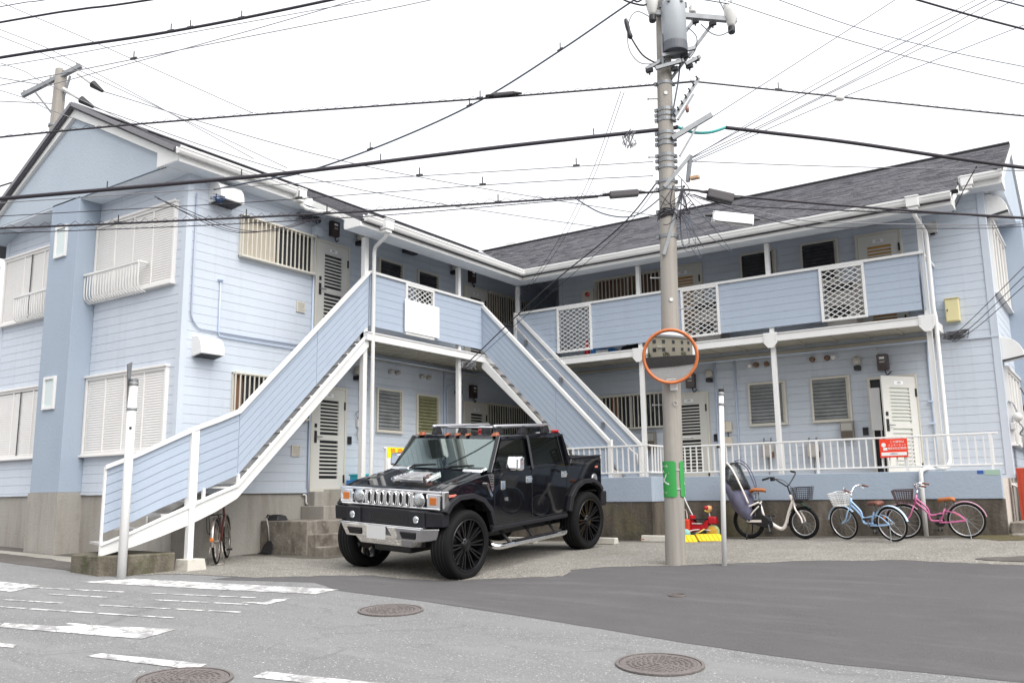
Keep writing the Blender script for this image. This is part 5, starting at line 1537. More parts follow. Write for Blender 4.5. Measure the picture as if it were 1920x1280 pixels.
# cab interior
b = MB(); b.box(.55, .90, -.84, .84, 1.38, 1.46); cp(b, 'dashboard', TRIM, bevel=.03)
b = MB(); ring = [(.50 + .06 * math.sin(R(a)), -.42 + .17 * math.cos(R(a)), 1.52 + .15 * math.sin(R(a))) for a in range(0, 360, 24)]; b.tube(ring, .014, 6, closed=True); b.bar((.56, -.42, 1.46), (.50, -.42, 1.52), .05, .05); cp(b, 'steering_wheel', BLACK, smooth=True)
for y0 in (-.42, .42):
    b = MB(); b.hexa([(.08, y0 - .24, 1.36), (.24, y0 - .24, 1.36), (.24, y0 + .24, 1.36), (.08, y0 + .24, 1.36), (-.02, y0 - .20, 1.60), (.10, y0 - .20, 1.60), (.10, y0 + .20, 1.60), (-.02, y0 + .20, 1.60)]); b.box(-.02, .08, y0 - .12, y0 + .12, 1.61, 1.75); cp(b, 'seat', mat('seat_leather', (.05, .05, .048), .6), bevel=.03)
b = MB(); b.box(-.75, -.65, -.7, .7, 1.36, 1.66); cp(b, 'seat', MATS['seat_leather'], bevel=.03)
b = MB(); b.box(.55, .62, -.80, .80, 1.79, 1.83); cp(b, 'sun_visor', GREYM)
b = MB(); b.box(.62, .65, -.1, .1, 1.74, 1.79); cp(b, 'rear_view_mirror', BLACK, bevel=.01)
b = MB(); b.hexa([(-2.03, -.88, 1.47), (-1.15, -.88, 1.47), (-1.15, .88, 1.47), (-2.03, .88, 1.47), (-2.03, -.86, 1.49), (-1.15, -.86, 1.54), (-1.15, .86, 1.54), (-2.03, .86, 1.49)]); cp(b, 'bed_cover', TRIM, bevel=.01)
b = MB(); b.box(-2.16, -2.05, -.95, 1.0, .66, .90); b.box(-2.16, -1.98, .93, 1.01, .68, .90); b.box(-2.16, -1.98, -1.01, -.93, .68, .90); cp(b, 'rear_bumper', TRIM, bevel=.02)
# roof lamps and rack
for y in (-.72, -.20, 0, .20, .72):
    b = MB(); big = abs(y) > .5
    b.hexa([(.50, y - (.06 if big else .04), 1.89), (.60, y - (.055 if big else .03), 1.885), (.60, y + (.055 if big else .03), 1.885), (.50, y + (.06 if big else .04), 1.89), (.51, y - .035, 1.945 if big else 1.925), (.56, y - .03, 1.935 if big else 1.92), (.56, y + .03, 1.935 if big else 1.92), (.51, y + .035, 1.945 if big else 1.925)])
    cp(b, 'roof_marker_lamp', mat('roof_amber', (.20, .05, .014), .15, coat=.5), bevel=.008)
for y in (-.75, .75):
    b = MB(); b.box(-1.03, -.95, y - .05, y + .05, 1.905, 1.945); cp(b, 'roof_marker_lamp', REDL, bevel=.01)
for y in (-.60, .60):
    RK = cp(MB().tube([(.42, y, 2.015), (.40, y, 2.02), (-.98, y, 2.02), (-1.0, y, 2.015)], .030, 10), 'roof_rack_rail', ALU, smooth=True)
    for x in (.33, -.30, -.92):
        b = MB(); b.hexa([(x - .09, y - .04, 1.90), (x + .09, y - .04, 1.90), (x + .09, y + .04, 1.90), (x - .09, y + .04, 1.90), (x - .05, y - .028, 2.03), (x + .05, y - .028, 2.03), (x + .05, y + .028, 2.03), (x - .05, y + .028, 2.03)]); cp(b, 'rack_foot', BLACK, RK, bevel=.008)
for x in (.1, -.7):
    b = MB(); b.tube([(x, -.60, 2.0), (x, .60, 2.0)], .016, 8); cp(b, 'rack_crossbar', ALU, smooth=True)
# front: chrome panel with seven slots
slots = [(-.36 + i * .12) for i in range(7)]
ys = [-.93]; 
for y in slots: ys += [y - .032, y + .032]
ys += [.93]
b = MB(); zt, zb = 1.205, .955; s0_, s1_ = 1.165, .985
b.box(1.99, 2.03, -.93, .93, s0_, zt); b.box(1.99, 2.03, -.93, .93, zb, s1_)
edges = [-.43] + [v for y in slots for v in (y - .036, y + .036)] + [.43]
for i in range(0, len(edges), 2):
    b.box(1.99, 2.034, edges[i], edges[i + 1], s1_ - .002, s0_ + .002)
for s in (-1, 1):
    b.box(1.99, 2.03, min(s * .43, s * .46), max(s * .43, s * .46), s1_ - .002, s0_ + .002); b.box(1.99, 2.03, min(s * .70, s * .93), max(s * .70, s * .93), s1_ - .001, s0_ + .001)
GR = cp(b, 'grille_panel', CHROME, bevel=.010)
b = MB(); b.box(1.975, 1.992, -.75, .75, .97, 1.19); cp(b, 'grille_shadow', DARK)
for y in slots:   # bowed chrome rim round each slot
    ring = [(2.036, y + .036 * math.cos(R(a)), 1.075 + (.088 * math.copysign(abs(math.sin(R(a))) ** .7, math.sin(R(a))))) for a in range(0, 360, 24)]
    b = MB(); b.tube(ring, .011, 6, closed=True); cp(b, 'slot_rim', CHROME, GR, smooth=True)
for s in (-1, 1):
    HL = cp(MB().lathe([(.098, 0), (.098, .03), (.088, .045), (.05, .062), (.005, .066)], (1.995, s * .565, 1.075), (1, 0, 0), 24), 'headlight', LENS, smooth=True)
    b = MB(); b.lathe([(.106, 0), (.106, .038), (.097, .038), (.097, 0)], (1.994, s * .565, 1.075), (1, 0, 0), 24, ring=True); cp(b, 'bezel', CHROME, HL)
    b = MB(); b.box(2.028, 2.046, s * .82 - .062, s * .82 + .062, 1.02, 1.125); TS = cp(b, 'turn_signal', AMBER, bevel=.01)
    b = MB()
    b.box(2.02, 2.04, s * .82 - .072, s * .82 + .072, 1.01, 1.135); cp(b, 'surround', CHROME, TS)
    # wrap-round chrome end
    b = MB(); b.box(1.90, 2.0, min(s * .93, s * .985), max(s * .93, s * .985), .955, 1.20); cp(b, 'grille_end', CHROME, bevel=.012)
    b = MB(); b.box(2.08, 2.125, s * .60 - .13, s * .60 + .13, .73, .935); FB = cp(b, 'fog_lamp_block', TRIM, bevel=.012)
    b = MB(); b.lathe([(.05, 0), (.05, .015), (.04, .025), (.005, .027)], (2.12, s * .60, .83), (1, 0, 0), 18); cp(b, 'fog_lamp', LENS, FB, smooth=True)
    b = MB(); b.hexa([(1.90, s * .86 - .13, .74), (2.09, s * .86 - .13, .74), (2.03, s * .86 + .13, .74), (1.90, s * .86 + .13, .74), (1.90, s * .86 - .13, .925), (2.10, s * .86 - .13, .935), (2.03, s * .86 + .13, .92), (1.90, s * .86 + .13, .92)]); cp(b, 'bumper_corner', TRIM, bevel=.015)
b = MB(); b.box(1.95, 2.085, -.75, .75, .73, .94); cp(b, 'bumper_core', TRIM, bevel=.01)
MESHG = mat('grille_mesh', (.03, .03, .03), .4, metal=.3)
b = MB()
for i in range(20):
    y = -.30 + i * .0316
    b.bar((2.087, y, .765), (2.087, y + .05, .875), .006, .006); b.bar((2.087, y + .05, .765), (2.087, y, .875), .006, .006)
cp(b, 'bumper_mesh', MESHG)
# chrome lower bumper with tow openings
b = MB()
b.hexa([(2.0, -.86, .56), (2.14, -.70, .54), (2.14, .70, .54), (2.0, .86, .56), (2.02, -.93, .72), (2.20, -.76, .725), (2.20, .76, .725), (2.02, .93, .72)])
CB = cp(b, 'chrome_bumper', CHROME, bevel=.016)
b = MB(); b.bar((2.185, -.80, .732), (2.185, .80, .732), .06, .022); cp(b, 'bumper_lip', CHROME, CB, bevel=.006)
b = MB(); b.hexa([(1.9, -.55, .44), (2.08, -.48, .45), (2.08, .48, .45), (1.9, .55, .44), (2.0, -.62, .56), (2.13, -.55, .56), (2.13, .55, .56), (2.0, .62, .56)]); cp(b, 'skid_plate', CHROME, CB, bevel=.01)
for s in (-1, 1):
    b = MB(); b.hexa([(2.10, s * .50 - .11, .575), (2.172, s * .50 - .11, .575), (2.172, s * .50 + .11, .575), (2.10, s * .50 + .11, .575), (2.10, s * .50 - .14, .66), (2.192, s * .50 - .14, .66), (2.192, s * .50 + .14, .66), (2.10, s * .50 + .14, .66)]); cp(b, 'tow_opening', DARK, CB)
b = MB(); b.box(2.205, 2.215, -.23, .12, .545, .715); cp(b, 'number_plate', mat('plate_grey', (.50, .50, .50), .5))
b = MB(); b.box(1.2, 1.95, -.35, .35, .34, .50); cp(b, 'underbody', BLACK, bevel=.03)
b = MB(); b.box(-1.9, 1.2, -.55, .55, .42, .60); cp(b, 'underbody', BLACK)
for x in (AX, -AX):
    b = MB(); b.cyl((x, -.8, WRAD), (x, .8, WRAD), .06, n=10); b.lathe([(.05, -.16), (.15, -.1), (.16, .1), (.05, .16)], (x, 0, WRAD), (0, 1, 0), 12); cp(b, 'axle', BLACK)
# wheels
def wheel_meshes():
    ty = MB(); R_ = WRAD; w = .155
    ty.lathe([(.335, -w + .02), (.36, -w), (.42, -w - .006), (R_ - .022, -w + .012), (R_ - .004, -w + .045), (R_, -w * .4), (R_, w * .4), (R_ - .004, w - .045), (R_ - .022, w - .012), (.42, w + .006), (.36, w), (.335, w - .02)], (0, 0, 0), (0, 1, 0), 64, ring=True)
    tm = ty.mesh('wheel'); tm.materials.append(RUBBER)
    for p in tm.polygons: p.use_smooth = True
    tm.set_sharp_from_angle(angle=R(50))
    gr = MB()
    for k in range(4):
        yy = -.085 + k * .057
        gr.lathe([(R_ + .0008, yy - .005), (R_ + .0012, yy), (R_ + .0008, yy + .005)], (0, 0, 0), (0, 1, 0), 64, ring=True)
    gm = gr.mesh('tread_groove'); gm.materials.append(DARK)
    rm = MB()
    rm.lathe([(.338, -.13), (.338, .138), (.352, .148), (.346, .156), (.330, .150), (.322, .10), (.312, -.12)], (0, 0, 0), (0, 1, 0), 56, ring=True)
    rmm = rm.mesh('rim'); rmm.materials.append(RIMB)
    for p in rmm.polygons: p.use_smooth = True
    rmm.set_sharp_from_angle(angle=R(40))
    sp = MB()
    for i in range(10):
        th = 2 * math.pi * i / 10
        for dth in (-.10, .10):
            a0_ = th + dth * 1.2; a1_ = th + dth
            p = (math.cos(a0_) * .08, .085, math.sin(a0_) * .08); q = (math.cos(a1_) * .325, .115, math.sin(a1_) * .325)
            sp.bar(p, q, .020, .05, up=(0, 1, 0))
    spm = sp.mesh('spokes'); spm.materials.append(RIMB)
    hb = MB(); hb.lathe([(.10, .02), (.105, .10), (.085, .125), (.05, .14), (.005, .145)], (0, 0, 0), (0, 1, 0), 20)
    for i in range(8):
        th = 2 * math.pi * i / 8; hb.cyl((math.cos(th) * .085, .11, math.sin(th) * .085), (math.cos(th) * .085, .135, math.sin(th) * .085), .011, n=6)
    hbm = hb.mesh('hub'); hbm.materials.append(RIMB)
    dk = MB(); dk.lathe([(.20, -.02), (.20, .0), (.005, .0)], (0, 0, 0), (0, 1, 0), 28); dkm = dk.mesh('brake_disc'); dkm.materials.append(mat('brake_steel', (.12, .11, .11), .4, metal=.7))
    return tm, gm, rmm, spm, hbm, dkm
WM = wheel_meshes()
for x in (AX, -AX):
    for s in (1, -1):
        w_ = inst('wheel', WM[0], CAR, (x, s * .885, WRAD), (0, 0, 0 if s > 0 else math.pi))
        for me, nm in zip(WM[1:], ('tread_groove', 'rim', 'spokes', 'hub', 'brake_disc')):
            inst(nm, me, w_)

# ---------------------------------------------------------------- bicycles
def ring_pts(r, n=28, c=(0, 0, 0), a0=0, a1=360):
    full = (a1 - a0) >= 360
    k = n if full else n
    return [(c[0] + r * math.cos(R(a0 + (a1 - a0) * i / (n if full else n - 1))), c[1], c[2] + r * math.sin(R(a0 + (a1 - a0) * i / (n if full else n - 1)))) for i in range(n)]
def bike_wheel(root, x, r, tyre_r, rimm, hubm, steer=None, spokes=16, name='wheel', dark_rim=False):
    c = (x, 0, r)
    w = MB(); w.tube(ring_pts(r - tyre_r, 32, c), tyre_r, 8, closed=True); w = w.build(name, RUBBER, root, smooth=True)
    b = MB(); b.tube(ring_pts(r - 2 * tyre_r - .004, 32, c), .010, 6, closed=True); b.build('rim', rimm, w, smooth=True)
    b = MB()
    for i in range(spokes):
        th = 2 * math.pi * i / spokes; th2 = th + .5 * (1 if i % 2 else -1)
        b.tube([(x + .022 * math.cos(th2), .02 * (1 if i % 2 else -1), r + .022 * math.sin(th2)), (x + (r - 2 * tyre_r) * math.cos(th), 0, r + (r - 2 * tyre_r) * math.sin(th))], .0022, 3)
    b.build('spokes', hubm, w)
    b = MB(); b.cyl((x, -.05, r), (x, .05, r), .022, n=10); b.build('hub', hubm, w)
    return w
def fender(root, x, r, a0, a1, mt, w=.055):
    b = MB(); n_ = 14; v = []
    for i in range(n_):
        a = R(a0 + (a1 - a0) * i / (n_ - 1))
        for yy, rr_ in ((-w / 2, r + .012), (-w / 4, r + .024), (w / 4, r + .024), (w / 2, r + .012), (w / 4, r + .019), (-w / 4, r + .019)):
            v.append((x + rr_ * math.cos(a), yy, r + rr_ * math.sin(a)))
    f = [(i * 6 + j, i * 6 + (j + 1) % 6, (i + 1) * 6 + (j + 1) % 6, (i + 1) * 6 + j) for i in range(n_ - 1) for j in range(6)]
    b.add(v, f); return b.build('fender', mt, root, smooth=True)
def basket(root, x, z, mt, top=(.30, .24), bot=(.22, .18), h=.20, wire=.004, solid_rim=.009):
    b = MB()
    def rect(cx, sx, sy, zz):
        return [(cx - sx / 2, -sy / 2, zz), (cx + sx / 2, -sy / 2, zz), (cx + sx / 2, sy / 2, zz), (cx - sx / 2, sy / 2, zz)]
    T = rect(x, top[0], top[1], z + h); B = rect(x - .01, bot[0], bot[1], z)
    b.tube(T, solid_rim, 6, closed=True); b.tube(B, wire * 1.4, 4, closed=True)
    for k in range(1, 6):
        t = k / 6; M_ = [tuple(Vector(p).lerp(Vector(q), t)) for p, q in zip(B, T)]
        b.tube(M_, wire, 4, closed=True)
    for e in range(4):
        for k in range(8):
            t = k / 8; p = Vector(B[e]).lerp(Vector(B[(e + 1) % 4]), t); q = Vector(T[e]).lerp(Vector(T[(e + 1) % 4]), t)
            b.tube([p, q], wire, 4)
    for k in range(6):
        t = (k + .5) / 6
        b.tube([Vector(B[0]).lerp(Vector(B[1]), t), Vector(B[3]).lerp(Vector(B[2]), t)], wire, 4)
    return b.build('basket', mt, root)
def saddle(root, x, z, mt, L=.25, W=.17):
    b = MB(); v = []
    secs = [(-.5, 1.0, .0), (-.42, 1.15, .03), (-.2, 1.05, .045), (.1, .5, .03), (.4, .28, .02), (.5, .18, .0)]
    for t, w, h in secs:
        for a in range(8):
            th = 2 * math.pi * a / 8
            v.append((x + t * L, W / 2 * w * math.cos(th), z + (.035 * math.sin(th) if math.sin(th) < 0 else .03 * math.sin(th)) + h * .6))
    f = [(i * 8 + j, i * 8 + (j + 1) % 8, (i + 1) * 8 + (j + 1) % 8, (i + 1) * 8 + j) for i in range(len(secs) - 1) for j in range(8)] + [tuple(range(8))[::-1], tuple(40 + j for j in range(8))]
    b.add(v, f); s = b.build('saddle', mt, root, smooth=True)
    for yy in (-.05, .05):
        b = MB(); pts = [(x - .10 + .02 * math.cos(R(a)), yy, z - .05 + .018 * math.sin(R(a))) for a in range(0, 360, 45)]; b.tube(pts, .006, 5, closed=True); b.build('saddle_spring', STEEL, s)
    return s
def tube_part(root, name, pts, r, mt, k=5):
    return MB().tube(smooth_path(pts, k), r, 8).build(name, mt, root, smooth=True)
def lean_root(name, label, rear, front, lean, group='bicycles by the corridor wall'):
    rx, ry = rear; fx, fy = front
    t = thing(name, label, 'bicycle', group=group)
    d = Vector((fx - rx, fy - ry, gz(fx, fy) - gz(rx, ry))).normalized()
    side = Vector((0, 0, 1)).cross(d).normalized(); up = d.cross(side)
    side2 = side * math.cos(lean) + up * math.sin(lean); up2 = d.cross(side2)
    m_ = Matrix((d, side2, up2)).transposed().to_4x4(); m_.translation = Vector((rx, ry, gz(rx, ry) + .012))
    t.matrix_world = m_
    return t
def crank(root, x, z, mt=STEEL, r=.075):
    c = MB(); c.lathe([(r, -.005), (r, .005), (r * .8, .008), (.01, .008)], (x, -.05, z), (0, -1, 0), 20); c = c.build('chainring', BLACK, root)
    b = MB(); b.bar((x, -.07, z), (x + .02, -.08, z - .13), .02, .014); b.bar((x, .07, z), (x - .02, .08, z + .13), .02, .014); b.build('crank_arm', mt, c)
    b = MB(); b.box(x - .02, x + .06, -.16, -.085, z - .145, z - .12); b.box(x - .06, x + .02, .085, .16, z + .115, z + .14); b.build('pedal', BLACK, c)
def town_bike(label, rear, front, lean, r, paint, rimm, basket_mt, saddle_mt, grips, fend, sad_z=.58, bar_z=.80, swept=True, fender_rear=True, fender_front=True):
    wb = (Vector(front) - Vector(rear)).length
    t = lean_root('bicycle', label, rear, front, lean)
    bike_wheel(t, 0, r, .016, rimm, STEEL); bike_wheel(t, wb, r, .016, rimm, STEEL)
    hx = wb - .20; bbx, bbz = wb * .42, r * .90
    stx = bbx - .10
    tube_part(t, 'seat_tube', [(bbx, 0, bbz), (stx, 0, sad_z - .12)], .016, paint)
    tube_part(t, 'seat_post', [(stx, 0, sad_z - .14), (stx - .02, 0, sad_z - .01)], .011, STEEL)
    for dz, rr_ in ((0, .017), (.075, .014)):
        tube_part(t, 'down_tube', [(hx, 0, .57 + dz), (hx - .16, 0, .40 + dz), (bbx + .12, 0, bbz + .035 + dz * 1.1), (bbx - .04, 0, bbz + .03 + dz * 1.5)], rr_, paint)
    tube_part(t, 'head_tube', [(hx + .012, 0, .53), (hx - .03, 0, .68)], .019, paint)
    for s in (-1, 1):
        tube_part(t, 'fork_blade', [(hx + .02, 0, .52), (hx + .05, s * .045, r * 1.7), (hx + .11, s * .05, r * 1.25), (wb, s * .05, r)], .010, paint)
        tube_part(t, 'chain_stay', [(0, s * .055, r), (bbx * .5, s * .05, r * .93), (bbx, s * .025, bbz)], .010, paint)
        tube_part(t, 'seat_stay', [(0, s * .055, r), (bbx * .35, s * .05, r + (sad_z - r) * .36), (stx, s * .02, sad_z - .16)], .009, paint)
    tube_part(t, 'stem', [(hx - .03, 0, .66), (hx - .05, 0, bar_z - .05)], .011, CHROME)
    hb = tube_part(t, 'handlebar', [(hx - .20, -.24, bar_z + .02), (hx - .08, -.22, bar_z + .05), (hx - .03, -.12, bar_z + .03), (hx - .045, 0, bar_z - .04), (hx - .03, .12, bar_z + .03), (hx - .08, .22, bar_z + .05), (hx - .20, .24, bar_z + .02)], .010, CHROME)
    for s in (-1, 1):
        tube_part(hb, 'grip', [(hx - .21, s * .241, bar_z + .018), (hx - .11, s * .228, bar_z + .042)], .015, grips)
        tube_part(hb, 'brake_lever', [(hx - .07, s * .2, bar_z + .03), (hx - .15, s * .215, bar_z - .01)], .006, CHROME)
    b = MB(); b.lathe([(.026, 0), (.024, .015), (.01, .025)], (hx - .05, .15, bar_z + .05), (0, 0, 1), 10); b.build('bell', CHROME, hb)
    saddle(t, stx - .03, sad_z, saddle_mt)
    crank(t, bbx, bbz)
    if fender_rear: fender(t, 0, r, 20, 170, fend)
    if fender_front: fender(t, wb, r, 10, 140, fend)
    basket(t, hx + .17, .56, basket_mt)
    tube_part(t, 'basket_stay', [(wb, .06, r), (hx + .22, .06, .56)], .005, BLACK); tube_part(t, 'basket_stay', [(wb, -.06, r), (hx + .22, -.06, .56)], .005, BLACK)
    tube_part(t, 'kick_stand', [(.0, .06, r), (-.03, .12, .12), (-.05, .18, -.01)], .007, STEEL)
    b = MB(); b.lathe([(.022, 0), (.022, .012)], (r * .45, -.01, r * 1.35), (0, 1, 0), 10); b.build('reflector', AMBER, t)
    return t
DBASK = mat('dark_brown_wire', (.05, .03, .03), .5)
town_bike("child's light blue bicycle with white basket", (8.00, -1.50), (7.19, -1.14), R(-10), .27, BLUEP, ALU, WHITE, LEATHD, LEATHD, mat('pale_blue_fender', (.42, .55, .75), .3))
town_bike("child's pink bicycle with dark basket and tan saddle", (8.95, -.92), (8.06, -.98), R(-5), .27, PINK, ALU, DBASK, LEATHER, LEATHD, mat('mauve_fender', (.42, .24, .32), .3))

# electric bicycle with covered child seat
EB = lean_root('bicycle', 'ivory electric bicycle with navy and clear covered child seat', (5.50, -.92), (6.50, -1.06), R(3))
wb = 1.01; r_ = .27
bike_wheel(EB, 0, .30, .030, BLACK, BLACK); FWH = bike_wheel(EB, wb, r_, .030, ALU, STEEL)
tube_part(EB, 'main_tube', [(wb - .16, 0, .62), (wb - .24, 0, .45), (wb - .33, 0, .23), (wb - .42, 0, .17), (wb - .56, 0, .24), (.38, 0, .30)], .032, IVORY)
tube_part(EB, 'seat_tube', [(.32, 0, .28), (.24, 0, .62)], .022, IVORY)
for s in (-1, 1):
    tube_part(EB, 'rear_stay', [(0, s * .07, .30), (.12, s * .07, .45), (.24, s * .04, .56)], .014, IVORY)
    tube_part(EB, 'carrier_stay', [(-.06, s * .09, .52), (.10, s * .09, .57), (.25, s * .05, .63)], .016, IVORY)
    tube_part(EB, 'fork_blade', [(wb - .14, 0, .60), (wb - .10, s * .06, .50), (wb - .02, s * .06, .36), (wb, s * .06, r_)], .016, IVORY)
tube_part(EB, 'head_tube', [(wb - .15, 0, .58), (wb - .19, 0, .74)], .028, IVORY)
tube_part(EB, 'stem', [(wb - .18, 0, .72), (wb - .23, 0, .90)], .015, BLACK)
hb = tube_part(EB, 'handlebar', [(wb - .52, -.27, 1.02), (wb - .38, -.25, 1.05), (wb - .27, -.13, .95), (wb - .23, 0, .89), (wb - .20, .12, .97), (wb - .17, .24, 1.10), (wb - .26, .28, 1.13)], .012, BLACK)
tube_part(hb, 'grip', [(wb - .54, -.272, 1.015), (wb - .43, -.258, 1.04)], .018, BLACK); tube_part(hb, 'grip', [(wb - .27, .282, 1.13), (wb - .20, .25, 1.115)], .018, BLACK)
b = MB(); b.box(wb - .40, wb - .33, -.28, -.22, .99, 1.06); b.build('control_unit', BLACK, hb, bevel=.01)
tube_part(EB, 'brake_cable', [(wb - .36, -.24, 1.03), (wb - .26, -.05, .98), (wb - .12, 0, .80), (wb - .13, .02, .60)], .005, BLACK)
saddle(EB, .24, .82, LEATHD, .26, .20).data.materials[0] = LEATHER
tube_part(EB, 'seat_post', [(.25, 0, .58), (.23, 0, .80)], .014, STEEL)
b = MB(); b.prism([(-.02, -.045, .27), (.36, -.045, .18), (.46, -.045, .20), (.40, -.045, .34), (.28, -.045, .42), (.05, -.045, .36)], (0, .09, 0)); CC = b.build('chain_case', BLACK, EB, bevel=.01)
b = MB(); b.box(.0, .26, -.052, -.046, .285, .325); b.build('case_stripe', IVORY, CC)
b = MB(); b.box(.17, .27, -.05, .05, .36, .60); b.build('battery', BLACK, EB, bevel=.015)
crank(EB, .40, .25)
basket(EB, wb + .03, .66, WIRE, (.30, .26), (.26, .2), .20, .0035, .006)
b = MB(); b.box(wb - .10, wb + .02, -.04, .04, .60, .655); b.build('headlamp', BLACK, EB, bevel=.015)
tube_part(EB, 'wire_lock', [(wb - .10, .05, .62), (wb + .06, .07, .52), (wb + .12, .05, .46)], .012, mat('dark_green_lock', (.02, .10, .05), .4))
fender(EB, wb, r_, 55, 190, BLACK, .07)
tube_part(EB, 'stand', [(.02, .10, .28), (-.04, .16, .10), (-.08, .18, .0), (.02, -.18, .0), (.02, -.12, .14)], .010, BLACK)
def loft(rings, n_=16, wob=0.0, seed=1, cap=True):
    rn = random.Random(seed); v = []
    for (cx, z, hx_, hy_) in rings:
        for k in range(n_):
            th = 2 * math.pi * k / n_
            q = 1 + wob * math.sin(3 * th + z * 9) + wob * rn.uniform(-.5, .5)
            v.append((cx + hx_ * q * math.cos(th), hy_ * q * math.sin(th), z))
    f = [(i * n_ + j, i * n_ + (j + 1) % n_, (i + 1) * n_ + (j + 1) % n_, (i + 1) * n_ + j) for i in range(len(rings) - 1) for j in range(n_)]
    if cap: f += [tuple(range(n_))[::-1], tuple((len(rings) - 1) * n_ + j for j in range(n_))]
    return MB().add(v, f)
CS = loft([(.02, .30, .03, .06), (.0, .36, .10, .14), (-.06, .50, .17, .20), (-.12, .70, .21, .23), (-.17, .88, .20, .24), (-.21, 1.0, .16, .22)], wob=.07).build('seat_cover', NAVY, EB, smooth=True)
loft([(-.13, .86, .20, .235), (-.19, 1.05, .185, .23), (-.22, 1.20, .155, .20), (-.21, 1.29, .11, .15), (-.19, 1.335, .05, .07)], wob=.02).build('clear_hood', CLEARV, CS, smooth=True)
loft([(-.10, .80, .13, .15), (-.18, 1.0, .12, .14), (-.22, 1.12, .05, .06)]).build('child_seat', BLACK, CS, smooth=True)
tube_part(CS, 'hood_frame', [(.10, -.15, .62), (.0, -.20, .95), (-.12, -.21, 1.22), (-.24, -.15, 1.33), (-.30, -.05, 1.30)], .016, IVORY)
tube_part(CS, 'hood_frame', [(.08, .18, .68), (.10, .20, .95), (.0, .20, 1.22), (-.12, .16, 1.36), (-.20, .05, 1.36)], .010, NAVY)
tube_part(CS, 'front_hoop', [(.20, 0, .80), (.15, 0, 1.0), (.06, 0, 1.22), (-.04, 0, 1.31), (-.16, 0, 1.34)], .011, NAVY)

# dark old bicycle under the stairs
OB = lean_root('bicycle', 'old rusty city bicycle with carrier and dress guard under the left stairs', (-.22, -7.75), (-.93, -7.02), R(-4))
wb = 1.02; rr2 = .33
ORIM = mat('rusty_chrome', (.38, .34, .31), .3, metal=.7, var=.3, vscale=30)
MAROON = mat('maroon_frame', (.10, .03, .025), .4)
bike_wheel(OB, 0, rr2, .018, ORIM, ORIM); bike_wheel(OB, wb, rr2, .018, ORIM, ORIM)
fender(OB, 0, rr2, 25, 190, ORIM); fender(OB, wb, rr2, 15, 150, ORIM)
tube_part(OB, 'down_tube', [(wb - .18, 0, .66), (.60, 0, .42), (.44, 0, .30)], .016, MAROON); tube_part(OB, 'seat_tube', [(.44, 0, .30), (.30, 0, .72)], .015, MAROON)
for s in (-1, 1):
    tube_part(OB, 'stay', [(0, s * .06, rr2), (.44, s * .03, .30)], .009, MAROON); tube_part(OB, 'stay', [(0, s * .06, rr2), (.31, s * .02, .66)], .008, MAROON)
    tube_part(OB, 'fork_blade', [(wb - .16, 0, .62), (wb - .08, s * .05, .5), (wb, s * .05, rr2)], .010, ORIM)
    tube_part(OB, 'carrier_leg', [(0, s * .075, rr2), (-.04, s * .085, .70)], .006, BLACK); tube_part(OB, 'stand_leg', [(0, s * .07, rr2), (-.05, s * .12, .0)], .007, ORIM)
tube_part(OB, 'stand_foot', [(-.05, -.13, .0), (-.05, .13, .0)], .007, ORIM)
b = MB(); b.tube([(-.22, -.085, .72), (.22, -.085, .72), (.22, .085, .72), (-.22, .085, .72)], .007, 5, closed=True)
for yy in (-.03, .03): b.tube([(-.22, yy, .72), (.22, yy, .72)], .005, 4)
b.tube([(-.22, -.085, .72), (-.22, -.09, .52), (-.12, -.09, .45)], .006, 5); b.tube([(-.22, .085, .72), (-.22, .09, .52), (-.12, .09, .45)], .006, 5)
b.build('carrier', BLACK, OB)
saddle(OB, .26, .86, BLACK, .27, .2); tube_part(OB, 'seat_post', [(.31, 0, .68), (.27, 0, .84)], .012, ORIM)
tube_part(OB, 'head_tube', [(wb - .16, 0, .62), (wb - .22, 0, .86)], .018, MAROON)
tube_part(OB, 'handlebar', [(wb - .46, -.25, .95), (wb - .30, -.23, 1.0), (wb - .22, 0, .93), (wb - .30, .23, 1.0), (wb - .46, .25, .95)], .011, ORIM)
crank(OB, .44, .30, ORIM)
b = MB(); b.lathe([(.03, 0), (.03, .02), (.01, .025)], (-rr2 - .03, 0, .38), (-1, 0, 0), 12); b.build('reflector', AMBER, OB)

# red tricycle
gt = gz(4.5, -.85)
TR = thing('tricycle', "child's red tricycle with push handle beside the utility pole", 'tricycle', (4.30, -.80, gt + .012), R(-4))
def tri_wheel(x, y, r, w, m1, m2):
    q = MB(); q.lathe([(r * .9, -w / 2), (r, -w / 3), (r, w / 3), (r * .9, w / 2)], (x, y, r), (0, 1, 0), 24); q = q.build('wheel', m1, TR, smooth=True)
    b = MB(); b.lathe([(r * .78, -w / 2 - .004), (r * .5, -w / 2 - .014), (r * .2, -w / 2 - .02), (.005, -w / 2 - .02)], (x, y, r), (0, 1, 0), 18); b.build('hub_cap', m2, q)
TEALW = mat('teal_wheel', (.28, .52, .48), .5)
LIMEW = mat('lime_wheel', (.45, .58, .28), .5, var=.3, vscale=30)
tri_wheel(.48, 0, .125, .05, LIMEW, mat('orange_hub', (.75, .38, .05), .5)); tri_wheel(.02, -.17, .085, .05, TEALW, TEALW); tri_wheel(.02, .17, .085, .05, TEALW, TEALW)
b = MB(); b.prism([(.04, -.07, .42), (.10, -.07, .42), (.14, -.07, .27), (.30, -.07, .24), (.36, -.07, .33), (.42, -.07, .33), (.40, -.07, .19), (.28, -.07, .13), (.08, -.07, .12)], (0, .14, 0)); b.build('body', REDP, TR, bevel=.015)
b = MB(); b.box(.08, .40, -.10, .10, .335, .35); b.build('guard_ring', TRIM, TR, bevel=.006)
b = MB(); b.box(.10, .30, -.09, .09, .255, .275); b.build('seat', mat('pale_seat', (.6, .5, .5), .5), TR, bevel=.01)
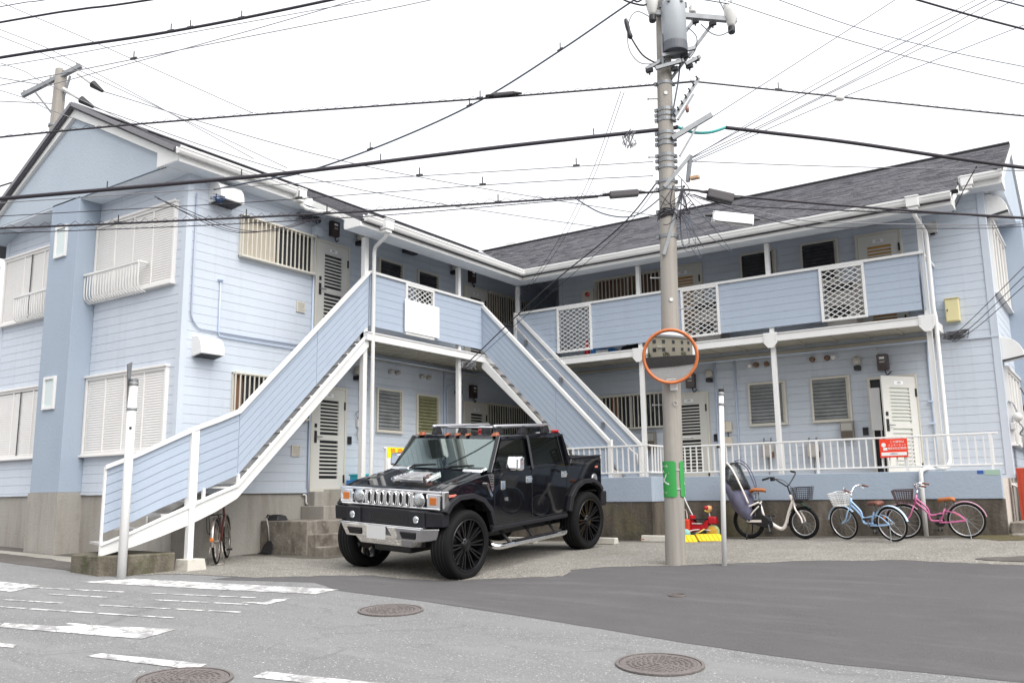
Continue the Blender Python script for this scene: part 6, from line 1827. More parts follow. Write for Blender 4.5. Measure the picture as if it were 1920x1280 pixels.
b = MB(); b.hexa([(.42, -.08, .26), (.58, -.06, .26), (.58, .06, .26), (.42, .08, .26), (.42, -.08, .40), (.57, -.05, .39), (.57, .05, .39), (.42, .08, .40)]); b.build('front_cowl', REDP, TR, bevel=.025)
tube_part(TR, 'fork', [(.42, 0, .46), (.45, 0, .30), (.48, -.035, .125)], .012, IVORY)
tube_part(TR, 'handlebar', [(.40, -.13, .50), (.42, 0, .47), (.40, .13, .50)], .012, mat('yellow_bar', (.7, .55, .12), .4))
b = MB(); b.lathe([(.045, -.05), (.06, 0), (.045, .05), (.005, .06)], (.42, 0, .53), (0, 0, 1), 10); b.build('toy_knob', mat('peach_toy', (.70, .42, .20), .5), TR, smooth=True)
for s in (-1, 1):
    b = MB(); b.lathe([(.03, -.03), (.04, 0), (.03, .03), (.004, .035)], (.41, s * .09, .55), (0, 0, 1), 8); b.build('toy_ball', REDP, TR, smooth=True)
tube_part(TR, 'rear_axle_frame', [(.02, -.16, .085), (.10, -.10, .14), (.30, -.05, .16), (.45, -.05, .14)], .012, IVORY)
tube_part(TR, 'foot_rest', [(.22, -.16, .09), (.30, -.18, .12), (.36, -.10, .17)], .012, mat('yellow_bar', (.7, .55, .12), .4))
tube_part(TR, 'push_handle', [(.10, 0, .38), (-.02, 0, .62), (-.08, 0, .76)], .012, WHITE)
tube_part(TR, 'push_grip', [(-.09, -.05, .77), (-.09, .05, .77)], .016, mat('purple_grip', (.08, .03, .10), .5))
b = MB(); b.box(-.10, .06, -.12, .12, .10, .34); b.build('rear_bin', mat('orange_red_bin', (.60, .06, .03), .4), TR, bevel=.02)
tube_part(TR, 'bin_handle', [(-.08, -.10, .34), (-.10, -.10, .50), (-.10, .10, .50), (-.08, .10, .34)], .010, IVORY)

# yellow ramps, wheel stops, dustpan
def ramp(x, y, rz, label):
    t = thing('kerb_ramp', label, 'ramp', (x, y, gz(x, y) + .010), rz, group='yellow kerb ramps')
    b = MB(); b.prism([(-.22, -.17, 0), (-.22, .15, 0), (-.22, .15, .11), (-.22, .06, .11)], (.44, 0, 0)); o = b.build('ramp_body', YELLOW, t, bevel=.012)
    for i in range(5):
        b = MB(); xx = -.16 + i * .075; b.bar((xx, -.155, .014), (xx, .05, .108), .012, .012); b.build('ridge', YELLOW, o)
ramp(4.58, -1.72, R(38), 'left of the two yellow plastic kerb ramps by the pole')
ramp(4.93, -1.40, R(38), 'right of the two yellow plastic kerb ramps, beside the tricycle front wheel')
def stopper(x, y, label, L=.55, rz=0):
    t = thing('wheel_stop', label, 'wheel stop', (x, y, gz(x, y) + .008), rz, group='concrete parking wheel stops')
    b = MB(); b.hexa([(-L / 2, -.075, 0), (L / 2, -.075, 0), (L / 2, .075, 0), (-L / 2, .075, 0), (-L / 2, -.055, .11), (L / 2, -.055, .11), (L / 2, .055, .11), (-L / 2, .055, .11)]); o = b.build('block', CONCB, t, bevel=.012)
    b = MB(); b.box(-L / 2 + .02, -L / 2 + .07, -.07, -.058, .02, .05); b.build('reflector', AMBER, o)
stopper(3.45, -2.62, 'concrete wheel stop behind the near rear wheel of the truck', .62, R(-2))
stopper(1.75, -2.55, 'concrete wheel stop behind the far rear wheel, under the truck', .62, R(-2))
stopper(4.06, -1.75, 'pale concrete wheel stop half hidden behind the utility pole', .5, R(-3))
t = thing('dustpan', 'black long-handled dustpan leaning on the concrete landing', 'dustpan', (-.97, -6.20, gz(-.97, -6.2) + .01))
b = MB(); pts = [(-.14, 0, 0), (.14, 0, 0), (.13, .04, .10), (.09, .06, .17), (.03, .065, .215), (-.03, .065, .215), (-.09, .06, .17), (-.13, .04, .10)]
b.prism(pts, (0, -.02, .004)); pan = b.build('pan', BLACK, t, bevel=.006)
b = MB(); b.prism([(-.14, -.02, 0), (.14, -.02, 0), (.12, -.08, .012), (-.12, -.08, .012)], (0, 0, .008)); b.build('lip', TRIM, pan)
b = MB(); b.tube([(0, .055, .20), (-.01, .03, .45), (-.03, .0, .60)], .012, 6); b.build('handle', GREYM, t, smooth=True)
b = MB(); b.tube([(-.035, 0, .58), (-.02, .02, .64), (.03, .03, .63)], .016, 6); b.build('grip', BLACK, t, smooth=True)

# gas cylinder and red cabinet at the right end
def cyl_tank(x, y, label):
    z0 = gz(x, y)
    t = thing('gas_cylinder', label, 'gas cylinder', (x, y, z0))
    b = MB(); b.lathe([(.15, 0), (.17, .04), (.18, .12), (.18, 1.05), (.17, 1.16), (.13, 1.25), (.05, 1.29), (.03, 1.31)], (x, y, z0 + .45), (0, 0, 1), 24); wp(b, 'tank', mat('tank_grey', (.40, .41, .42), .45, var=.1), t, smooth=True)
    b = MB(); b.cyl((x, y, z0 + 1.74), (x, y, z0 + 1.86), .02, n=8); b.bar((x - .06, y, z0 + 1.84), (x + .06, y, z0 + 1.84), .02, .02); wp(b, 'valve', STEEL, t)
    b = MB(); b.box(x - .2, x + .2, y - .2, y + .2, z0 - .1, z0 + .46); wp(b, 'base_block', CONCB, t)
    b = MB(); b.tube(smooth_path([(x, y, z0 + 1.85), (x - .1, y, z0 + 2.0), (x - .05, y, z0 + 2.2), (x - .12, y + .05, z0 + 2.4)], 5), .012, 6); wp(b, 'hose', BLACK, t)
    b = MB(); b.lathe([(.183, 0), (.183, .02), (.18, .02), (.18, 0)], (x, y, z0 + 1.30), (0, 0, 1), 24, ring=True); wp(b, 'strap', ALU, t)
cyl_tank(9.78, 1.75, 'grey gas cylinder cut by the right edge')
t = thing('hose_cabinet', 'red brown steel cabinet cut by the right edge of the picture', 'cabinet', (9.85, .75, .66))
b = MB(); b.box(9.55, 10.1, .62, .95, .67, 1.52); wp(b, 'case', RUSTR, t, bevel=.01)
b = MB(); b.box(9.60, 10.05, .612, .62, .75, 1.46); wp(b, 'door', RUSTR, t)
b = MB(); b.box(9.68, 9.72, .60, .614, 1.05, 1.15); wp(b, 'handle', BLACK, t)
b = MB(); b.box(9.70, 9.85, .606, .613, 1.40, 1.45); b.box(9.74, 9.8, .606, .613, 1.28, 1.36); wp(b, 'label_plate', SIGNW, t)
t = thing('gas_regulator', 'white gas regulator and hoses on the right end wall', 'regulator', (9.58, 1.45, 2.35))
b = MB(); b.lathe([(.03, -.09), (.075, -.04), (.085, 0), (.06, .05), (.02, .08)], (9.60, 1.42, 2.42), (0, 0, 1), 14); wp(b, 'body', PORC, t, smooth=True)
b = MB(); b.tube(smooth_path([(9.60, 1.42, 2.50), (9.55, 1.42, 2.66), (9.48, 1.42, 2.70)], 4), .014, 6); b.tube(smooth_path([(9.60, 1.42, 2.34), (9.66, 1.44, 2.22), (9.60, 1.5, 2.12), (9.7, 1.6, 2.1)], 4), .014, 6); wp(b, 'hoses', STEEL, t)
b = MB(); b.box(9.475, 9.56, 1.36, 1.48, 2.2, 2.32); wp(b, 'lower_box', PORC, t, bevel=.01)

# ---------------------------------------------------------------- utility pole with its gear
P0 = Vector((5.84, -4.86, 0)); HD = Vector((.824, .566, 0)); ND = Vector((-.566, .824, 0))   # along the street line / away from the road
def Dp(t, z, o=0.0):
    p = P0 + HD * t + ND * o
    return Vector((p.x, p.y, z))
UP = thing('utility_pole', 'tall concrete utility pole with transformer standing in front of the right wing', 'utility pole', (5.84, -4.86, gz(5.84, -4.86)))
def pc_(z): return .0214 * (z - .2)          # slight lean
b = MB(); zs = [-.3, .2, 3, 6, 9, 11.5]; prof_r = [.142, .140, .128, .116, .104, .095]
b.tube([Dp(pc_(z), z) for z in zs], prof_r, 28); wp(b, 'shaft', POLEC, UP, autos=50)
def band(z, h=.06, mt=STEEL):
    r = .141 - (z - .2) * .0042
    b = MB(); b.lathe([(r + .003, -h / 2), (r + .010, -h / 2), (r + .010, h / 2), (r + .003, h / 2)], Dp(pc_(z), z), (0, 0, 1), 24, ring=True)
    for s in (-1, 1): 
        q = Dp(pc_(z), z) + HD * s * (r + .025); b.box(q.x - .02, q.x + .02, q.y - .02, q.y + .02, z - h / 2, z + h / 2)
    wp(b, 'pole_band', mt, UP)
for z in (7.55, 7.24, 6.82, 6.74, 6.66, 6.45, 6.36, 6.28, 6.10, 6.02, 5.92, 5.70, 5.58, 5.24, 4.86): band(z, .05)
for i in range(12):
    z = 1.95 + i * .46; s = -1 if i % 2 else 1
    b = MB(); r = .141 - (z - .2) * .0042
    b.cyl(Dp(pc_(z) + s * (r - .02), z), Dp(pc_(z) + s * (r + .14), z), .009, n=6); b.cyl(Dp(pc_(z) + s * (r + .135), z), Dp(pc_(z) + s * (r + .15), z), .017, n=6); wp(b, 'step_bolt', STEEL, UP)
TANK = mat('tank_paint', (.27, .29, .31), .45, var=.08)
tx = Dp(.30, 7.76, -.16)
b = MB(); b.lathe([(.17, 0), (.185, .02), (.185, .66), (.17, .72), (.10, .78), (.01, .80)], tx, (0, 0, 1), 28); TXO = wp(b, 'transformer', TANK, UP, autos=40)
b = MB(); b.lathe([(.188, -.10), (.19, -.08), (.19, .03), (.187, .05)], tx, (0, 0, 1), 28); b.build('transformer_base', mat('dark_base', (.08, .085, .10), .5), TXO)
for a in (-.09, .09, 0):
    b = MB(); q = tx + HD * a + Vector((0, 0, .74)) - ND * .05
    b.lathe([(.03, 0), (.045, .03), (.03, .05), (.045, .07), (.03, .09), (.02, .13)], q, (0, 0, 1), 10); b.build('bushing', PORC, TXO, smooth=True)
b = MB(); b.bar(Dp(.0, 8.34, -.12), Dp(1.26, 8.20, -.12), .075, .075); wp(b, 'cross_arm', STEEL, UP)
b = MB(); b.bar(Dp(.60, 8.18, -.16), Dp(.13, 7.56, -.12), .055, .04); wp(b, 'arm_brace', STEEL, UP)
b = MB(); b.bar(Dp(.88, 8.14, -.10), Dp(.24, 7.30, -.06), .055, .04); wp(b, 'arm_brace', STEEL, UP)
b = MB(); b.bar(Dp(.16, 7.60, -.14), Dp(-.14, 7.42, -.14), .05, .05); b.bar(Dp(.10, 7.95, -.2), Dp(.10, 7.45, -.2), .02, .03); wp(b, 'arm_brace', STEEL, UP)
def cutout(t, z, o, tall=.20):
    b = MB(); b.lathe([(.04, -.16), (.06, -.12), (.085, -.02), (.10, .08), (.095, .16), (.04, .20)], Dp(t, z, o), (0, 0, 1), 14); c = wp(b, 'insulator', PORC, UP, smooth=True)
    b = MB(); b.lathe([(.045, -.26), (.055, -.24), (.055, -.16), (.04, -.15)], Dp(t, z, o), (0, 0, 1), 12); b.build('insulator_cap', BLACK, c)
cutout(-.02, 8.42, -.18); cutout(1.17, 8.24, -.14); cutout(.26, 8.48, -.24)
for (t, z) in ((1.12, 8.36), (.60, 8.33)):
    b = MB(); b.lathe([(.05, 0), (.055, .04), (.04, .05), (.055, .09), (.03, .12), (.02, .16)], Dp(t, z, -.12), (0, 0, 1), 12); wp(b, 'insulator', PORC, UP, smooth=True)
for (p, q, w) in (((.64, 7.27), (.22, 6.62), .05), ((.55, 7.02), (.30, 6.62), .035), ((.80, 6.69), (.20, 6.33), .07), ((.60, 6.55), (.30, 6.05), .03), ((.46, 6.06), (.05, 5.58), .05), ((.46, 6.06), (.40, 5.66), .05), ((.30, 5.50), (.0, 4.56), .045)):
    b = MB(); b.bar(Dp(*p, -.12), Dp(*q, -.12), w, w); wp(b, 'bracket_arm', STEEL, UP)
for i in range(7):
    f = i / 6; b = MB(); q = Dp(.62 - .36 * f, 7.24 - .58 * f, -.16); b.cyl(q, q + Vector((0, 0, .05)) - HD * .03, .012, n=6); wp(b, 'arm_bolt', BLACK, UP)
b = MB(); b.tube([Dp(.42, 7.75, -.1), Dp(.33, 7.2, -.1), Dp(.22, 6.7, -.12)], .012, 6); wp(b, 'down_lead', WIREB, UP)
b = MB(); b.lathe([(.02, -.05), (.03, 0), (.02, .05)], Dp(.43, 6.75, -.2), (0, 0, 1), 10); wp(b, 'small_insulator', mat('brown_porcelain', (.20, .10, .08), .25), UP, smooth=True)
b = MB(); q = Dp(.50, 5.72, -.16); b.box(q.x - .07, q.x + .07, q.y - .04, q.y + .04, 5.68, 5.73); wp(b, 'terminal_block', mat('tan_block', (.42, .28, .18), .5), UP, bevel=.01)
for a in range(0, 360, 60):
    q = tx + HD * .188 * math.cos(R(a)) + ND * .188 * math.sin(R(a))
    b = MB(); b.box(q.x - .02, q.x + .02, q.y - .02, q.y + .02, 8.40, 8.48); wp(b, 'tank_lug', STEEL, UP)
for (t_, z_, w_) in ((.34, 7.66, .5), (.20, 7.46, .42), (.55, 7.52, .22)):
    b = MB(); b.bar(Dp(t_ - w_ / 2, z_ - .06, -.2), Dp(t_ + w_ / 2, z_ + .06, -.2), .05, .05); wp(b, 'pole_bracket', STEEL, UP)
for (t_, z_) in ((.62, 8.16), (.88, 8.12), (.45, 7.60), (.28, 7.40), (.60, 7.55), (-.10, 7.38), (.50, 7.44), (.36, 7.52)):
    q = Dp(t_, z_, -.18); b = MB(); b.box(q.x - .05, q.x + .05, q.y - .03, q.y + .03, z_ - .03, z_ + .025); b.cyl(q, q - Vector((0, 0, .07)), .014, n=6); wp(b, 'clamp_bolt', BLACK, UP)
for pts in (((.26, 8.56), (.10, 8.62), (-.02, 8.55)), ((.33, 8.58), (.60, 8.72), (.95, 8.62), (1.12, 8.50)), ((.40, 8.55), (.75, 8.50), (1.15, 8.42)), ((1.18, 8.02), (1.0, 7.92), (.85, 7.95), (.70, 8.10)), ((.50, 8.05), (.62, 7.9), (.60, 7.7), (.50, 7.55)), ((1.17, 8.45), (1.18, 8.65), (1.2, 8.9)), ((1.05, 8.34), (.98, 8.55), (1.02, 8.75))):
    b = MB(); b.tube(smooth_path([Dp(t_, z_, -.2) for t_, z_ in pts], 5), .008, 5); wp(b, 'jumper_wire', WIREB, UP)
# cable tangle on the pole
rn = random.Random(11)
b = MB()
for i in range(11):
    t0, z0 = rn.uniform(.15, .5), rn.uniform(5.3, 5.75); t1, z1 = rn.uniform(-.1, .35), rn.uniform(4.95, 5.5)
    b.tube(smooth_path([Dp(t0, z0, -.17), Dp((t0 + t1) / 2 + rn.uniform(-.12, .2), (z0 + z1) / 2 - rn.uniform(0, .2), -.19), Dp(t1, z1, -.15)], 5), rn.uniform(.005, .010), 5)
for i in range(5):
    z = 5.15 + i * .025; b.tube([Dp(pc_(z) + .13 * math.cos(R(a)), z + rn.uniform(-.02, .02), .13 * math.sin(R(a))) for a in range(0, 360, 30)], .012, 5, closed=True)
wp(b, 'cable_tangle', WIRE, UP, kind='stuff')
b = MB()
for i in range(7):
    a = rn.uniform(.35, .9); z = rn.uniform(4.7, 5.4)
    b.tube(smooth_path([Dp(.30, 5.52, -.16), Dp(a, z, -.18), Dp(a + rn.uniform(-.3, .2), z - rn.uniform(-.1, .3), -.16), Dp(.25, 5.2, -.15)], 6), .005, 4)
wp(b, 'loose_wires', WIREB, UP, kind='stuff')
b = MB(); b.tube(smooth_path([Dp(-.02, 8.2, -.2), Dp(-.25, 8.32, -.2), Dp(-.38, 8.15, -.2), Dp(-.40, 7.75, -.2), Dp(-.25, 7.5, -.2), Dp(.0, 7.5, -.15)], 6), .008, 5); wp(b, 'jumper_wire', WIREG, UP)
b = MB(); b.tube(smooth_path([Dp(-.43, 8.2, -.2), Dp(-.40, 8.05, -.2), Dp(-.36, 7.88, -.2)], 4), [.02, .03, .035, .035, .035, .03, .035, .04, .02][:9], 8); wp(b, 'surge_arrester', BLACK, UP, smooth=True)
b = MB(); b.tube(smooth_path([Dp(-.37, 7.92, -.2), Dp(-.20, 7.62, -.2), Dp(.02, 7.5, -.15)], 6), .013, 5); wp(b, 'jumper_wire', WIRE, UP)
for pts in (((-.55, 8.62), (-.42, 8.5), (-.15, 8.42), (-.05, 8.5)), ((-.4, 8.65), (-.25, 8.48), (-.1, 8.58)), ((-.25, 8.7), (-.1, 8.55), (0, 8.65))):
    b = MB(); b.tube(smooth_path([Dp(t, z, -.2) for t, z in pts], 5), .014, 5); wp(b, 'jumper_wire', WIRE, UP)
for q in (Dp(.14, 7.05, -.112), Dp(.08, 3.9, -.125)):
    b = MB(); b.lathe([(.014, 0), (.028, .007), (.028, .012)], q, -ND, 10); wp(b, 'pole_stud', PORC, UP)
b = MB(); q = Dp(.06, 2.70, -.145); b.box(q.x - .05, q.x + .05, q.y - .02, q.y + .0, 2.60, 2.75); wp(b, 'number_tag', SIGNW, UP)
b = MB(); b.tube([Dp(.07 + .028 * math.cos(R(a)), 2.42 + .035 * math.sin(R(a)), -.15) for a in range(0, 360, 40)], .006, 5, closed=True); wp(b, 'tag_ring', GREYM, UP)

# green school-zone plates wrapped round the pole
def pole_sign(label, a0, a1):
    t = thing('pole_sign', label, 'sign', Dp(0, 1.38), group='green plates wrapped round the utility pole')
    b = MB(); c = Dp(pc_(1.38), 0); r0_, r1_ = .142, .148; v = []; n_ = 14
    for i in range(n_):
        a = R(a0 + (a1 - a0) * i / (n_ - 1)); e = HD * math.sin(a) - ND * math.cos(a)
        zz0, zz1 = (1.13, 1.62) if 0 < i < n_ - 1 else (1.15, 1.60)
        for rr_, z in ((r0_, zz0), (r1_, zz0), (r1_, zz1), (r0_, zz1)):
            q = c + e * rr_; v.append((q.x, q.y, z))
    f = [(i * 4 + j, i * 4 + (j + 1) % 4, (i + 1) * 4 + (j + 1) % 4, (i + 1) * 4 + j) for i in range(n_ - 1) for j in range(4)] + [(0, 1, 2, 3), tuple((n_ - 1) * 4 + j for j in (3, 2, 1, 0))]
    b.add(v, f); wp(b, 'plate', GREEN, t, autos=40)
    mid = (a0 + a1) / 2
    for s, z, size in (('スクール', 1.55, .045), ('文', 1.38, .22), ('ゾーン', 1.19, .045)):
        am = R(mid); e = HD * math.sin(am) - ND * math.cos(am); tu = HD * math.cos(am) + ND * math.sin(am)
        q = c + e * .1515
        o = text_part('lettering', s, None, (0, 0, 0), (1, 0, 0), (0, 1, 0), size, SIGNW, .0005)
        for vv in o.data.vertices:      # bend the letters round the pole
            th = am + vv.co.x / .151
            ee = HD * math.sin(th) - ND * math.cos(th); qq = c + ee * (.1508 + vv.co.z)
            vv.co = (qq.x, qq.y, z + vv.co.y)
        o.matrix_world = Matrix.Identity(4); o.parent = t; o.matrix_parent_inverse = Matrix.Translation(-Vector(t.location))
    return t
pole_sign('green plate on the left face of the utility pole', -150, 4)
pole_sign('green plate on the right face of the utility pole', 26, 170)
b = MB(); c = Dp(pc_(1.38), 0)
for z in (1.24, 1.50): b.lathe([(.1425, -.006), (.146, -.006), (.146, .006), (.1425, .006)], Vector((c.x, c.y, z)), (0, 0, 1), 24)
wp(b, 'sign_strap', ALU, UP)

# convex traffic mirror
MC = Vector((6.0, -5.09, 3.06)); MN = Vector((.40, -.91, -.10)).normalized()
MIR = thing('traffic_mirror', 'round convex traffic mirror with orange rim on the utility pole', 'mirror', MC)
b = MB(); rs = 1.1; b.lathe([(.362, -.03)] + [(.36 * (1 - k / 14), .034 * (1 - ((1 - k / 14)) ** 2)) for k in range(14)] + [(.002, .034)], MC, MN, 56); o = wp(b, 'mirror_face', MIRROR, MIR, smooth=True)
o.data.set_sharp_from_angle(angle=R(60))
tq = MN.cross(Vector((0, 0, 1))).normalized(); tw = tq.cross(MN)
b = MB(); b.tube([MC + (tq * math.cos(R(a)) + tw * math.sin(R(a))) * .368 + MN * .015 for a in range(0, 360, 6)], .021, 10, closed=True); wp(b, 'rim', ORANGE, MIR, smooth=True)
b = MB(); b.lathe([(.372, -.035), (.36, -.06), (.25, -.075), (.01, -.08)], MC, MN, 40); wp(b, 'back_shell', ORANGE, MIR, smooth=True)
b = MB(); b.tube([MC - MN * .07, MC - MN * .14, Dp(pc_(3.06), 3.06, -.10)], .022, 8); wp(b, 'bracket', STEEL, MIR)

# thin white sign posts
def sign_post(label, x, y, ztop, r, lean, plate):
    z0 = gz(x, y)
    t = thing('sign_post', label, 'sign post', (x, y, z0), group='white road sign posts')
    top = Vector((x, y, ztop)) + HD * lean
    b = MB(); b.tube([(x, y, z0 - .2), tuple(Vector((x, y, z0)).lerp(top, .5)), top], r, 14); wp(b, 'shaft', WHITE, t, smooth=True)
    b = MB(); b.lathe([(r + .006, -.03), (r + .006, .012), (.005, .016)], top, (0, 0, 1), 14); wp(b, 'cap', STEEL if plate == 'big' else BLACK, t)
    for dz in (.06, .40 if plate == 'big' else .20):
        b = MB(); b.lathe([(r + .002, -.015), (r + .010, -.015), (r + .010, .015), (r + .002, .015)], top - Vector((0, 0, dz)), (0, 0, 1), 14); wp(b, 'clamp', STEEL, t)
    return t, top
t, top = sign_post('white sign post with edge-on triangular sign in front of the curved stairs', .04, -9.43, 2.80, .058, 0, 'big')
vd = Vector((-.80, .60, 0))       # plate seen almost edge-on
pn = Vector((.60, .80, 0))
q0 = top - HD * .075
b = MB(); b.prism([q0 + vd * -.28 + Vector((0, 0, .18)), q0 + vd * .34 + Vector((0, 0, .30)), q0 + vd * .05 + Vector((0, 0, -.42))], pn * .012); wp(b, 'sign_plate', STEEL, t)
b = MB(); q = Vector((.04, -9.43, 2.15)); b.box(q.x + .045, q.x + .062, q.y - .05, q.y - .02, 2.13, 2.16); wp(b, 'sticker', BLACK, t)
t, top = sign_post('thin white sign post with black cap right of the utility pole', 6.49, -4.76, 2.58, .034, .09, 'small')
b = MB(); q0 = top + HD * .05 + ND * .05
b.prism([q0 + Vector((0, 0, .06)), q0 + HD * .07 + ND * .3 + Vector((0, 0, .10)), q0 + HD * .03 + ND * .15 + Vector((0, 0, -.55))], HD * .006); wp(b, 'sign_plate', STEEL, t)
b = MB(); b.box(6.50, 6.535, -4.83, -4.79, 1.78, 1.81); wp(b, 'sticker', BLACK, t)

# signs on the railings
t = thing('railing_sign', 'red notice board with white lettering on the corridor railing below the open door', 'sign', (7.88, -.41, 1.72))
b = MB(); b.box(7.66, 8.10, -.412, -.402, 1.725, 2.035); wp(b, 'board', REDSIGN, t)
def rtxt(s, x, z, size, mt=SIGNW, par=t, y=-.4135):
    o = text_part('lettering', s, par, (0, 0, 0), (1, 0, 0), (0, 0, 1), size, mt, .0008)
    o.matrix_parent_inverse = Matrix.Translation(-Vector(par.location))
    mm = Matrix(((1, 0, 0), (0, 0, 1), (0, 1, 0))).transposed().to_4x4()
    mm = Matrix((Vector((1, 0, 0)), Vector((0, 0, 1)), Vector((0, -1, 0)))).transposed().to_4x4(); mm.translation = Vector((x, y, z)); o.matrix_basis = mm
    return o
rtxt('この建物は', 7.94, 1.98, .046); rtxt('インターネット', 7.94, 1.925, .042); rtxt('無料対応物件', 7.94, 1.87, .05)
b = MB(); b.box(7.68, 8.08, -.4145, -.412, 1.755, 1.81); wp(b, 'white_panel', SIGNW, t)
rtxt('お問合せ', 7.88, 1.783, .03, SIGNK, t, -.4155)
b = MB(); b.lathe([(.036, 0), (.036, .003), (.001, .003)], (7.725, -.412, 1.935), (0, -1, 0), 16); b.box(7.715, 7.78, -.4145, -.412, 1.845, 1.89); wp(b, 'white_emblem', SIGNW, t)
t = thing('railing_sign', 'yellow and white management sign on the railing behind the truck windscreen', 'sign', (.40, -4.3, 1.70))
b = MB(); b.box(.395, .402, -4.74, -3.95, 1.86, 2.045); wp(b, 'yellow_board', mat('sign_yellow', (.88, .70, .02), .45), t)
b = MB(); b.box(.395, .402, -4.74, -3.95, 1.66, 1.858); wp(b, 'white_board', SIGNW, t)
for s, y, z, size, mt in (('管', -4.60, 1.955, .14, SIGNR), ('理', -4.42, 1.955, .14, SIGNR), ('物', -4.24, 1.955, .14, SIGNR), ('件', -4.07, 1.955, .14, SIGNR), ('入居者募集中', -4.36, 1.79, .10, GREYM)):
    o = text_part('lettering', s, t, (0, 0, 0), (0, 1, 0), (0, 0, 1), size, mt, .001)
    o.matrix_parent_inverse = Matrix.Translation(-Vector(t.location))
    mm = Matrix((Vector((0, 1, 0)), Vector((0, 0, 1)), Vector((1, 0, 0)))).transposed().to_4x4(); mm.translation = Vector((.4035, y, z)); o.matrix_basis = mm

# ---------------------------------------------------------------- overhead cables
def cable(label, pts, r, mt=WIRE, k=8, lash=0, spikes=(), group='overhead cables'):
    P = smooth_path(pts, k) if len(pts) > 2 else [Vector(p) for p in pts]
    o = MB().tube(P, r, 6).build('overhead_cable', mt, None, smooth=True)
    tag(o, label, 'cable', group)
    if lash:
        rn_ = random.Random(len(label)); W = []
        for i in range(len(P) - 1):
            for j in range(4):
                q = P[i].lerp(P[i + 1], j / 4); W.append(q + Vector((0, 0, lash * (1 if (i * 4 + j) % 2 else -.15) * rn_.uniform(.6, 1.2))))
        MB().tube(W, r * .3, 3).build('lashing_wire', mt, o)
    for f in spikes:
        i = min(int(f * (len(P) - 1)), len(P) - 2); q = P[i]; d = (P[i + 1] - q).normalized()
        b = MB(); b.bar(q - d * .05 + Vector((0, 0, .012)), q + d * .05 + Vector((0, 0, .012)), .03, .03); b.bar(q + Vector((0, 0, .02)), q + Vector((0, 0, .13)), .012, .012, up=(1, 0, 0)); b.build('wire_clip', BLACK, o)
    return o
def dl(*pts): return [Dp(t, z, .0) for t, z in pts]
cable('topmost thick cable crossing the upper left corner of the sky', dl((-16, 7.3), (-9.96, 8.40), (-8.75, 8.60), (-7.7, 8.74), (-3, 9.5)), .016)
cable('thick cable with clips second from the top at the left', dl((-16, 6.8), (-9.91, 7.82), (-7.34, 8.21), (-4.91, 8.70), (0, 9.8)), .022, spikes=(.52, .56, .63))
cable('cable with lashing wire running from the left to the top pole bracket', dl((-16, 5.9), (-9.8, 6.54), (-6.63, 6.80), (-2.63, 7.05), (.06, 7.24), (.60, 7.28)), .014, lash=.045, spikes=(.62,))
cable('cable with lashing wire running right from the top pole bracket', dl((.60, 7.28), (1.0, 7.23), (1.86, 7.12), (5.5, 6.66), (9, 6.3)), .012, lash=.035, spikes=(.5,))
cable('thickest black cable running left from the pole across the gable', dl((-16, 5.1), (-9.71, 5.58), (-7.13, 5.78), (-5.17, 5.95), (-2.24, 6.29), (.03, 6.52), (.31, 6.56)), .030, lash=.02, spikes=(.27, .42, .58, .75))
cable('short teal sleeved cable sagging right of the pole', dl((.31, 6.56), (.55, 6.47), (.80, 6.47), (1.03, 6.54)), .022, TEAL)
cable('thick black cable running right from the teal sleeve over the roof', dl((1.03, 6.54), (1.6, 6.46), (2.92, 6.27), (5.41, 5.85), (9, 5.4)), .028)
cable('lower black cable running left from the pole to the first black box', dl((-16, 5.0), (-9.67, 5.13), (-6.71, 5.22), (-4.21, 5.32), (-.74, 5.51), (.19, 5.57)), .016, lash=.06, spikes=(.3, .45, .56, .7))
cable('zigzag support wire under the lower black cable at the left', dl((-16, 4.88), (-9.67, 5.05), (-6.71, 5.13), (-4.21, 5.24), (-2.5, 5.36), (-.9, 5.48)), .007, lash=.05)
cable('black cable running right from the pole to the second black box', dl((.19, 5.57), (.5, 5.57), (1.12, 5.47), (3.15, 5.26), (5.32, 5.08), (9, 4.8)), .018)
cable('sagging loop of cable left of the pole below the first black box', dl((-1.27, 5.49), (-.84, 5.23), (-.38, 5.19), (.03, 5.47)), .010, WIREB)
cable('blue grey service cable slanting from the pole top to the gable corner', [(6.2, -4.8, 8.95), (5.53, -5.07, 8.55), (4.55, -5.44, 7.95), (3.35, -5.91, 7.28), (2.01, -6.47, 6.75), (.73, -7.02, 6.38), (-.11, -7.39, 6.28), (-.85, -7.65, 6.22)], .014, WIREB, spikes=(.3, .46, .62))
cable('left of two thin drop wires to the balcony corner post', [(5.42, -5.15, 7.14), (3.56, -2.86, 6.86), (1.75, -1.17, 6.28), (.06, -.04, 5.60)], .005)
cable('right of two thin drop wires to the balcony corner post', [(5.46, -5.12, 7.13), (3.63, -2.84, 6.85), (1.85, -1.15, 6.27), (.08, -.04, 5.55)], .005)
cable('black drop cable slanting from the pole to the left balcony post', [(5.82, -4.88, 5.7), (4.78, -4.13, 5.38), (2.72, -3.16, 4.83), (.10, -2.14, 3.80)], .011)
cable('thin drop wire just below the slanting black drop cable', [(5.82, -4.88, 5.63), (4.85, -4.16, 5.32), (2.82, -3.14, 4.74), (.12, -2.12, 3.74)], .005)
cable('thin wire with bird spikes level with the left eave', dl((-10, 5.3), (-6.56, 5.45), (-5.31, 5.52), (-2.25, 5.71), (-.08, 5.80)), .006, spikes=(.5, .72))
cable('faint thin wire above the bird spike wire', dl((-10, 5.5), (-6.03, 5.72), (-2.24, 5.91), (-.07, 6.02)), .007, WIREG, spikes=(.55, .8))
cable('faint thin wire rising from the left edge to the top edge', dl((-14, 6.6), (-9.87, 7.37), (-7.16, 7.91), (-3.36, 8.68), (0, 9.5)), .007, WIREG, spikes=(.45,))
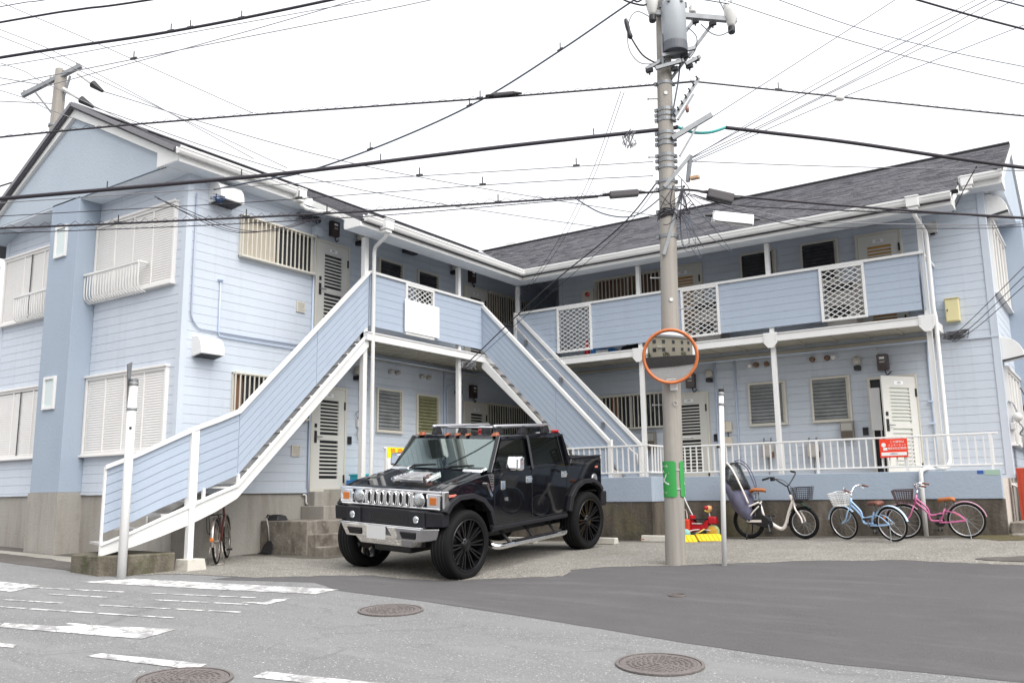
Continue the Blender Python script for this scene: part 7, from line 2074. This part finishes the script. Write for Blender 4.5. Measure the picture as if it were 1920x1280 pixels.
cable('short thick cable crossing the top right corner', dl((2, 9.3), (4.08, 8.57), (5.66, 8.06), (9, 7.1)), .016)
cable('thin beaded wire descending through the upper right sky', dl((.6, 9.2), (1.96, 8.60), (3.46, 8.01), (5.59, 7.45), (9, 6.8)), .006, WIREB)
cable('thin wire below the beaded wire in the upper right sky', dl((0, 9.1), (1.22, 8.57), (3.36, 7.79), (5.56, 7.17), (9, 6.4)), .007, WIREG)
cable('thin wire rising right from the middle pole bracket', dl((.84, 6.71), (2.21, 7.59), (3.75, 8.58), (5, 9.4)), .006, WIREB)
cable('thin wire rising far right from the lower pole bracket', dl((.45, 6.04), (2.68, 7.36), (4.98, 8.56), (7, 9.6)), .005, WIREB)
cable('thin wire just below it rising from the lower pole bracket', dl((.45, 6.04), (3.0, 7.27), (5.3, 8.55), (7, 9.4)), .007, WIREG)
cable('faint level wire right of the lower pole bracket', dl((.44, 6.02), (2.57, 5.91), (5.4, 5.80), (9, 5.6)), .007, WIREG)
cable('upper wire of the bundle crossing the right roof', dl((.5, 5.50), (1.12, 5.33), (2.83, 5.22), (4.31, 5.15), (5.32, 5.07), (9, 4.9)), .010, lash=.03)
cable('lower wire of the bundle crossing the right gutter', dl((.42, 5.50), (1.88, 5.03), (2.97, 4.96), (4.68, 4.93), (5.3, 4.95), (9, 5.1)), .006)
cable('thin wire crossing the right gutter just above the lowest one', dl((.42, 5.52), (1.88, 5.12), (2.97, 5.03), (4.68, 4.98), (5.3, 4.99), (9, 5.1)), .007, WIREG)
cable('short service cable dropping from the thick cable to the right eave', [(9.72, -2.19, 5.88), (9.38, -.77, 6.02), (8.97, .85, 6.10)], .010)
cable('topmost of three wires leaving the right end wall', [(8.668, 1.12, 3.86), (9.096, .8, 4.112), (10.05, -.1, 4.74)], .006)
cable('middle of three wires leaving the right end wall', [(8.725, 1.12, 3.81), (9.175, .8, 4.054), (10.03, -.1, 4.58)], .006)
cable('lowest of three wires leaving the right end wall', [(8.769, 1.12, 3.80), (9.256, .8, 4.025), (10.02, -.1, 4.43)], .006)
cable('upper service wire in front of the left barred window', [(-.11, -9.19, 5.52), (-.46, -7.91, 5.45), (-.56, -7.1, 5.56), (-.62, -6.02, 6.02), (-1.1, -5.4, 6.40)], .006)
cable('middle service wire in front of the left barred window', [(-.07, -9.16, 5.48), (-.24, -8.6, 5.51), (-.5, -7.48, 5.53), (-.6, -6.51, 5.75), (-.65, -5.68, 6.17), (-1.1, -5.35, 6.38)], .006)
cable('lower service wire in front of the left barred window', [(.03, -9.1, 5.42), (-.18, -8.51, 5.43), (-.44, -7.42, 5.48), (-.57, -6.31, 5.86), (-1.1, -5.3, 6.36)], .006)
for lab, pts, r in (
    ('faint thin wire from the upper left corner down over the gable', ((-13, 10.2), (-9.99, 8.74), (-8.58, 8.09), (-6.04, 6.87)), .007),
    ('faint thin wire second from the corner above the distant pole', ((-13, 9.5), (-9.95, 8.28), (-8.75, 7.72), (-6.0, 6.15)), .007),
    ('faint thin wire just below it above the distant pole', ((-13, 9.4), (-9.95, 8.17), (-8.73, 7.61), (-5.5, 6.0)), .007),
    ('faint thin wire meeting the crossarm of the distant pole', ((-13, 8.7), (-9.9, 7.73), (-9.2, 7.4), (-7.6, 6.6)), .007),
    ('faint thin wire left of the distant pole shaft', ((-13, 8.2), (-9.87, 7.29), (-9.1, 6.97), (-8.4, 6.7)), .007),
    ('thin dark wire touching the upper left corner', ((-14, 7.9), (-9.98, 8.66), (-9.2, 8.78), (-6, 9.3)), .007),
    ('faint thin wire crossing above the distant pole to the right', ((-14, 7.1), (-9.9, 7.68), (-7.96, 8.02), (-6.0, 8.38), (-2, 9.1)), .007),
    ('thin wire rising to the top edge right of the pole, left of the pair', ((.45, 6.05), (1.35, 6.55), (3.16, 7.53), (5.16, 8.56), (7, 9.5)), .007),
    ('thin wire of the pair rising to the top right corner', ((.45, 6.0), (1.35, 6.43), (4.24, 7.86), (5.58, 8.55), (7, 9.2)), .006),
    ('thin wire with white oval insulator rising to the right edge', ((.45, 5.98), (1.35, 6.37), (2.75, 6.97), (5.67, 8.13), (8, 9.0)), .006),
    ('short cable crossing the extreme top right corner', ((3, 9.2), (5.32, 8.55), (5.75, 8.42), (9, 7.4)), .012)):
    cable(lab, dl(*pts), r if 'faint' not in lab else .006, WIREG if 'faint' in lab else WIREB)
t = thing('oval_insulator', 'white oval insulator on a thin wire in the right sky', 'insulator', Dp(2.77, 6.98, 0))
b = MB(); b.lathe([(.005, -.07), (.035, -.05), (.045, 0), (.035, .05), (.005, .07)], Dp(2.77, 6.98), HD, 14); wp(b, 'body', PORC, t, smooth=True)
b = MB(); b.cyl(Dp(2.69, 6.96), Dp(2.85, 7.0), .012, n=6); wp(b, 'tie_wire', STEEL, t)
# wire bundles fixed to the eave and posts
def bundle(label, c, ext, n_, seed, mt=WIRE):
    rn_ = random.Random(seed); b = MB()
    for i in range(n_):
        p = [Vector(c) + Vector((rn_.uniform(-ext[0], ext[0]), rn_.uniform(-ext[1], ext[1]), rn_.uniform(-ext[2], ext[2]))) for _ in range(4)]
        b.tube(smooth_path(p, 5), rn_.uniform(.005, .010), 4)
    o = b.build('wire_bundle', mt, None, kind=None); tag(o, label, 'wires')
bundle('black wire bundle under the eave above the upper left door', (-1.08, -5.35, 6.38), (.05, .30, .10), 10, 1)
bundle('grey wire bundle tied to the left balcony post', (.10, -2.0, 3.86), (.06, .22, .10), 16, 2, WIREG)
bundle('tangled wires at the beam end of the right balcony', (8.80, 1.12, 3.93), (.22, .04, .08), 16, 3, mat('wire_dark_grey', (.10, .10, .11), .6))
bundle('blue and yellow wires below the upper left vent hood', (-.85, -7.55, 6.10), (.05, .15, .07), 6, 4, mat('wire_blue', (.02, .05, .12), .5))
bundle('coiled grey wires hanging left of the pole', Dp(-.42, 6.35, -.05), (.10, .08, .14), 8, 5, WIREG)

# splice boxes on the cables
def splice(label, t0, z0, t1, z1, h, mt, off=-.02):
    t = thing('splice_box', label, 'splice box', Dp((t0 + t1) / 2, (z0 + z1) / 2, off), group='splice closures on the cables')
    b = MB(); b.bar(Dp(t0, z0 - h * .2, off), Dp(t1, z1 - h * .2, off), .11, h); wp(b, 'case', mt, t, bevel=.02)
    for (tt, zz, s) in ((t0, z0, -1), (t1, z1, 1)):
        b = MB(); b.cyl(Dp(tt, zz - .01, off), Dp(tt + s * .10, zz - .01, off), .03, .015, n=8); wp(b, 'end_seal', BLACK, t)
    b = MB(); b.bar(Dp(t0 + .03, z0 - h * .62, off - .03), Dp(t1 - .03, z1 - h * .62, off - .03), .05, .02); wp(b, 'lower_clip', BLACK if mt is not PORC else GREYM, t)
BOXD = mat('closure_grey', (.055, .05, .055), .5)
splice('dark cable splice box left of the pole', -.74, 5.525, -.31, 5.555, .10, BOXD)
splice('dark cable splice box right of the pole', .70, 5.545, 1.08, 5.45, .14, BOXD)
splice('pale grey cable splice closure right of the pole', .75, 5.185, 1.35, 5.115, .17, mat('closure_pale', (.58, .58, .59), .4))
splice('small dark splice sleeve high on the left cable', -2.45, 7.10, -2.10, 7.13, .05, BOXD)

# distant pole behind the left gable
BP = thing('utility_pole', 'distant utility pole with crossarm rising behind the left gable', 'utility pole', (-10.0, -5.7, gz(-10, -5.7)))
b = MB(); b.tube([(-10.15, -5.76, 0), (-10.07, -5.73, 6), (-9.97, -5.69, 11.9)], [.19, .165, .14], 18); wp(b, 'shaft', POLEC, BP, autos=50)
b = MB(); b.bar((-10.75, -6.22, 11.23), (-9.45, -5.48, 11.95), .10, .10); wp(b, 'cross_arm', STEEL, BP)
b = MB(); b.bar((-10.45, -6.05, 11.3), (-10.0, -5.72, 10.6), .04, .04); b.bar((-9.7, -5.6, 11.7), (-9.98, -5.7, 10.6), .04, .04); wp(b, 'arm_brace', STEEL, BP)
for z in (9.6, 9.2, 10.4):
    b = MB(); b.lathe([(.155, -.03), (.165, -.03), (.165, .03), (.155, .03)], (-10.01, -5.71, z), (0, 0, 1), 18); wp(b, 'pole_band', STEEL, BP)
for (p, q) in (((-9.50, -5.52, 11.75), (-8.95, -5.15, 11.25)), ((-9.80, -5.7, 11.35), (-9.15, -5.25, 10.85))):
    p, q = Vector(p), Vector(q)
    c = wp(MB().cyl(p, p.lerp(q, .6), .045, n=10), 'strain_insulator', PORC, BP)
    MB().cyl(p.lerp(q, .6), q, .10, .04, n=10).build('insulator_cover', BLACK, c)
for i in range(5):
    b = MB(); f = i / 4; q = Vector((-10.75, -6.22, 11.23)).lerp(Vector((-9.45, -5.48, 11.95)), f * .9 + .05); b.lathe([(.03, .05), (.06, .08), (.05, .14), (.02, .17)], q, (0, 0, 1), 8); wp(b, 'insulator', PORC, BP)
for lab, pts, r in (('upper faint line from the distant pole to the right', [(-8.95, -5.15, 11.25), (-4, 0, 9.6), (4, 9, 8.5)], .012), ('lower faint line from the distant pole to the right', [(-9.15, -5.25, 10.85), (-5, 0, 9.3), (3, 9, 8.3)], .012),
                    ('faint line arriving at the distant pole from the upper left', [(-22, -12, 14.6), (-16, -9, 13.0), (-10.3, -5.9, 11.5)], .012), ('second faint line arriving at the distant pole from the left', [(-22, -10, 12.8), (-16, -8, 12.0), (-10.1, -5.8, 11.0)], .012),
                    ('black line reaching the distant pole low at the left edge', [(-22, -8.5, 9.0), (-15, -7, 8.8), (-10.2, -5.8, 9.2)], .02), ('lowest black line at the left edge behind the gable', [(-22, -8.0, 8.2), (-15, -6.8, 8.0), (-10.2, -5.8, 8.5)], .02),
                    ('long faint line crossing the sky from the distant pole to the top', [(-10.3, -6, 11.4), (0, -3, 12.2), (10, 0, 14)], .010)):
    cable(lab, pts, r, WIREG if 'faint' in lab else WIRE, group='lines of the distant pole')

# ---------------------------------------------------------------- across the road, seen in the mirror and in the reflections of the truck
OPW = thing('retaining_wall', 'dark block wall across the road seen in the convex mirror', 'wall', (6, -18.6, gz(6, -15)))
b = MB(); b.box(4.5, 26, -18.9, -18.6, -1, 2.3); wp(b, 'wall_body', mat('dark_block', (.06, .055, .055), .85, var=.25, vscale=4), OPW)
b = MB(); b.box(4.45, 26.05, -18.96, -18.55, 2.3, 2.38); wp(b, 'coping', mat('dark_coping', (.11, .10, .10), .8), OPW)
OPH = thing('house', 'cream two-storey house across the road seen in the convex mirror', 'house', (14, -28, 0))
b = MB(); b.box(7.5, 24, -34, -24.0, -1, 8.4); wp(b, 'house_wall', mat('cream_render', (.40, .37, .29), .85, var=.08), OPH)
b = MB(); b.prism([(7.0, -35, 8.4), (7.0, -23.4, 8.4), (7.0, -29, 11.0)], (18, 0, 0)); wp(b, 'house_roof', ROOFM, OPH)
for x in (9, 12, 15.5, 19, 22):
    for z in (4.3, 6.9):
        w = wp(MB().box(x - .6, x + .6, -24.0, -23.94, z - .7, z + .7), 'window', GREYM, OPH)
        MB().box(x - .52, x + .52, -23.94, -23.92, z - .62, z + .62).build('pane', GLAZE, w)
b = MB(); b.box(9.8, 11.2, -24.0, -23.2, 4.9, 5.6); wp(b, 'balcony', CREAM, OPH)
OPB = thing('house', 'brown hipped house across the road seen beside the cream one in the mirror', 'house', (0, -27, 0))
b = MB(); b.box(-8, 5, -33, -23.0, -1, 5.2); wp(b, 'house_wall', mat('tan_render', (.22, .18, .14), .85, var=.15), OPB)
b = MB(); b.add([(-8.6, -33.6, 5.2), (5.6, -33.6, 5.2), (5.6, -22.4, 5.2), (-8.6, -22.4, 5.2), (-4, -28, 7.8), (1, -28, 7.8)], [(0, 1, 5, 4), (2, 3, 4, 5), (1, 2, 5), (3, 0, 4), (3, 2, 1, 0)]); wp(b, 'house_roof', ROOFM, OPB)
for x in (-5, -1, 3):
    w = wp(MB().box(x - .8, x + .8, -23.0, -22.94, 2.2, 3.8), 'window', WHITE, OPB)
    MB().box(x - .7, x + .7, -22.94, -22.92, 2.3, 3.7).build('pane', GLAZE, w)
rn = random.Random(21)
LEAF = mat('shrub_leaf', (.045, .065, .025), .7, var=.4, vscale=12)
for i, x in enumerate((3.2, 6.6, 11.5, 17.0)):
    t = thing('garden_shrub', ('round shrub left of the block wall across the road', 'shrub above the near end of the block wall across the road', 'shrub between the houses and the block wall across the road', 'far shrub above the block wall across the road')[i], 'shrub', (x, -20.2, 0))
    b = MB()
    for k in range(260):
        d = Vector((rn.gauss(0, 1), rn.gauss(0, 1), rn.gauss(0, 1))).normalized() * rn.uniform(.5, 1.0)
        c = Vector((x, -20.4, 2.3)) + Vector((d.x * 1.1, d.y * .9, d.z * 1.3)); n1 = Vector((rn.gauss(0, 1), rn.gauss(0, 1), rn.gauss(0, 1))).normalized() * .16; n2 = n1.orthogonal().normalized() * .09
        b.add([c - n1, c + n2, c + n1, c - n2], [(0, 1, 2, 3)])
    wp(b, 'foliage', LEAF, t)
    b = MB(); b.cyl((x, -20.4, -.5), (x, -20.4, 2.3), .08, .04, n=8); wp(b, 'stem', BROWN, t)
NBH = thing('house', 'unseen dark brown house added outside the right edge to darken the truck reflections', 'house', (16, 8, gz(13, 2)))  # unseen house, added so the truck side reflects something dark
b = MB(); b.box(12.6, 20, 3.5, 15, -1, 5.4); wp(b, 'house_wall', mat('brown_siding', (.045, .036, .03), .8, var=.2), NBH)
b = MB(); b.prism([(12.2, 3.0, 5.4), (20.4, 3.0, 5.4), (16.3, 3.0, 7.2)], (0, 12.4, 0)); wp(b, 'house_roof', ROOFM, NBH)
for y in (5.5, 9, 12.5):
    w = wp(MB().box(12.54, 12.6, y - .7, y + .7, 1.6, 2.9), 'window', GREYM, NBH)
    MB().box(12.52, 12.54, y - .6, y + .6, 1.7, 2.8).build('pane', GLAZE, w)
